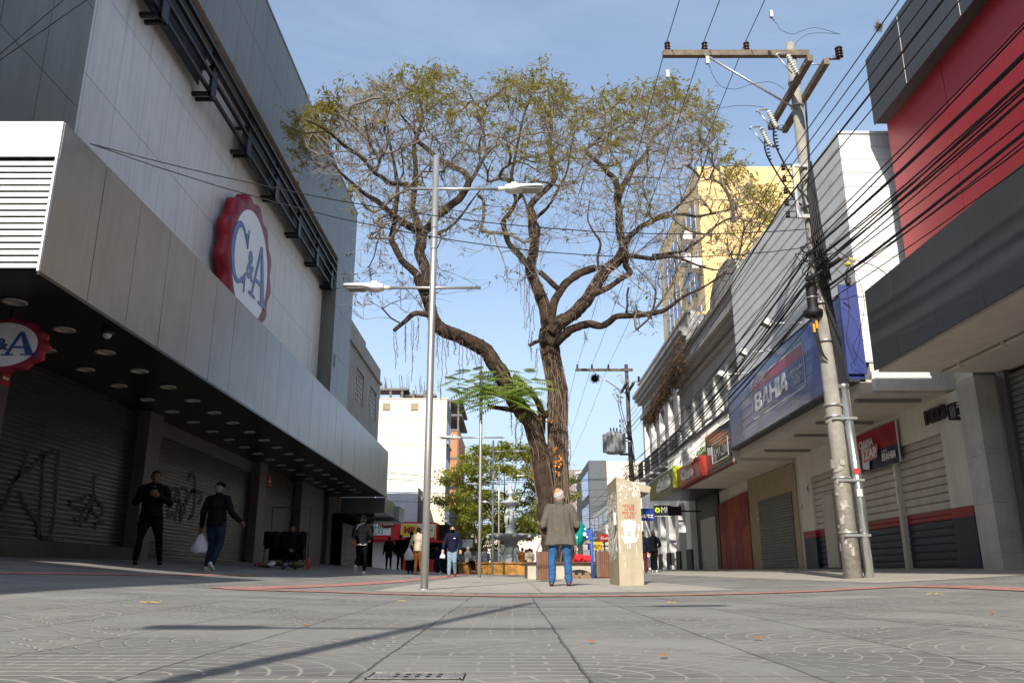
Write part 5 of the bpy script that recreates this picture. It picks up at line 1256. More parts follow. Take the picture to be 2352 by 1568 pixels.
for k in range(9):
    b = MB(); c = Vector((p.x-.30+.075*k, 25.3+rr.uniform(-.08, .06), .30+.09*(k % 3 == 1))); s = rr.uniform(.06, .10)
    vs = [Vector((rr.uniform(.7, 1)*a, rr.uniform(.7, 1)*d, rr.uniform(.7, 1)*e))*s+c for a in (-1, 1) for d in (-1, 1) for e in (-1, 1)]
    b.add(vs, [(0,1,3,2), (4,6,7,5), (0,4,5,1), (2,3,7,6), (0,2,6,4), (1,5,7,3)]); b.build('brick_piece', mat('broken_brick', (.25, .16, .10), .9, var=.4, vscale=8), t)

# ---- public telephone with turquoise hood
M_turq = mat('turquoise_fibreglass', (.0, .26, .215), .3, var=.08); M_bpost = mat('blue_painted_post', (.03, .10, .38), .5, var=.3, vscale=8)
pp = onY(1361, 1325, 25.0); zg_ = gz(pp.x, 25.0); hc = onY(1334, 1224, 24.8)
t = thing('public_telephone', 'turquoise egg shaped telephone hood on a blue post behind the old man', 'telephone booth', (pp.x, 25, zg_))
b = MB(); b.cyl((pp.x, 25, zg_-.1), (pp.x, 25, zg_+1.40), .045, 14); b.build('post', M_bpost, t)
b = MB(); nu, nv = 24, 16; vs = []; fs = []; R = (.27, .40, .385)
for sh in (1.0, .94):
    for i in range(nv+1):
        th = PI*(.04+.92*i/nv)
        for j in range(nu+1):
            a = -PI*.52+PI*1.04*j/nu
            cut = .12*math.sin(th)
            vs.append((hc.x-.10+sh*R[0]*math.sin(th)*math.cos(a)*1.0-.0, 24.9+sh*R[1]*math.sin(th)*math.sin(a), hc.z+sh*R[2]*math.cos(th)))
n = nu+1
for sh in (0, 1):
    o = sh*(nv+1)*n
    for i in range(nv):
        for j in range(nu): f = (o+i*n+j, o+i*n+j+1, o+(i+1)*n+j+1, o+(i+1)*n+j); fs.append(f if sh else f[::-1])
o = (nv+1)*n
for i in range(nv):
    for j in (0, nu): fs.append((i*n+j, (i+1)*n+j, o+(i+1)*n+j, o+i*n+j))
b.smooth = True; b.add(vs, fs); b.build('hood', M_turq, t)
b = MB(); Mh = FR((hc.x+.12, 24.46, hc.z), 'C')
for (u, v, r) in ((-.04, -.04, .05), (-.02, .10, .028), (.03, -.12, .024)): b.prism([(u+r*math.cos(a), v+r*math.sin(a)*1.15) for a in [TH*i/14 for i in range(14)]], Mh, -.04, .012)
b.build('hood_markings', M_reveal, t)
b = MB(); b.box(hc.x-.02, 24.8, hc.z-.2, hc.x+.20, 25.0, hc.z+.15); b.box(pp.x-.2, 24.93, zg_+1.1, pp.x+.02, 25.07, zg_+1.38); b.build('telephone', M_bpost, t)

# ---- fountain
M_fst = mat('grey_cast_stone', (.46, .49, .49), .7, var=.18, vscale=5, streak=.2, bump=.2); M_org = mat('orange_painted_wall', (.55, .27, .06), .7, var=.1, vscale=1.5, streak=.15)
fx, fy, fz = -.10, 48.0, .54
t = thing('fountain', 'ornate grey tiered fountain with figures inside a low orange octagonal wall', 'fountain', (fx, fy, fz))
b = MB(); R8 = [(3.05*math.cos(PI/8+PI/4*i), 3.05*math.sin(PI/8+PI/4*i)) for i in range(8)]; r8 = [(u*.92, v*.92) for u, v in R8]
vs = [(u, v, -.4) for u, v in R8]+[(u, v, .52) for u, v in R8]+[(u, v, .52) for u, v in r8]+[(u, v, -.4) for u, v in r8]
b.add(vs, [(i+8*k, (i+1) % 8+8*k, (i+1) % 8+8*(k+1), i+8*(k+1)) for k in range(3) for i in range(8)]); b.build('basin_wall', M_org, t, world=False)
b = MB(); vs = []
for (s, z_) in ((1.03, .50), (1.03, .57), (.90, .57), (.90, .50)): vs += [(u*s, v*s, z_) for u, v in R8]
b.add(vs, [(i+8*k, (i+1) % 8+8*k, (i+1) % 8+8*(k+1), i+8*(k+1)) for k in range(3) for i in range(8)]); b.build('coping', mat('orange_coping', (.48, .25, .08), .7, var=.1), t, world=False)
b = MB(); b.add([(u, v, .2) for u, v in r8], [tuple(range(8))]); b.build('water', mat('fountain_water', (.05, .08, .08), .05, var=0, spec=.8), t, world=False)
b = MB(); b.lathe([(.75, .0), (.75, .45), (.62, .55), (.55, .70), (.62, .95), (.50, 1.10), (.42, 1.25), (.38, 1.55), (.45, 1.75), (.52, 1.82)], (0, 0, 0), 28)
for i in range(4):
    a = PI/4+PI/2*i; M = Matrix.Rotation(a, 4, 'Z'); b.ell(M @ Vector((.62, 0, .75)), (.20, .15, .30), M); b.ell(M @ Vector((.70, 0, 1.12)), (.12, .10, .14), M); b.ell(M @ Vector((.55, 0, 1.35)), (.12, .12, .22), M)
b.build('pedestal', M_fst, t, world=False)
b = MB(); b.lathe([(.40, 1.78), (.75, 1.84), (1.12, 1.92), (1.30, 2.06), (1.32, 2.14), (1.22, 2.12), (.9, 2.03), (.3, 2.0)], (0, 0, 0), 40)
for i in range(8): a = TH*i/8+.2; b.ell((1.27*math.cos(a), 1.27*math.sin(a), 1.98), (.12, .12, .10))
b.build('lower_bowl', M_fst, t, world=False)
b = MB(); b.lathe([(.30, 2.0), (.32, 2.10), (.28, 2.14), (.26, 2.48), (.31, 2.52), (.31, 2.60), (.22, 2.64)], (0, 0, 0), 24); b.build('drum', M_fst, t, world=False)
def statue(b, cx, cy, z, a):   # draped figure, about 1.1 m
    M = Matrix.Translation((cx, cy, z)) @ Matrix.Rotation(a, 4, 'Z') @ Matrix.Scale(.66, 4)
    def E(c, r, rot=0): b.ell(M @ Vector(c), tuple(q*.66 for q in r), Matrix.Rotation(rot, 4, 'Y'))
    E((0, 0, 1.55), (.10, .11, .13)); E((0, -.02, 1.62), (.115, .12, .09)); E((0, 0, 1.40), (.06, .06, .08)); E((0, 0, 1.22), (.20, .13, .20)); E((0, 0, .98), (.16, .12, .18)); E((0, 0, .78), (.21, .15, .17))
    b.tube([M @ Vector((.09, -.02, .8)), M @ Vector((.10, -.06, .4)), M @ Vector((.09, 0, .02))], [.10, .075, .05], 10); b.tube([M @ Vector((-.09, 0, .8)), M @ Vector((-.11, -.03, .4)), M @ Vector((-.10, .02, .02))], [.10, .075, .05], 10)
    b.tube([M @ Vector((.20, 0, 1.30)), M @ Vector((.28, -.05, 1.05)), M @ Vector((.12, -.16, .92))], [.055, .045, .035], 8); b.tube([M @ Vector((-.20, 0, 1.30)), M @ Vector((-.33, -.02, 1.10)), M @ Vector((-.26, -.1, 1.36))], [.055, .045, .035], 8)
    b.tube([M @ Vector((-.2, -.08, 1.15)), M @ Vector((0, -.13, .85)), M @ Vector((.14, -.1, .45)), M @ Vector((.16, -.05, .05))], [.05, .10, .11, .07], 8)
for i in range(3):
    b = MB(); a = -PI/2+.5+TH*i/3; statue(b, .17*math.cos(a), .17*math.sin(a), 2.60, a+PI/2); b.build('figure', M_fst, t, world=False)
b = MB(); b.lathe([(.08, 2.6), (.09, 3.5), (.14, 3.62), (.30, 3.72), (.52, 3.86), (.56, 3.93), (.50, 3.97), (.2, 4.05), (.12, 4.15), (.10, 4.28), (.18, 4.36), (.22, 4.44), (.20, 4.52), (.09, 4.60), (.07, 4.72), (.11, 4.80), (.06, 4.9), (.02, 5.08), (0, 5.12)], (0, 0, 0), 28)
for i in range(6): a = TH*i/6; b.tube([(.18*math.cos(a), .18*math.sin(a), 4.30), (.30*math.cos(a), .30*math.sin(a), 4.55)], [.03, .008], 6)
b.build('upper_bowl', M_fst, t, world=False)
# ================================================================ FAR END OF THE STREET
M_creamw = mat('sunlit_cream_wall', (.74, .66, .54), .85, var=.04, vscale=.5, streak=.08); M_creamj = mat('cream_wall_joint', (.50, .45, .38), .9, var=0)
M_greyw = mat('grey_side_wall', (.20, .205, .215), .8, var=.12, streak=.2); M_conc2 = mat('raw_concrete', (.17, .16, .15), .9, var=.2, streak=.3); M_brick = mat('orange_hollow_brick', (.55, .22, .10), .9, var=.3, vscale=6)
M_lwall = mat('faded_beige_wall', (.36, .335, .30), .85, var=.15, vscale=1, streak=.45)
t = thing('old_office_building', 'weathered beige building with barred windows just beyond the big store', 'building', (-8, 39, 0))
b = MB(); XL = -7.95
wz = (8.7, 10.4); wl = ((41.0, 43.3), (45.3, 47.5))
b.box(-16, 38.9, -.5, XL-.35, 48.6, Z(12.1))
for (a, c) in ((38.9, 41.0), (43.3, 45.3), (47.5, 48.6)): b.box(XL-.349, a, -.5, XL, c, Z(12.1))
for (a, c) in wl: b.box(XL-.349, a+.001, -.5, XL, c-.001, Z(wz[0])); b.box(XL-.349, a+.001, Z(wz[1]), XL, c-.001, Z(12.1))
b.box(-15, 38.9, Z(12.1), XL-.02, 43.4, Z(12.35)); b.box(XL, 38.9, Z(11.15), XL+.12, 48.6, Z(11.25)); b.build('wall', M_lwall, t)
for (a, c) in wl:
    b = MB(); b.box(XL-.34, a, Z(wz[0]), XL-.30, c, Z(wz[1])); w_ = b.build('window', M_glass, t); b = MB()
    for i in range(7): b.box(XL-.12, a, Z(wz[0]+i*.27), XL-.09, c, Z(wz[0]+i*.27+.03))
    for i in range(6): u = a+(c-a)*i/5; b.box(XL-.125, u-.02, Z(wz[0]), XL-.085, u+.02, Z(wz[1]))
    b.build('window_bars', M_reveal, w_)
t = thing('small_canopy_shop', 'low shop with a glassy canopy directly past the end of the metal canopy', 'shop front', (-7, 40, .5))
b = MB(); b.box(-8.0, 38.95, Z(2.9), -5.9, 42.4, Z(3.6)); b.box(-8, 42.45, Z(2.75), -5.7, 44.5, Z(3.5)); b.build('canopy', mat('glassy_canopy', (.30, .33, .33), .2, metal=.6, var=.2, vscale=1.2), t)
b = MB(); shutter(b, FR((-7.9, 39.4, .5), 'L'), 4.3, 2.3, .085, .02); b.build('roller_shutter', mat('blue_grey_roller_steel', (.13, .14, .15), .45, metal=.2, var=.15), t)
b = MB(); b.box(-8.3, 38.9, 0, -7.95, 48.6, Z(2.9)); b.build('front_wall', M_lwall, t)
t2, M, w, h = blade('black hanging sign with dim grey letters above the woman in the black hoodie', 815, 1180, 860, 1195, 39.2, M_black, [('Dimasul', .1, .3, .85, .4, M_greyw, .02)], name='hanging_sign')
t = thing('corner_pharmacy', 'red and white corner shop with yellow sign panel at the far left', 'shop', (-6.5, 56, .55))
path = [(-13, 55.2), (-7.65, 55.9), (-5.1, 56.9), (-5.0, 62)]
def wallpath(b, path, z0, z1, th=.12):
    for (a, c) in zip(path[:-1], path[1:]):
        a, c = Vector(a), Vector(c); d = (c-a).normalized(); n = Vector((d.y, -d.x))
        M = Matrix(((d.x, 0, n.x, a.x), (d.y, 0, n.y, a.y), (0, 1, 0, 0), (0, 0, 0, 1))); L = (c-a).length
        b.box(0, z0, -th, L, z1, 0, M)
    return b
M_shopred = mat('shop_fascia_red', (.55, .02, .03), .4, var=.05)
b = MB(); wallpath(b, path, Z(2.45), Z(3.62)); b.box(-13, 56.2, Z(2.3), -4.3, 62, Z(2.4)); b.build('red_fascia', M_shopred, t)
b = MB(); b.box(-13, 59, 0, -4.4, 62, Z(3.6)); b.build('back_wall', M_dark, t)
b = MB(); b.box(-12, 57.2, 0, -7.35, 57.4, Z(2.4)); b.build('white_wall', M_sid, t)
b = MB(); b.box(-6.2, 57.6, .3, -5.3, 58.2, 1.55); b.box(-7.3, 57.0, .3, -7.1, 57.3, Z(2.4)); b.build('red_counter', M_shopred, t)
b = MB(); rr = random.Random(2)
for i in range(4): b.box(-6.9, 58.6, .9+.45*i, -5.2, 58.9, .93+.45*i)
b.build('shelves', M_greyw, t)
def on_path(i, u0, v0, u1, v1, off):
    a, c = Vector(path[i]), Vector(path[i+1]); d = (c-a).normalized(); n = Vector((d.y, -d.x))
    return Matrix(((d.x, 0, n.x, a.x+n.x*off), (d.y, 0, n.y, a.y+n.y*off), (0, 1, 0, 0), (0, 0, 0, 1)))
M1 = on_path(1, 0, 0, 0, 0, .02); M0 = on_path(0, 0, 0, 0, 0, .02); L0 = (Vector(path[1])-Vector(path[0])).length
M_grn = mat('sign_green_letters', (.02, .16, .09), .5, var=0)
b = MB(); b.box(.30, Z(2.62), 0, 2.60, Z(3.5), .04, M1); b.box(L0-3.0, Z(2.72), 0, L0-.35, Z(3.42), .04, M0); b.build('white_panel', M_sid, t)
b = MB(); b.prism([(.34, Z(2.66)), (1.38, Z(2.66)), (1.63, Z(3.06)), (1.38, Z(3.46)), (.34, Z(3.46))], M1, .042, .05); b.build('yellow_panel', M_yl, t)
b = MB(); b.box(2.62, Z(2.5), 0, 2.72, Z(3.55), .05, M1); b.build('yellow_edge', M_yl, t)
b = MB(); letter(b, 'MP', M1, .52, Z(2.84), .75, .45, .055, bold=.05); b.build('initials', M_sgred, t)
b = MB(); letter(b, 'MELHOR', M1, 1.72, Z(3.0), .78, .20, .045, bold=.02); letter(b, 'PREÇO', M1, 1.72, Z(2.72), .62, .22, .045, bold=.02)
letter(b, 'MELHOR', M0, L0-2.2, Z(3.08), 1.75, .26, .045, bold=.02); letter(b, 'PREÇO', M0, L0-2.2, Z(2.76), 1.35, .28, .045, bold=.02); b.build('lettering', M_grn, t)
b = MB(); letter(b, 'FARMÁCIA', M1, 1.72, Z(3.28), .72, .10, .045); b.build('small_lettering', M_greyw, t)
a = onY(868, 1209, 50); c = onY(908, 1196, 50); t = thing('hanging_sign', 'dark red oval sign with yellow and white letters before the red corner shop', 'sign', ((a.x+c.x)/2, 50, a.z)); w, h = c.x-a.x, (c.z-a.z)*1.5
M = FR(((a.x+c.x)/2, 50, (a.z+c.z)/2), 'C')
b = MB(); b.prism([(w*.5*math.cos(TH*i/24), h*.5*math.sin(TH*i/24)) for i in range(24)], M, -.1, 0); b.build('sign_face', mat('sign_wine_red', (.16, .01, .015), .4, var=.05), t)
b = MB(); letter(b, 'alzone', M, -w*.2, -h*.14, w*.6, h*.34, .01, bold=.03); b.build('lettering', M_reveal, t)
b = MB(); letter(b, 'K', M, -w*.42, -h*.3, w*.2, h*.75, .012, bold=.04, shear=.3); b.build('initial', M_yl, t)
b = MB(); b.cyl((a.x, 50, c.z+.1), (a.x-.5, 50, c.z+.4), .02, 6); b.box(-8, 49.95, c.z+.42, c.x, 50.05, c.z+.46); b.cyl((c.x-.3, 50, c.z), (c.x-.3, 50, c.z+.45), .015, 6); b.build('hanger', M_black, t)
# siding box and cream block
t = thing('siding_clad_unit', 'pale blue grey box with horizontal siding above the red corner shop', 'building', (-7.3, 58, Z(3.7)))
b = MB(); M = FR((-9.5, 58.3, Z(3.65)), 'C'); shutter(b, M, 2.95, 2.45, .17, .03, 2); b.build('siding', mat('pale_blue_siding', (.55, .60, .66), .5, var=.05, streak=.1), t)
b = MB(); b.box(-9.5, 58.32, Z(3.62), -6.54, 61.5, Z(6.1)); b.box(-6.53, 58.9, Z(3.62), -6.2, 61, Z(5.5)); b.build('box', M_greyw, t)
t = thing('cream_office_block', 'cream rendered office block with blank sunlit wall and shaded window side', 'building', (-8, 62, 0))
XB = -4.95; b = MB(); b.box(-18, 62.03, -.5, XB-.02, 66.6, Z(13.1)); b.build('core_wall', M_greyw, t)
cx_ = [onY(x, 1000, 62).x for x in (902, 943.5, 984, 1019)]; cz_ = [Z(v) for v in (onY(1000, y, 62).z-CAMH for y in (1108, 1067, 1022, 965))]
b = MB(); us = [-16]+cx_+[XB]; vs_ = [-.2]+cz_+[Z(13.15)]
panels(b, FR((0, 62.03, 0), 'C'), us, vs_, .05, .045); fw = b.build('front_wall', M_creamw, t)
b = MB(); b.box(-16, 62.005, -.3, XB, 62.028, Z(13.14)); b.box(-16, 61.95, Z(13.15), XB+.05, 62.1, Z(13.25)); b.build('wall_joints', M_creamj, fw)
for f in range(4):
    for g in range(2):
        b = MB(); y0 = 62.35+2.15*g; b.box(XB-.03, y0, Z(10.8-2.9*f)-.9, XB+.004, y0+1.7, Z(10.8-2.9*f)+.8); wn_ = b.build('window', M_bluewin, t)
        b = MB(); b.box(XB-.02, y0+.80, Z(10.8-2.9*f)-.9, XB+.03, y0+.90, Z(10.8-2.9*f)+.8); b.box(XB, y0-.1, Z(10.8-2.9*f)-1.0, XB+.12, y0+1.8, Z(10.8-2.9*f)-.9); b.build('mullion', M_reveal, wn_)
for (x, y) in ((1545, 1626), (1657, 1624)):
    p = onY((1380+(370 if x == 1545 else 622)/2.24)/1.7415, (1300+727/2.24)/1.7415, 61.9); b = MB(); b.box(p.x-.28, 61.9, p.z-.28, p.x+.28, 61.975, p.z+.25); b.build('wall_vent', M_tan, t)
t = thing('unfinished_tower', 'unfinished brick and concrete tower rising behind the cream block', 'building', (-8, 88, 0))
b = MB(); x0 = onY(1029, 950, 88).x; x1 = onY(1055, 950, 88).x; b.box(-20, 88, -.5, x1, 100, onY(1040, 985, 88).z)
b.build('brick_wall', M_brick, t)
b = MB(); zt_ = onY(1040, 985, 88).z
for k in range(6): zz = zt_-3.0*k; b.box(-20, 87.93, zz-.25, x1+.03, 88.0, zz)
for x_ in (x0+.1, x1-.2): b.box(x_, 87.94, 0, x_+.18, 88.02, zt_+3.2)
for zz in (zt_+1.4, zt_+3.0): b.box(-20, 87.9, zz, x1+.3, 99, zz+.22)
b.box(-20, 92, zt_, x1-1.0, 99, zt_+3.0)
b.build('concrete_frame', M_conc2, t)
b = MB(); rr = random.Random(6); p0 = onY(868, 900, 76); p1 = onY(1000, 900, 76); zc = onY(930, 896, 76).z
for i in range(5): u = p0.x+(p1.x-p0.x)*i/5; b.box(u, 76, Z(13), u+.22, 76.2, zc)
b.box(p0.x-3, 75.9, zc, p0.x+2.8, 78, zc+.2); b.box(p0.x+2.0, 76.5, zc-.45, p1.x, 78, zc-.25); b.build('roof_slab', M_conc2, t)
b = MB()
for i in range(26): u = rr.uniform(p0.x, p1.x+.5); hh = rr.uniform(.4, 1.6); b.cyl((u, 76+rr.uniform(0, 2), zc), (u+rr.uniform(-.03, .03), 76, zc+hh), .025, 4)
b.build('rebar', M_conc2, t)
# low buildings lining the far left and right of the street
for (nm, lab, x0, x1, y0, y1, h, m) in (('far_shop_row', 'row of grey shops with awnings beyond the cream block on the left', -14, -4.7, 74, 104, 6.2, M_greyw),
        ('far_house', 'distant house with red tiled roof behind the left shops', -9, -5.2, 106, 120, 6.6, M_lwall), ('far_white_hall', 'long pale building closing the far end of the street', -26, 30, 150, 160, 7.5, M_creamw)):
    t = thing(nm, lab, 'building', ((x0+x1)/2, y0, 0)); b = MB(); b.box(x0, y0, -.5, x1, y1, h); b.build('wall', m, t)
    b = MB()
    if 'house' in nm: b.prism([(x0-.4, h), (x1+.4, h), ((x0+x1)/2, h+1.9)], FR((0, y0-.3, 0), 'C'), -(y1-y0), 0); b.build('roof', mat('red_roof_tiles', (.33, .10, .06), .85, var=.3, vscale=4), t)
    elif 'row' in nm:
        for i in range(5):
            b = MB(); b.box(x1, y0+1+5.6*i, 2.9+.3*(i % 2), x1+1.2-.15*i, y0+5.5+5.6*i, 3.6+.4*(i % 2)); b.build('awning', (M_sid, M_shopred, M_lwall, M_yl, M_greyw)[i], t)
        for i in range(8): b = MB(); b.box(x1-.02, y0+1+3.6*i, 4.3, x1+.02, y0+3+3.6*i, 5.6); b.build('window', M_glass, t)
    else:
        for i in range(18): b = MB(); b.box(x0+1.2+3*i, y0-.05, 2.5, x0+2.7+3*i, y0, 5.2); b.build('window', M_glass, t)
t = thing('grey_cream_block', 'dark grey and cream block behind the second utility pole', 'building', (9, 75, 0)); g0 = onY(1353, 1100, 75).x; g1 = onY(1394, 1100, 75).x; tz = onY(1390, 1057, 75).z
b = MB(); b.box(g0, 75, -.5, g1, 90, tz); b.build('grey_wall', mat('slate_wall', (.11, .12, .13), .8, var=.12, streak=.2), t)
b = MB(); b.box(g1+.01, 75.05, -.5, 16, 90, tz-.05); b.build('cream_wall', M_creamw, t)
for f in range(3): b = MB(); b.box(g0-.03, 75.6, tz-3.0-2.9*f, g0+.01, 83, tz-.9-2.9*f); b.build('window', M_bluewin, t)
t = thing('white_shop_front', 'pale low shop fronts beneath the dark grey block, with wires in front', 'building', (8, 60, .5))
b = MB(); b.box(6.9, 56, -.5, 9.5, 74, 5.4); b.box(6.2, 56, 3.1, 6.9, 74, 3.7); b.build('wall', mat('white_shop_render', (.66, .65, .62), .8, var=.08, streak=.2), t)
for i in range(5): b = MB(); b.box(6.86, 57+3.3*i, .6, 6.91, 59.2+3.3*i, 2.8); b.build('shop_window', M_glass, t)
for i in range(5): b = MB(); b.box(6.86, 57.3+3.3*i, 4.0, 6.91, 58.8+3.3*i, 5.0); b.build('window', M_glass, t)
t = thing('lattice_tower_block', 'brown block with white zigzag balcony edge right of the big trunk', 'building', (9, 110, 0)); a = onY(1300, 1100, 110); c = onY(1337, 1078, 110)
b = MB(); b.box(a.x, 110, -.5, c.x, 122, c.z); b.build('wall', mat('brown_grey_render', (.26, .22, .20), .9, var=.15, streak=.3), t)
b = MB(); k = 0; zz = 3
while zz < c.z: b.prism([(c.x-.9, zz), (c.x+.1, zz+.25), (c.x+.1, zz+.45), (c.x-.9, zz+.2)], FR((0, 109.9, 0), 'C'), -.3, .1); zz += .75
b.build('balcony_edges', M_reveal, t)
b = MB(); q = onY(1283, 1140, 109); b.box(a.x-2.6, 109, -.5, a.x+.2, 118, q.z-1.2); b.build('side_wing', M_lwall, t)
b = MB(); b.prism([(a.x-2.9, q.z-1.2), (a.x+.5, q.z-1.2), (a.x-1.2, q.z+.3)], FR((0, 108.8, 0), 'C'), -9, 0); b.build('roof', mat('red_roof_tiles', (.33, .10, .06)), t)
blade('red shop sign with white bold letters left of the tan pillar', 1376, 1226, 1413, 1243, 46.0, mat('sign_bright_red', (.60, .03, .03), .4, var=.03), [('Gaston', .1, .28, .85, .42, M_reveal, .03)], arm=1.8)
t, M, w, h = blade('yellow and blue shop sign behind the telephone hood', 1350, 1243, 1384, 1262, 50.0, M_yl, [('A FRUTTA', .22, .2, .75, .42, M_lipd, .03)], arm=1.5)
b = MB(); b.box(0, 0, 0, w*.16, h*.8, .01, M); b.build('blue_end', M_royal, t)
# parked car
t = thing('parked_car', 'dark maroon car parked beyond the fountain, partly hidden by people', 'car', (-3.6, 66, .6)); M_car = mat('maroon_car_paint', (.06, .008, .012), .25, var=.05, coat=.8)
b = MB(); b.prism([(-2.0, .35), (2.0, .35), (2.05, .75), (1.2, .88), (.7, 1.35), (-.9, 1.38), (-1.6, .92), (-2.05, .82)], FR((-3.6, 66, .3), 'C'), -1.6, 0); b.build('body', M_car, t)
b = MB(); b.prism([(-1.3, .93), (1.0, .93), (.6, 1.3), (-.85, 1.32)], FR((-3.6, 66, .3), 'C'), .004, .012); b.build('side_windows', M_glass, t)
for dx in (-1.25, 1.3): b = MB(); b.tube([(-3.6+dx, 65.92, .62), (-3.6+dx, 66.15, .62)], .31, 16); b.build('wheel', M_black, t)

# ================================================================ FAR GREEN TREES
M_bark = mat('grey_brown_bark', (.082, .053, .035), .95, var=.55, vscale=5, streak=.6)
nt_ = M_bark.node_tree; tc_ = nt_.nodes.new('ShaderNodeTexCoord'); mp_ = nt_.nodes.new('ShaderNodeMapping'); mp_.inputs['Scale'].default_value = (22, 22, 3.2)
no_ = nt_.nodes.new('ShaderNodeTexNoise'); no_.inputs['Scale'].default_value = 1.0; no_.inputs['Detail'].default_value = 7; no_.inputs['Roughness'].default_value = .7
bp_ = nt_.nodes.new('ShaderNodeBump'); bp_.inputs['Strength'].default_value = 1.0; bp_.inputs['Distance'].default_value = .09
nt_.links.new(tc_.outputs['Object'], mp_.inputs[0]); nt_.links.new(mp_.outputs[0], no_.inputs['Vector']); nt_.links.new(no_.outputs[0], bp_.inputs['Height'])
nt_.links.new(bp_.outputs[0], nt_.nodes['Principled BSDF'].inputs['Normal'])
M_barkl = mat('light_twig_bark', (.17, .135, .105), .9, var=.25, vscale=2)
def leaf_mat(name, c, var=.35):
    m = mat(name, c, .6, var=var, vscale=1.3, spec=.3)
    nt = m.node_tree; b = nt.nodes['Principled BSDF']; out = nt.nodes['Material Output']
    tr = nt.nodes.new('ShaderNodeBsdfTranslucent'); tr.inputs['Color'].default_value = (min(c[0]*1.5, 1), min(c[1]*1.5, 1), c[2]*1.2, 1)
    mx = nt.nodes.new('ShaderNodeMixShader'); mx.inputs[0].default_value = .42
    nt.links.new(b.outputs[0], mx.inputs[1]); nt.links.new(tr.outputs[0], mx.inputs[2]); nt.links.new(mx.outputs[0], out.inputs['Surface']); return m
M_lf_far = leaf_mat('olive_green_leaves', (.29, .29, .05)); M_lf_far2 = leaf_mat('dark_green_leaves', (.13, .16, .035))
def crown_tree(name, label, x, y, z0, zc0, zc1, R, n, seed, group=None):
    rr = random.Random(seed); t = thing(name, label, 'tree', (x, y, z0)); b = MB()
    b.tube([(x+.2, y, z0-.2), (x+.15, y, z0+1.2), (x-.1, y, z0+2.2)], [.24, .19, .17], 10)
    for k in range(9):
        a = TH*k/9+rr.random(); r = R*rr.uniform(.5, .8); zz = rr.uniform(zc0+.8, zc1-.8)
        b.tube(smooth_path([(x-.1, y, z0+2.0), (x+r*.3*math.cos(a), y+r*.3*math.sin(a), z0+2+(zz-z0-2)*.4), (x+r*math.cos(a), y+r*math.sin(a), zz)], 4), [.12, .11, .10, .09, .075, .06, .045, .03, .02], 6)
    b.build('trunk', M_bark, t)
    cl = []
    for k in range(200):
        a = rr.uniform(0, TH); h = rr.uniform(0, 1); rad = R*math.sqrt(max(.02, 1-(2*h-1)**2*.9))*rr.uniform(.55, 1.05)
        cl.append((x+rad*math.cos(a), y+rad*math.sin(a), zc0+(zc1-zc0)*h, rr.uniform(.35, .75)))
    b = MB(); b2 = MB()
    for i in range(n):
        c = rr.choice(cl); p = Vector((c[0]+rr.gauss(0, .5)*c[3], c[1]+rr.gauss(0, .5)*c[3], c[2]+rr.gauss(0, .28)*c[3]))
        d = Vector((rr.gauss(0, 1), rr.gauss(0, 1), rr.gauss(-.2, .5))).normalized(); l = rr.uniform(.15, .30); w = d.cross(Vector((rr.gauss(0, .4), rr.gauss(0, .4), 1))).normalized()*l*.28
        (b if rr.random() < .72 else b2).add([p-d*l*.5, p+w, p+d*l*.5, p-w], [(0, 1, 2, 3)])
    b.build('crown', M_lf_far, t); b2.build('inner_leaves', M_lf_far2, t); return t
crown_tree('leafy_tree', 'round olive green tree behind the fountain', -.5, 58.5, .6, 2.9, 9.3, 4.7, 30000, 3)
crown_tree('leafy_tree', 'lower green tree farther off, left of the fountain top', -3.0, 78, .6, 2.6, 8.2, 4.2, 14000, 5)

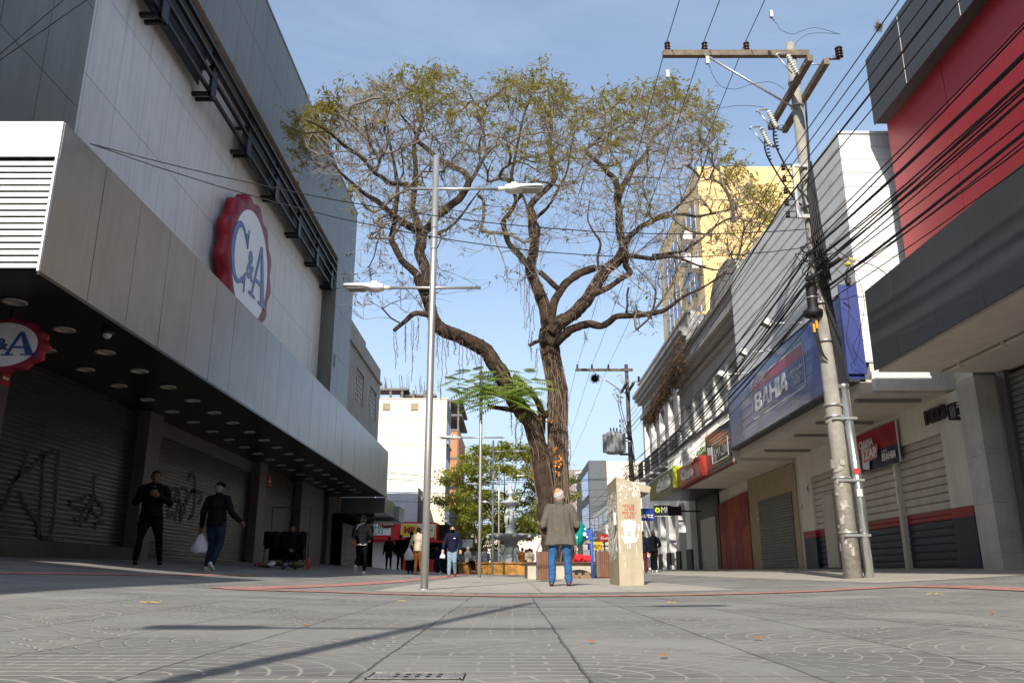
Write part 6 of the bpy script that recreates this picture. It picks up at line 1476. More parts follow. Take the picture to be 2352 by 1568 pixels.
# ================================================================ THE BIG TREE
TY = 28.5
tree = thing('street_tree', 'huge bare limbed street tree with thin yellowish foliage in the middle of the street', 'tree', (1.5, TY, .55))
def L(pts, w, y0, y1):
    n = len(pts)-1; out = []
    for i, (x, y) in enumerate(pts):
        u = i/n; Y = y0+(y1-y0)*u; p = onY(x, y, Y); F = (p.y*CT+(p.z-CAMH)*ST); wi = w[0]+(w[1]-w[0])*u
        out.append((p, wi*F/FP/2))
    return out
limbs = [
 L([(1268,1318),(1266,1240),(1258,1160),(1243,1060),(1240,1031),(1229,993),(1220,967),(1194,934),(1171,898),(1140,844),(1117,808),(1092,788),(1061,777),(1029,764),(1004,746),(993,723),(985,695),(973,664),(960,636)], (44,24), TY, 25.0),
 L([(1292,1318),(1288,1240),(1284,1150),(1283,1090),(1282,1031),(1281,960),(1281,898),(1272,850),(1262,800),(1258,775),(1257,754)], (46,38), TY, TY+.3),
 L([(1229,990),(1245,960),(1262,950),(1280,948)], (16,20), TY, TY+.2),
 L([(1240,1000),(1248,960),(1238,930),(1222,905),(1200,880),(1180,860)], (18,8), TY, TY-.6),
 L([(1220,955),(1195,945),(1165,938),(1120,932)], (13,9), TY-.5, TY-.8),
 L([(960,636),(939,613),(926,598),(906,567),(898,549),(903,526),(907,508),(912,472),(913,440),(910,404),(904,370),(896,330),(890,290)], (18,4), 25.0, 23.5),
 L([(973,664),(978,628),(965,587),(967,557),(967,531)], (24,24), 25, 25.0),
 L([(967,531),(939,518),(913,500),(888,482),(862,461),(835,443),(816,428),(790,405),(765,375)], (20,4), 25.0, 22.0),
 L([(965,531),(954,505),(945,478),(949,461),(952,422),(956,384),(950,333),(962,300),(970,263),(964,225),(960,195)], (20,3), 25, 24.2),
 L([(950,430),(925,424),(896,422),(878,408),(862,397),(832,363),(805,343),(790,333),(765,312),(752,302),(725,285),(700,275)], (13,3), 24.8, 20.0),
 L([(862,397),(870,370),(850,330),(842,290),(835,250)], (7,2), 23.4, 22.5),
 L([(970,527),(978,528),(1003,498),(1032,475),(1060,450),(1078,422),(1072,408),(1062,392),(1029,379),(990,351),(962,328)], (20,10), 25, 26.5),
 L([(1078,422),(1100,385),(1115,350),(1110,300),(1095,250),(1080,215)], (10,3), 26.0, 27),
 L([(962,328),(950,300),(925,270),(905,235)], (9,2.5), 26.4, 26),
 L([(985,545),(1008,534),(1042,516),(1067,485),(1085,460),(1110,430)], (9,3), 25.1, 25.5),
 L([(985,723),(970,720),(952,720),(934,736),(918,748),(906,757)], (13,9), 25.3, 24.8),
 L([(752,302),(720,304),(696,304),(665,292),(648,280)], (4,1.6), 20.5, 19.2),
 L([(765,375),(740,385),(715,365),(700,345)], (4,1.6), 22, 21),
 L([(1257,754),(1248,701),(1240,675),(1229,653),(1218,615),(1226,583),(1229,553),(1224,526),(1222,500),(1218,477),(1229,461),(1256,432),(1275,405),(1268,370),(1262,330),(1269,276),(1262,230),(1258,195)], (28,4), TY+.2, TY+1.5),
 L([(1222,622),(1202,596),(1183,577),(1170,560),(1164,540),(1157,513),(1170,491),(1183,459),(1176,430),(1175,410),(1183,357),(1197,297),(1205,260),(1221,203),(1225,180)], (15,3), TY, 26),
 L([(1229,500),(1250,485),(1262,470),(1280,440),(1300,400),(1310,350),(1320,300)], (9,3), TY+.3, TY-1),
 L([(1262,745),(1264,728),(1275,688),(1299,653),(1318,636),(1336,626),(1368,616)], (19,18), TY, TY+.6),
 L([(1283,664),(1262,645),(1240,626)], (12,13), TY+.2, TY+.2),
 L([(1262,765),(1277,749),(1297,735),(1315,722),(1347,688),(1369,653),(1390,621),(1420,594),(1433,567)], (34,22), TY, TY+.4),
 L([(1433,567),(1425,535),(1423,510),(1422,486),(1417,459),(1417,440),(1409,410),(1392,395),(1377,378),(1358,360),(1347,343),(1371,322),(1385,300),(1390,260),(1380,225)], (20,3), TY+.4, 26.5),
 L([(1418,462),(1425,444),(1433,424),(1457,384),(1475,362),(1490,343),(1500,314),(1520,298),(1541,281),(1548,258),(1551,236),(1555,205)], (15,3), TY+.4, TY+1.5),
 L([(1425,400),(1425,383),(1415,368),(1406,356),(1395,335)], (6,2), TY+.6, TY+1.5),
 L([(1433,567),(1444,548),(1457,536),(1471,524),(1498,508),(1515,500),(1530,497),(1555,494),(1578,494),(1605,497),(1640,490),(1680,480),(1715,470)], (15,3), TY+.4, 26.5),
 L([(1530,497),(1560,470),(1590,440),(1610,400),(1625,350),(1630,300)], (7,2.5), TY-.2, TY-1),
 L([(1440,585),(1447,586),(1470,590),(1498,594),(1525,592),(1551,591),(1578,600),(1605,610),(1645,620),(1680,612)], (13,3), TY+.2, 25.5),
 L([(1500,588),(1530,584),(1565,578),(1585,567),(1605,553),(1645,518),(1685,500),(1720,510)], (9,3), TY, 25.0),
 L([(1438,575),(1437,592),(1438,610),(1447,626),(1430,638),(1417,647),(1397,660),(1377,669),(1355,680)], (14,13), TY+.3, TY+.1),
 L([(1270,790),(1283,782),(1300,768),(1315,757),(1350,744),(1379,749),(1400,738),(1417,728),(1457,724),(1488,719),(1519,714),(1535,706),(1551,696),(1578,677),(1618,658),(1659,631),(1690,628)], (22,3), TY, 25.0),
 L([(1438,726),(1442,700),(1440,680),(1443,660)], (6,4), TY-1, TY-1.2),
 L([(1265,790),(1248,782),(1230,784),(1216,792)], (12,8), TY, TY-.5),
 L([(1377,620),(1372,590),(1378,560),(1362,530),(1350,500),(1355,460)], (7,2.5), TY+.5, TY+1),
]
limbs[0][0] = (limbs[0][0][0], limbs[0][0][1]*1.5); limbs[1][0] = (limbs[1][0][0], limbs[1][0][1]*1.35)
b = MB(); nodes = []; ndir = []; nrad = []
mn = mnoise
for li, lb in enumerate(limbs):
    NS = 9 if lb[0][1] > .2 else 5; P = smooth_path([p for p, r in lb], NS); R = []
    for i in range(len(P)):
        k = min(i/NS, len(lb)-1.0001); a = int(k); f = k-a; R.append(lb[a][1]*(1-f)+lb[min(a+1, len(lb)-1)][1]*f)
    n = 34 if R[0] > .2 else (16 if R[0] > .12 else 9); pts = len(b.v)
    jit = [p+Vector((mn.noise(p*1.3), mn.noise(p*1.3+Vector((9, 0, 0))), mn.noise(p*1.3+Vector((0, 9, 0)))))*min(R[i]*.8, .05) for i, p in enumerate(P)]
    b.tube(jit, R, n)
    for i in range(len(P)):
        c = jit[i]
        for j in range(n):
            q = Vector(b.v[pts+i*n+j]); d = q-c; s = 1+.20*mn.noise(q*2.6)+.13*mn.noise(Vector((q.x*12, q.y*12, q.z*2.2))+Vector((3, 1, 2)))+.10*mn.noise(Vector((q.x*26, q.y*26, q.z*3.5)))+.04*math.sin(j*4.1+mn.noise(q*1.0)*5)
            b.v[pts+i*n+j] = tuple(c+d*s)
    for i in range(len(P)):
        if R[i] < .13:
            nodes.append(tuple(jit[i])); d = (jit[min(i+1, len(P)-1)]-jit[max(i-1, 0)]).normalized(); ndir.append(tuple(d)); nrad.append(R[i])
b.build('trunk', M_bark, tree)
# silhouette of the crown, used to seed branch tips through its volume
POLY = [(645,285),(690,250),(760,226),(830,183),(900,160),(950,150),(1030,152),(1068,176),(1092,206),(1120,176),(1165,158),(1230,152),(1275,176),(1300,205),(1345,222),(1400,208),(1455,196),(1500,200),(1545,182),(1600,200),(1640,245),(1652,300),(1668,350),(1695,398),(1745,420),(1795,480),(1785,545),(1725,605),(1665,640),(1640,665),(1560,700),(1480,770),(1400,720),(1300,560),(1250,640),(1170,650),(1070,560),(1080,690),(1000,690),(900,745),(820,735),(812,640),(845,550),(800,440),(745,390),(700,345),(655,305)]
def inpoly(x, y):
    c = False; j = len(POLY)-1
    for i in range(len(POLY)):
        xi, yi = POLY[i]; xj, yj = POLY[j]
        if (yi > y) != (yj > y) and x < (xj-xi)*(y-yi)/(yj-yi)+xi: c = not c
        j = i
    return c
rr = random.Random(42); att = []
skel = np.array(nodes)
while len(att) < 2350:
    x, y = rr.uniform(640, 1800), rr.uniform(145, 770)
    if not inpoly(x, y-26*max(0, 1-(y-150)/420)): continue
    pr = 1.0 if y < 380 else (.50 if y < 560 else .20)
    if 1040 < x < 1180 and y > 440: pr *= .35
    if 1250 < x < 1400 and y > 480: pr *= .5
    if x < 700: pr *= .4
    if x > 1660: pr = .9
    if rr.random() > pr: continue
    e = 1-((x-1230)/580)**2-((y-470)/330)**2; ch = 5.6*math.sqrt(max(.05, e))
    xc = (x-1230)/560; Yc = TY-1.8-.0*xc - (3.6*max(0, -xc)**1.3) - 1.6*max(0, xc)**2
    att.append((x, y, Yc+rr.uniform(-ch, ch)))
A = [onY(x, y, Y) for x, y, Y in att]
An = np.array([tuple(p) for p in A])
A = [(p, at) for p, at in zip(A, att) if p.x > -7.6]
ds = [float(np.min(((skel-np.array(tuple(p)))**2).sum(1))) for p, _ in A]
order = sorted(range(len(A)), key=lambda i: ds[i])
cap_ = 60000
NP = np.zeros((cap_, 3)); ND = np.zeros((cap_, 3)); cnt = len(nodes)
NP[:cnt] = nodes; ND[:cnt] = ndir
par = [-1]*cnt; load = [0.0]*cnt; base = cnt; chains = []; owner = [None]*cnt; tips = []
for i in order:
    p, at = A[i]; pv = np.array(tuple(p)); v = pv-NP[:cnt]; d = np.sqrt((v**2).sum(1))+1e-6
    dot = (v*ND[:cnt]).sum(1)/d; cost = d*(1.75-.75*dot); k = int(np.argmin(cost)); dist = d[k]
    if dist < .25: tips.append((p, Vector(ND[k]), at)); continue
    s = max(2, int(dist/.38)); p0 = Vector(NP[k]); d0 = Vector(ND[k]); c1 = p0+(d0*.42+(p-p0).normalized()*.3+Vector((0, 0, .12)))*dist*.35; c2 = p-(p-p0).normalized()*dist*.2+Vector((rr.gauss(0, .07), rr.gauss(0, .07), -.05))*dist
    chain = [p0]; ids = [k]; prev = p0
    for q in range(1, s+1):
        u = q/s; w = 1-u; pt = p0*(w**3)+c1*(3*w*w*u)+c2*(3*w*u*u)+p*(u**3)
        if q < s: pt = pt+Vector((rr.gauss(0, .022), rr.gauss(0, .022), rr.gauss(0, .022)))
        dd = (pt-prev).normalized(); NP[cnt] = pt; ND[cnt] = dd; par.append(ids[-1]); ids.append(cnt); chain.append(pt); prev = pt; cnt += 1
    chains.append((chain, ids)); tips.append((p, dd, at))
ldr = np.zeros(cnt)
for ch, ids in chains: ldr[ids[-1]] += 1
for i in range(cnt-1, base-1, -1):
    ldr[par[i]] += ldr[i] if par[i] >= 0 else 0
rad = np.minimum(.0078*np.maximum(ldr, 1)**.50, .10)
TOPX = {}
def ytop(x):
    k = int(x/10)
    if k not in TOPX:
        y = 140
        while y < 700 and not inpoly(k*10+5, y): y += 6
        TOPX[k] = y
    return TOPX[k]
b = MB(); bf = MB()
for ch, ids in chains:
    R = [min(rad[ids[1]], rad[ids[1]])]+[rad[j] for j in ids[1:]]
    (b if R[0] > .013 else bf).tube(ch, R, 5 if R[0] > .02 else 3, cap=False)
# end sprays
b3 = bf; LF = MB(); LF2 = MB()
for (p, d, at) in tips:
    x, y, Y = at; top = y < 330+60*math.sin(x*.013)
    for k in range(4):
        e = (d*.8+Vector((rr.gauss(0, .5), rr.gauss(0, .5), rr.gauss(.35, .35)))).normalized(); l = rr.uniform(.35, .85); q1 = p+e*l*.5+Vector((0, 0, rr.uniform(-.04, .06))); q2 = p+e*l+Vector((0, 0, rr.uniform(-.12, .10)))
        b3.tube([p, q1, q2], [.008, .006, .003], 3, cap=False)
        # small pinnate leaves
        clump = mnoise.noise(p*.55+Vector((5, 2, 1)))
        dp = y-ytop(x); pl = (.62+clump*1.6 if dp < 42 else (.22+clump*2.4 if dp < 95 else -.02+clump*1.3))
        if x > 1640 and dp < 90: pl += .35
        if 1180 < x < 1400 and 330 < y < 430: pl += .3
        if y > 560: pl = .35
        if rr.random() < pl:
            for m_ in range(8 if dp < 120 else 5):
                c = p+(q2-p)*rr.uniform(.3, 1.05); f = Vector((rr.gauss(0, 1), rr.gauss(0, 1), rr.gauss(-.1, .45))).normalized(); ll = rr.uniform(.12, .26)*(1 if y < 560 else .7); w = f.cross(Vector((rr.gauss(0, .5), rr.gauss(0, .5), 1))).normalized()*ll*.13
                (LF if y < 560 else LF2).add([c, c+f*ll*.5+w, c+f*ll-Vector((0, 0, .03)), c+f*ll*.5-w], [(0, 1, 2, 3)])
b.build('branches', M_barkl, tree)
tw = bf.build('twigs', mat('pale_twig_bark', (.25, .215, .185), .9, var=.2, vscale=1), tree)
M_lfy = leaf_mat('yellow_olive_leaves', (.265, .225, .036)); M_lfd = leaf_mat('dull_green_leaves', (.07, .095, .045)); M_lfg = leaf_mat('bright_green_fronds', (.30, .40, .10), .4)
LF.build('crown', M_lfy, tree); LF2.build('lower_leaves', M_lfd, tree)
# bright green fronds in the fork of the left stem
FG = MB(); ST_ = MB()
def frond(b, base_, d, l, w):
    d = Vector(d).normalized(); side = d.cross(Vector((0, 0, 1))).normalized(); n = 9
    for i in range(n):
        u = (i+1)/n; c = Vector(base_)+d*l*u-Vector((0, 0, .28*l*u*u)); ww = w*math.sin(PI*(.15+.85*u)*.95)
        for s in (-1, 1):
            tip = c+side*s*ww+d*.12*l-Vector((0, 0, .45*ww)); b.add([c-d*l*.05, c+d*l*.055, tip], [(0, 1, 2)])
rr2 = random.Random(77)
for k in range(200):
    gx = rr2.gauss(0, 1); x = 1145+gx*56; y = 885+rr2.gauss(0, 24)+abs(gx)*8; x = min(max(x, 1045), 1240); y = min(max(y, 850), 945) if abs(x-1145) < 70 else min(max(y, 872), 930); Y = TY-1.2+rr2.uniform(-1.2, .9); p = onY(x, y, Y)
    a = rr2.uniform(0, TH); frond(FG, p, (math.cos(a), math.sin(a)*.8, rr2.uniform(-.25, .35)), rr2.uniform(.5, .9), rr2.uniform(.16, .26))
for k in range(7):
    p0 = onY(1180, 925, TY-.4); p1 = onY(1070+k*28, 880+12*abs(k-3), TY-1.2+rr2.uniform(-.6, .6)); ST_.tube(smooth_path([p0, (p0+p1)/2+Vector((0, 0, .25)), p1], 4), [.05]+[.035]*5+[.02]*2+[.012], 6)
ST_.build('green_stems', M_barkl, tree); FG.build('green_fronds', M_lfg, tree)
# hanging aerial roots, vines on the stems, orange leaf clusters
HR = MB()
rr3 = random.Random(13)
for (x, y0, y1, Y) in [(908,757,850,24.9),(935,738,835,24.9),(946,735,880,25),(962,728,805,25.1),(985,740,820,25.2),(1008,752,850,25.4),(1015,760,930,25.5),(1030,766,820,25.6),(1042,772,815,25.7),(1060,780,905,25.8),(1075,795,840,26),(1092,805,850,26.2),(1102,812,900,26.3),
        (1196,600,700,27.5),(1206,630,760,27.6),(1214,650,800,27.8),(1222,760,830,28.2),(1232,800,870,28.2),(1300,955,1010,28.4),(1310,1010,1070,28.4),(1188,950,1040,27.8),(1172,945,1000,27.8),(1162,610,650,27.2),(870,500,560,23.5),(1198,975,1045,28),(1000,300,340,26),(1340,760,790,28.4),(1225,700,760,28.2)]:
    for c in range(2):
        P = []; n = 14; xx = x+rr3.uniform(-3, 3)
        for i in range(n+1): xx += rr3.gauss(0, 1.1); P.append(onY(xx, y0+(y1-y0)*i/n*(1 if c == 0 else .7), Y))
        HR.tube(P, [.011]*n+[.004], 3, cap=False)
        for i in range(2, n): 
            if rr3.random() < .5: q = P[i]; HR.tube([q, q+Vector((rr3.gauss(0, .07), rr3.gauss(0, .07), -rr3.uniform(.05, .14)))], [.006, .003], 3, cap=False)
for k in range(150):       # stems of climbers clinging to both trunks
    lb = limbs[rr3.choice((0, 1, 1, 18, 23))]; i0 = rr3.randrange(0, max(1, len(lb)-4)); i1 = min(len(lb)-1, i0+rr3.randrange(2, 5)); P = []; a = rr3.uniform(PI*.9, PI*2.1)
    pts = smooth_path([p for p, r in lb[i0:i1+1]], 4)
    for i, p in enumerate(pts): r = lb[min(i0+i//4, len(lb)-1)][1]*1.06+.008; a += rr3.gauss(0, .10); P.append(p+Vector((r*math.cos(a), r*math.sin(a), 0)))
    HR.tube(P, rr3.uniform(.006, .02), 4, cap=False)
for k in range(420):       # loose rootlets sticking out from the stems
    lb = limbs[rr3.choice((0, 1, 1, 18, 23))]; p, r = lb[rr3.randrange(1, len(lb))]; a = rr3.uniform(0, TH); q = p+Vector((r*math.cos(a), r*math.sin(a), rr3.uniform(-.4, .4)))
    HR.tube([q, q+Vector((.1*math.cos(a), .1*math.sin(a), -rr3.uniform(.05, .2))), q+Vector((.13*math.cos(a), .1*math.sin(a), -rr3.uniform(.2, .5)))], [.006, .005, .002], 3, cap=False)
HR.build('hanging_roots', mat('pale_hanging_roots', (.20, .14, .10), .9, var=.3), tree)
OL = MB()
for (x, y, n, s) in ((1233,1080,26,7),(1240,1052,14,6),(1246,1105,16,7),(1262,1120,10,6),(1225,1068,10,5),(1243,955,6,5),(1264,1130,9,5),(1282,1062,10,6),(1290,1050,6,5),(1281,1140,10,7),(1288,1160,6,4),(1276,1030,4,4),(1265,965,6,5),(1240,960,4,4),(1284,1085,4,4),(1232,935,5,5),(1256,968,3,4),(1250,1158,4,4),(1228,1095,8,6)):
    for k in range(n):
        lf = 0 if x < 1262 and y > 900 else 1
        p = onY(x+rr3.gauss(0, s*.6), y+rr3.gauss(0, s*.7), TY-.42+rr3.uniform(-.08, .02)); f = Vector((rr3.gauss(0, 1), -.3, rr3.gauss(-.5, .7))).normalized(); w = f.cross(Vector((0, 1, .3))).normalized(); l = rr3.uniform(.05, .10)
        OL.add([p, p+f*l*.5+w*l*.5, p+f*l, p+f*l*.5-w*l*.5], [(0, 1, 2, 3)])
OL.build('orange_leaves', mat('orange_creeper_leaves', (.62, .22, .03), .6, var=.35, vscale=6), tree)
# ================================================================ PEOPLE
M_skin = mat('skin', (.50, .29, .19), .55, var=.06); M_skind = mat('darker_skin', (.13, .065, .04), .55, var=.06)
def cloth_mat(name, c, rough=.85): return mat(name, c, rough, var=.22, vscale=7, bump=.35, bscale=55, spec=.08)
K_black = cloth_mat('black_cloth', (.006, .006, .0065)); K_hood = cloth_mat('charcoal_hoodie', (.010, .010, .012)); K_jean = cloth_mat('blue_denim', (.035, .105, .24))
K_jeanl = cloth_mat('light_blue_denim', (.20, .28, .36)); K_jeand = cloth_mat('dark_blue_denim', (.018, .032, .055)); K_coat = cloth_mat('taupe_wool_coat', (.118, .106, .088))
K_navy = cloth_mat('navy_quilted_jacket', (.012, .014, .034)); K_beige = cloth_mat('beige_jacket', (.50, .42, .32)); K_white = cloth_mat('white_cloth', (.72, .71, .70)); K_brown = cloth_mat('tobacco_brown_cloth', (.17, .065, .022))
K_grey = cloth_mat('blue_grey_cloth', (.12, .15, .19)); K_maroon = cloth_mat('maroon_cloth', (.10, .02, .025)); K_leather = mat('brown_leather', (.085, .032, .015), .35, var=.2, spec=.6); K_sole = mat('white_rubber', (.62, .61, .58), .6, var=.1)
K_bag = mat('white_plastic_bag', (.74, .75, .77), .4, var=.08, bump=.6, bscale=14); K_hairb = mat('black_hair', (.006, .005, .005), .6, var=.1, spec=.12); K_hairw = mat('white_hair', (.46, .43, .40), .6, var=.12, vscale=20, bump=.6, bscale=90); K_hairbr = mat('dark_brown_hair', (.03, .014, .008), .5, var=.2)
def remesh(mb, vox, smooth=4, wrinkle=0.0, wscale=(14, 14, 5), seed=0, fold=None):
    me = bpy.data.meshes.new('tmp'); me.from_pydata(mb.v, [], mb.f); me.update()
    ob = bpy.data.objects.new('tmp', me); COL.objects.link(ob)
    md = ob.modifiers.new('r', 'REMESH'); md.mode = 'VOXEL'; md.voxel_size = vox
    if smooth: sm = ob.modifiers.new('s', 'SMOOTH'); sm.iterations = smooth; sm.factor = .5
    dg = bpy.context.evaluated_depsgraph_get(); dg.update(); ev = ob.evaluated_get(dg); m2 = ev.to_mesh()
    out = MB(); out.v = [tuple(v.co) for v in m2.vertices]; nrm = [v.normal.copy() for v in m2.vertices]
    out.f = [tuple(p.vertices) for p in m2.polygons]; out.mi = [0]*len(out.f); out.sm = [True]*len(out.f)
    ev.to_mesh_clear(); bpy.data.objects.remove(ob); bpy.data.meshes.remove(me)
    if wrinkle > 0:
        S = Vector((seed*3.1, seed, 0)); nv = []
        for v, n in zip(out.v, nrm):
            p = Vector(v); q = Vector((p.x*wscale[0], p.y*wscale[1], p.z*wscale[2]))+S
            a = mnoise.noise(q)+.5*mnoise.noise(q*2.1)
            nv.append(tuple(p+n*wrinkle*a))
        out.v = nv
    return out
def limb(b, pts, rad, n=12):
    b.tube(pts, rad, n, smooth=True)
    for p, r in zip(pts, rad): b.ell(p, (r*.99, r*.99, r*.99), nu=12, nv=8)
def person(label, x, y, H, face, top, bottom, shoes, hair, skin=None, arms=None, legs=None, vox=.012, z=None, lean=0.0, hem=.50, hood=False, coat=False, cap=None, turn=0.0, mask=None, boots=False, hairstyle='short', sleeve=1.0, girth=1.0, dz=0, group=None, seated=False, hs=1.0):
    skin = skin or M_skin
    z = gz(x, y) if z is None else z
    t = thing('person', label, 'person', (x, y, z), -face, group)
    V = lambda a, b_, c: Vector((a*H, b_*H, c*H))
    arms = arms or [[(-.155, -.01, .63), (-.165, .05, .49)], [(.155, -.01, .63), (.165, .05, .49)]]
    legs = legs or [[(-.06, .01, .285), (-.065, -.005, .045)], [(.06, .01, .285), (.065, -.005, .045)]]
    ln = lambda p: Vector((p[0], p[1]+lean*max(0, p[2]-.52), p[2]))*H     # bend of the upper body
    hipz = .52+dz
    # ---- body: one continuous surface
    b = MB(); b.ell(ln((0, 0, .72)), (.088*H, .055*H, .105*H)); b.ell(ln((0, 0, .60)), (.075*H, .048*H, .09*H)); b.ell(ln((0, -.005, .54)), (.08*H, .055*H, .055*H))
    limb(b, [ln((0, -.005, .80)), ln((0, .0, .86)), ln((0, .012, .89))], [.040*H, .031*H, .030*H]); b.tube([ln((-.1, 0, .812)), ln((0, 0, .825)), ln((.1, 0, .812))], [.032*H, .04*H, .032*H], 10)
    hc = ln((0, .018, .932)); R = Matrix.Rotation(-turn, 4, 'Z')
    def hd(p): return hc+R @ (Vector(p)*H*hs)
    b.ell(hc, (.046*H*hs, .055*H*hs, .062*H*hs), R, 20, 14); b.ell(hd((0, .018, -.026)), (.036*H*hs, .036*H*hs, .038*H*hs), R); b.ell(hd((0, .056, -.012)), (.009*H*hs, .012*H*hs, .015*H*hs), R)   # skull, jaw, nose
    b.ell(hd((0, .049, -.032)), (.016*H*hs, .008*H*hs, .006*H*hs), R); b.ell(hd((0, .046, .012)), (.034*H*hs, .010*H*hs, .008*H*hs), R)
    for s in (-1, 1): b.ell(hd((s*.047, -.002, -.006)), (.006*H*hs, .012*H*hs, .018*H*hs), R)
    for k, (el, wr) in enumerate(arms):
        s = -1 if k == 0 else 1
        el, wr = ln(el), ln(wr); sh = ln((s*.108, 0, .805)); limb(b, [sh, sh+(el-sh)*.5, el, el+(wr-el)*.4, wr], [.034*H, .029*H, .024*H, .025*H, .016*H])
        d = (wr-el).normalized(); pl = wr+d*.035*H; side = d.cross(Vector((0, 1, 0)) if abs(d.y) < .8 else Vector((0, 0, 1))).normalized(); nn = d.cross(side)
        limb(b, [wr, wr+d*.02*H, pl+d*.012*H], [.016*H, .019*H, .020*H])
        b.tube([wr+d*.015*H+side*.012*H, pl+side*.014*H], .012*H, 8); b.tube([wr+d*.015*H-side*.012*H, pl-side*.014*H], .012*H, 8)
        for f, (o, l) in enumerate(((-.021, .036), (-.007, .044), (.007, .042), (.020, .032))):
            q0 = pl+side*o*H+d*.01*H; q1 = q0+(d*.6*l+nn*.18*l)*H; q2 = q1+(d*.30*l+nn*.36*l)*H; limb(b, [q0, q1, q2], [.0062*H, .0058*H, .005*H], 8)
        th0 = wr+d*.012*H-side*.016*H; limb(b, [th0, th0+(d*.022-side*.014+nn*.008)*H, th0+(d*.040-side*.016+nn*.018)*H], [.008*H, .0068*H, .0058*H], 8)
    for k, (kn, an) in enumerate(legs):
        s = -1 if k == 0 else 1
        hp = Vector((s*.05, 0, hipz))*H; kn, an = Vector(kn)*H, Vector(an)*H
        limb(b, [hp, hp+(kn-hp)*.45, kn, kn+(an-kn)*.35, an], [.052*H, .045*H, .031*H, .030*H, .018*H])
        b.ell(an+Vector((0, .03, -.02))*H, (.022*H, .05*H, .018*H))
    bb = remesh(b, max(vox*.75, .008), 3); bb.build('body', skin, t, world=False)
    # ---- eyes (only where a face looks our way)
    if abs(((face+turn) % TH)-PI) < 1.3 and y < 40:
        e = MB(); [e.ell(hd((s*.017, .0505, .004)), (.0055*H, .003*H, .0032*H), R, 10, 6) for s in (-1, 1)]; e.build('eyes', K_hairb, t, world=False)
        e = MB(); [e.ell(hd((s*.018, .052, .016)), (.011*H, .004*H, .0026*H), R, 10, 6) for s in (-1, 1)]; e.build('eyebrows', K_hairb, t, world=False)
    # ---- trousers
    b = MB(); b.ell(Vector((0, -.006, hipz+.01))*H, (.093*H*girth, .068*H*girth, .062*H))
    for k, (kn, an) in enumerate(legs):
        s = -1 if k == 0 else 1
        hp = Vector((s*.05, 0, hipz))*H; kn, an = Vector(kn)*H, Vector(an)*H; w = girth
        slim = boots or bottom in (K_black,)
        limb(b, [hp, hp+(kn-hp)*.4, kn, kn+(an-kn)*.45, an+(kn-an)*.06], [.060*H*w, .055*H*w, (.038 if slim else .044)*H, (.036 if slim else .042)*H, (.026 if slim else .038)*H])
    remesh(b, vox, 2, .010*H*.6, (12, 12, 26), 3).build('trousers', bottom, t, world=False)
    # ---- top
    b = MB(); g = girth
    b.ell(ln((0, -.004, .735)), (.108*H*g, .078*H*g, .10*H)); b.ell(ln((0, -.006, .79)), (.112*H, .062*H, .045*H)); b.ell(ln((0, 0, .64)), (.098*H*g, .073*H*g, .10*H)); b.ell(ln((0, 0, .575)), (.100*H*g, .075*H*g, .07*H))
    b.tube([ln((-.112, 0, .808)), ln((0, -.005, .835)), ln((.112, 0, .808))], [.038*H, .046*H, .038*H], 12)
    if not coat: b.tube([ln((0, 0, .62)), ln((0, 0, hem))], [.095*H*g, .100*H*g], 20); 
    else:
        prof = [(.80, .105, .060), (.74, .122, .080), (.66, .128, .084), (.58, .140, .088), (.50, .155, .095), (.42, .172, .105)]
        vs = []; n = 36
        for (zz, rx, ry) in prof:
            for j in range(n):
                a = TH*j/n; f = 1+.055*math.sin(a*7+1)*max(0, (.8-zz)/.38)
                vs.append(Vector((rx*f*math.cos(a), ry*f*math.sin(a)-.004, zz+(.006*math.sin(a*3) if zz < .45 else 0)))*H)
        b.add(vs, [(i*n+j, i*n+(j+1) % n, (i+1)*n+(j+1) % n, (i+1)*n+j)[::-1] for i in range(len(prof)-1) for j in range(n)]+[tuple(range(n)), tuple((len(prof)-1)*n+j for j in reversed(range(n)))])
    limb(b, [ln((0, -.008, .83)), ln((0, -.006, .856 if not hood else .85))], [.050*H, .043*H])
    if hood: b.ell(ln((0, -.045, .832)), (.068*H, .045*H, .042*H)); b.ell(ln((0, -.060, .80)), (.05*H, .03*H, .05*H)); b.tube([ln((-.05, .0, .85)), ln((-.045, -.05, .86)), ln((.045, -.05, .86)), ln((.05, .0, .85))], .022*H, 8)
    for k, (el, wr) in enumerate(arms):
        s = -1 if k == 0 else 1; el, wr = ln(el), ln(wr); sh = ln((s*.113, 0, .80)); e = el+(wr-el)*sleeve
        w = 1.18 if coat else 1.0
        limb(b, [sh, sh+(el-sh)*.5, el, el+(e-el)*.5, e-(e-el)*.04], [.045*H*w, .041*H*w, .038*H*w, .034*H*w, .027*H*w])
    remesh(b, vox, 3, .011*H*.8, (11, 11, 7) if not coat else (13, 13, 3.2), int(H*100)).build('jacket', top, t, world=False)
    # ---- shoes
    for k, (kn, an) in enumerate(legs):
        an_ = Vector(an)*H; kn_ = Vector(kn)*H; up = (kn_-an_).normalized()
        tilt = math.atan2(up.y, up.z); Mx = Matrix.Translation(an_) @ Matrix.Rotation(-tilt if abs(tilt) > .5 else 0, 4, 'X')
        fz = -an_.z if abs(tilt) <= .5 and an_.z < .09*H else -.045*H
        b = MB(); E = lambda p, r: b.ell(Mx @ (Vector(p)*H), tuple(q*H for q in r), Mx.to_3x3().to_4x4(), 12, 8)
        fb = fz/H
        E((0, -.012, fb+.026), (.023, .028, .027)); E((0, .035, fb+.020), (.026, .050, .021)); E((0, .072, fb+.016), (.024, .030, .016)); E((0, .0, fb+.05), (.022, .026, .03))
        if boots: b.tube([an_, an_+(kn_-an_)*.45], [.028*H, .036*H], 12)
        so = remesh(b, .008, 2).build('shoe', shoes, t, world=False)
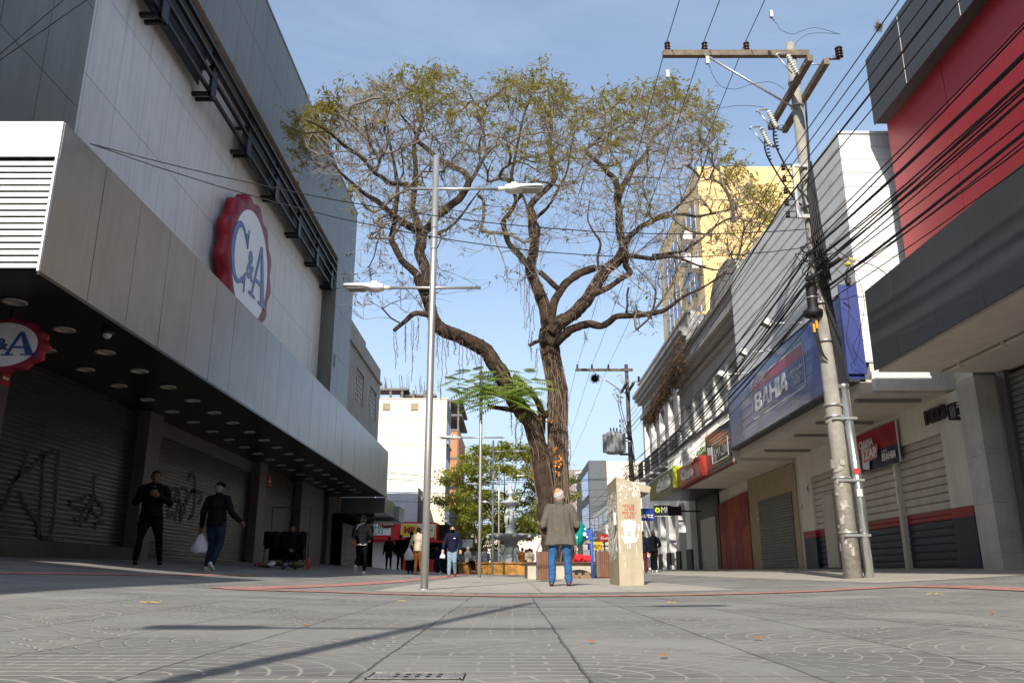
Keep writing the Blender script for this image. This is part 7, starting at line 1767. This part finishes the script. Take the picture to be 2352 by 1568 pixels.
        b = MB(); P = [(.026*math.cos(a)*(.9 if math.sin(a) < 0 else 1), .026+.068*math.sin(a)) for a in [TH*i/18 for i in range(18)]]
        Ms = Mx @ Matrix.Translation((0, 0, fz))
        b.prism([(u*H, v*H) for u, v in P], Ms, .0, .009*H); b.build('sole', K_sole if shoes is not K_leather else K_black, t if False else so, world=False)
    # ---- hair, cap, mask
    if hair is not None:
        b = MB(); b.ell(hd((0, -.008, .012)), (.050*H*hs, .056*H*hs, .060*H*hs), R, 18, 12)
        if hairstyle == 'bun': b.ell(hd((0, -.05, .045)), (.028*H*hs, .026*H*hs, .026*H*hs), R); b.ell(hd((0, -.03, -.02)), (.042*H*hs, .035*H*hs, .04*H*hs), R)
        if hairstyle == 'bob': b.ell(hd((0, -.016, -.022)), (.050*H*hs, .045*H*hs, .05*H*hs), R)
        if hairstyle == 'long': b.ell(hd((0, -.03, -.04)), (.048*H*hs, .035*H*hs, .07*H*hs), R)
        if hairstyle == 'nape': b.ell(hd((0, -.030, -.035)), (.040*H*hs, .028*H*hs, .04*H*hs), R)
        h_ = remesh(b, .01, 2, .004*H*hs, (30, 30, 20), 1)
        # keep hair off the face
        keep = []
        Ri = R.inverted()
        for f in h_.f:
            c = sum((Vector(h_.v[i]) for i in f), Vector())/len(f); q = (Ri @ (c-hc))/(H*hs)
            if not (q.y > .018 and q.z < .026): keep.append(f)
        h_.f = keep; h_.mi = [0]*len(keep); h_.sm = [True]*len(keep); h_.build('hair', hair, t, world=False)
    if cap is not None:
        b = MB(); b.ell(hd((0, 0, .028)), (.053*H*hs, .062*H*hs, .05*H*hs), R, 18, 12); cp = b.build('cap', cap, t, world=False)
    if mask is not None:
        b = MB(); b.ell(hd((0, .026, -.032)), (.044*H*hs, .043*H*hs, .036*H*hs), R, 16, 10); b.build('face_mask', mask, t, world=False)
    return t, ln, H
def plastic_bag(label, p, w, h, name='plastic_bag', m=None, seed=1):
    """tied carrier bag hanging from the point p"""
    b = MB(); prof = []; n = 22; vs = []; rr_ = random.Random(seed)
    lv = [(0, .06), (-.08, .08), (-.22, .2), (-.42, .38), (-.62, .5), (-.82, .55), (-.95, .5), (-1.0, .34)]
    for (u, r) in lv:
        for j in range(n): a = TH*j/n; f = 1+.12*math.sin(a*5+u*6+seed)+.06*math.sin(a*11+u*9); vs.append((p[0]+r*w*f*math.cos(a), p[1]+r*w*.55*f*math.sin(a), p[2]+u*h+.012*math.sin(a*4)))
    b.smooth = True; b.add(vs, [(i*n+j, (i+1)*n+j, (i+1)*n+(j+1) % n, i*n+(j+1) % n) for i in range(len(lv)-1) for j in range(n)]+[tuple((len(lv)-1)*n+j for j in reversed(range(n)))])
    for s in (-1, 1): b.tube([(p[0]+s*.01, p[1], p[2]-.02), (p[0]+s*.03, p[1], p[2]+.05), (p[0], p[1], p[2]+.10)], .007, 6)
    return solo(b, name, m or K_bag, label, 'bag', tuple(p))
def world_of(t, q): return t[0].location.copy() + Matrix.Rotation(t[0].rotation_euler.z, 3, 'Z') @ Vector(q)

# the old man in the taupe coat
om = person('elderly man in a long taupe coat, blue jeans and brown shoes seen from behind', .84, 14.8, 1.64, 0.0, K_coat, K_jean, K_leather, K_hairw, vox=.010, coat=True, turn=.35, lean=.06, hs=1.16,
    arms=[[(-.178, -.04, .625), (-.150, .10, .56)], [(.178, -.04, .625), (.150, .10, .56)]], legs=[[(-.088, .012, .285), (-.095, -.005, .045)], [(.075, .012, .285), (.085, -.005, .045)]], girth=1.02)
T, ln, H = om
b = MB()
for s in (-1, 1): b.ell(ln((s*.176, -.045, .598)), (.030*H, .028*H, .046*H), Matrix.Rotation(s*.25, 4, 'Y'))
b.build('dark_cuffs', K_black, T, world=False)
hc = ln((0, .018, .932)); b = MB(); b.ell(hc+Vector((-.016, -.022, .046))*H, (.040*H, .047*H, .042*H)); b.build('bald_patch', mat('orange_bald_skin', (.56, .25, .13), .5, var=.08), T, world=False)  # bald patch in a more orange skin tone
b = MB(); b.tube([ln((-.045, -.03, .855)), ln((0, -.045, .862)), ln((.045, -.03, .855))], .014*H, 8); b.build('coat_collar', K_coat, T, world=False)
b = MB(); b.prism([(-.004, -.02), (.004, -.02), (.004, .0), (-.004, 0)], FR(ln((0, -.09, .5)), 'C'), -.01, .0)

# dark man standing against the pillar, looking at his hands
person('man in black clothes standing in deep shade by the granite pillar, hands at his chest', -6.98, 16.3, 1.80, PI-.5, K_black, K_black, K_black, K_hairb, skin=M_skind, vox=.013, hairstyle='short',
    arms=[[(-.168, .03, .655), (-.04, .14, .72)], [(.168, .03, .655), (.05, .15, .73)]], legs=[[(-.10, .01, .285), (-.135, .0, .045)], [(.085, .01, .285), (.105, .02, .045)]], girth=1.15, turn=.2)
# man with a cap, walking away with a carrier bag
mw = person('man in dark sweatshirt, black cap and jeans walking away with a white carrier bag', -5.95, 17.0, 1.74, .18, K_hood, K_jeand, K_sole, mat('grey_hair', (.20, .19, .165), .7, var=.2, vscale=25), skin=M_skind, vox=.013, hairstyle='nape', cap=K_black, turn=.35,
    arms=[[(-.165, -.03, .64), (-.180, .0, .50)], [(.185, -.02, .65), (.245, .09, .56)]], legs=[[(-.055, .05, .29), (-.055, -.02, .05)], [(.05, .03, .30), (.06, -.13, .085)]], girth=1.12)
T, ln, H = mw; p = world_of(mw, ln((-.183, .01, .435))); plastic_bag('white carrier bag hanging from the left hand of the man in the black cap', (p.x, p.y, p.z), .30, .42, seed=2)
# woman in black hoodie
wm = person('woman in black hoodie and leggings walking away with a small brown shoulder bag', -4.32, 24.5, 1.66, .05, K_hood, K_black, K_sole, K_hairb, vox=.013, hood=True, hairstyle='bun', hem=.50,
    arms=[[(-.155, -.02, .655), (-.10, .10, .60)], [(.155, -.02, .655), (.11, .10, .60)]], legs=[[(-.055, .01, .30), (-.06, -.15, .14)], [(.05, .03, .285), (.055, .0, .045)]])
T, ln, H = wm
b = MB(); b.tube([ln((0, 0, .515)), ln((0, 0, .490))], [.101*H, .098*H], 24); b.build('white_shirt_hem', K_white, T, world=False)
t = thing('shoulder_bag', 'small brown leather bag hanging at the left hip of the hoodie woman', 'bag', tuple(world_of(wm, ln((-.14, -.02, .55)))))
q = world_of(wm, ln((-.145, -.02, .52))); b = MB(); b.ell(q, (.05, .09, .10)); b.build('bag_body', mat('tan_leather', (.30, .09, .03), .4, var=.15), t)
b = MB(); b.tube(smooth_path([world_of(wm, ln(v)) for v in ((-.14, -.03, .58), (-.12, -.095, .70), (-.05, -.098, .82), (.04, -.06, .87))], 4), .010, 6); b.build('strap', K_grey, t)
# masked man in the navy jacket
mn_ = person('man in navy jacket, light jeans and black face mask walking towards the viewer', -2.12, 30.3, 1.76, PI, K_navy, K_jeanl, K_leather, K_hairb, vox=.013, mask=K_black, hem=.49,
    arms=[[(-.165, -.02, .65), (-.165, .05, .52)], [(.165, -.0, .65), (.185, .06, .52)]], legs=[[(-.05, .05, .295), (-.055, -.10, .09)], [(.05, .03, .285), (.06, .03, .045)]], girth=1.05)
T, ln, H = mn_
b = MB(); b.prism([(-.035, -.015), (.035, -.015), (.035, .015), (-.035, .015)], Matrix.Translation(ln((-.045, .085, .745))) @ Matrix.Rotation(-PI/2, 4, 'X') @ Matrix.Rotation(PI, 4, 'Z'), -.01, .012); b.build('chest_logo', K_white, T, world=False)
p = world_of(mn_, ln((.188, .08, .47))); plastic_bag('crumpled white bag in the hand of the masked man', (p.x, p.y, p.z), .17, .20, seed=4)
# woman in beige jacket behind the near lamp post
wb = person('woman in beige jacket, white top and brown trousers, half hidden by the near lamp post', -3.42, 31.0, 1.68, .35, K_beige, K_brown, K_leather, K_hairb, vox=.014, boots=True, hem=.50, hairstyle='bob',
    arms=[[(-.165, -.04, .655), (-.12, .08, .60)], [(.16, -.0, .655), (.12, .1, .6)]], legs=[[(-.055, .03, .29), (-.055, .0, .045)], [(.05, .04, .285), (.055, .05, .045)]])
wk = person('person in black with a white bag, walking just left of the woman in beige', -3.98, 33.6, 1.62, .1, K_black, K_black, K_black, K_hairb, vox=.016, legs=[[(-.05, .04, .29), (-.055, .02, .045)], [(.05, .0, .29), (.06, -.08, .06)]])
p = world_of(wk, wk[1]((-.02, -.12, .64))); plastic_bag('large white bag slung on the back of the person in black', (p.x, p.y, p.z), .34, .52, seed=6)
# shapes in front of the corner shop
person('tall man in dark clothes standing in front of the red shop, right of his companion', -5.85, 44.6, 1.78, .3, K_black, K_black, K_black, K_hairb, vox=.02, girth=1.15)
person('person in dark coat waiting before the red shop, leftmost of the pair', -6.35, 44.0, 1.62, -.2, K_hood, K_black, K_black, K_hairb, vox=.02, girth=1.1)
person('man in tan jacket half hidden beside the red shop counter', -5.4, 48.0, 1.60, .3, K_beige, K_black, K_black, K_hairbr, vox=.02)
person('person in dark clothes standing behind the masked man', -3.05, 41.0, 1.60, .4, K_black, K_black, K_black, K_hairb, vox=.02, girth=1.1)
person('short person in dark blue top and jeans walking left behind the masked man', -4.05, 46.5, 1.40, -.9, K_navy, K_jeand, K_sole, K_hairb, vox=.02, legs=[[(-.05, .09, .29), (-.055, .08, .045)], [(.05, -.03, .29), (.06, -.14, .08)]])
sit_l = [[(-.055, .20, .27), (-.06, .21, .02)], [(.055, .20, .27), (.07, .19, .02)]]
sit_a = [[(-.14, .03, .64), (-.06, .17, .56)], [(.14, .03, .64), (.06, .17, .56)]]
def seated(label, x, y, zs, face, top, bot, hair, hz=1.62, **k):
    legs = [[(-.06, .22, .50), (-.065, .24, .27)], [(.06, .22, .50), (.07, .22, .27)]]
    return person(label, x, y, hz, face, top, bot, K_black, hair, z=zs-.49*hz, legs=legs, arms=sit_a, vox=.02, **k)
K_plaid = mat('plaid_shirt', (.30, .30, .31), .8, var=.9, vscale=9)
seated('person in black and white patterned shirt sitting on the left of the orange fountain wall', -2.35, 45.3, 1.08, .9, K_plaid, K_black, K_hairw)
seated('man in blue grey jacket sitting with his back to us on the fountain wall', -1.45, 46.1, 1.02, .1, K_grey, K_black, K_hairbr)
seated('person in brown jacket sitting on the right part of the fountain wall', .55, 46.0, 1.05, .5, K_brown, K_black, K_hairbr)
seated('person in cream jacket sitting at the right end of the fountain wall', .95, 45.6, 1.02, .0, K_beige, K_black, K_hairb)
# pair on the right pavement
wr_ = person('woman in black quilted jacket and leggings walking past the white pilasters', 5.72, 34.4, 1.64, .1, K_hood, K_black, K_sole, K_hairbr, vox=.014, hood=True, hairstyle='bob', legs=[[(-.05, .04, .29), (-.055, .03, .045)], [(.045, .0, .29), (.05, -.04, .05)]], arms=[[(-.155, -.0, .65), (-.15, .04, .51)], [(.165, -.03, .66), (.13, .09, .62)]])
person('person in dark jacket and maroon trousers half hidden behind the tan pillar', 5.12, 33.4, 1.62, .1, K_navy, K_maroon, K_leather, K_hairb, vox=.015, girth=1.1)
p = world_of(wr_, wr_[1]((-.15, .05, .46))); plastic_bag('white carrier bag held between the pair on the right pavement', (p.x, p.y, p.z), .27, .55, seed=8)

# ---- street vendor's clothes rack in the shade
vx, vy = -6.35, 24.0; vz = gz(vx, vy)
t = thing('clothes_rack', 'street vendor rack with black clothes standing in shade before the far pillar', 'clothes rack', (vx, vy, vz))
b = MB()
for (dx, dy) in ((-.55, -.25), (.55, -.25), (-.55, .25), (.55, .25)): b.tube([(vx+dx, vy+dy, vz), (vx+dx, vy+dy, vz+(1.72 if dy > 0 else .95))], .014, 8)
for (a, c, zz) in (((-.55, .25), (.55, .25), 1.72), ((-.55, -.25), (.55, -.25), .95), ((-.55, -.25), (-.55, .25), .95), ((.55, -.25), (.55, .25), .95), ((-.55, .25), (.55, .25), .95)): b.tube([(vx+a[0], vy+a[1], vz+zz), (vx+c[0], vy+c[1], vz+zz)], .014, 8)
b.build('frame', M_lipd, t)
b = MB(); b.box(vx-.56, vy-.26, vz+.95, vx+.56, vy+.26, vz+1.0); b.box(vx-.5, vy+.0, vz+.25, vx+.5, vy+.2, vz+.95); b.build('draped_table', K_black, t)
rr = random.Random(31); K_goods = [cloth_mat('dusty_pink_cloth', (.28, .12, .13)), cloth_mat('olive_cloth', (.12, .12, .05)), K_white, K_maroon, K_grey]
for i in range(5):
    b = MB(); u = vx-.5+.25*i; b.ell((u, vy-.28, vz+.75), (.10, .06, .24)); b.ell((u, vy-.28, vz+.95), (.09, .07, .08)); remesh(b, .02, 2, .02, (12, 12, 6), i).build('hanging_garment', K_hood if i % 2 else K_black, t)
for i in range(7):
    b = MB(); c = Vector((vx-.55+.17*i, vy-.45+rr.uniform(-.1, .1), vz+.09)); [b.ell(c+Vector((rr.uniform(-.08, .08), rr.uniform(-.06, .06), rr.uniform(-.02, .05))), (.10, .08, .06)) for _ in range(3)]
    solo(remesh(b, .02, 1, .02, (14, 14, 14), i), 'bundle', K_goods[i % 5], 'bundled '+('pink', 'olive', 'white', 'maroon', 'grey')[i % 5]+' goods at the foot of the vendor rack, '+('left end', 'second from left', 'third from left', 'middle', 'third from right', 'second from right', 'right end')[i], 'goods', tuple(c), 'goods laid at the vendor rack')
person('vendor crouching in the dark under the clothes rack', vx+.15, vy-.15, 1.6, PI-.3, K_black, K_black, K_black, K_hairb, skin=M_skind, z=vz-.42, legs=[[(-.10, .17, .47), (-.10, .10, .30)], [(.10, .17, .47), (.10, .10, .30)]], arms=[[(-.15, .08, .62), (-.04, .2, .58)], [(.15, .08, .62), (.04, .2, .58)]], vox=.018, lean=.3)
b = MB(); pc = Vector((vx+.72, vy-.35, vz)); b.lathe([(.045, 0), (.05, .02), (.05, .2), (.035, .26), (.015, .29), (.015, .32)], pc, 12); solo(b, 'drink_bottle', M_notice, 'red bottle standing at the right foot of the vendor rack', 'bottle', tuple(pc))
# red bundle on the planter
b = MB(); pc = onY(1339, 1283, 26.8); [b.ell(pc+Vector((rr.uniform(-.2, .2), rr.uniform(-.1, .1), rr.uniform(-.08, .08))), (.18, .12, .12)) for _ in range(5)]
solo(remesh(b, .025, 2, .03, (9, 9, 9), 2), 'cloth_bundle', cloth_mat('bright_red_cloth', (.60, .03, .04)), 'bright red cloth bundle lying on the planter beside the tree roots', 'bundle', tuple(pc))
for ob in list(COL.objects):
    if ob.type == 'MESH' and 'label' not in ob.keys() and ob.parent is None and 'kind' not in ob.keys(): print('UNTAGGED', ob.name)
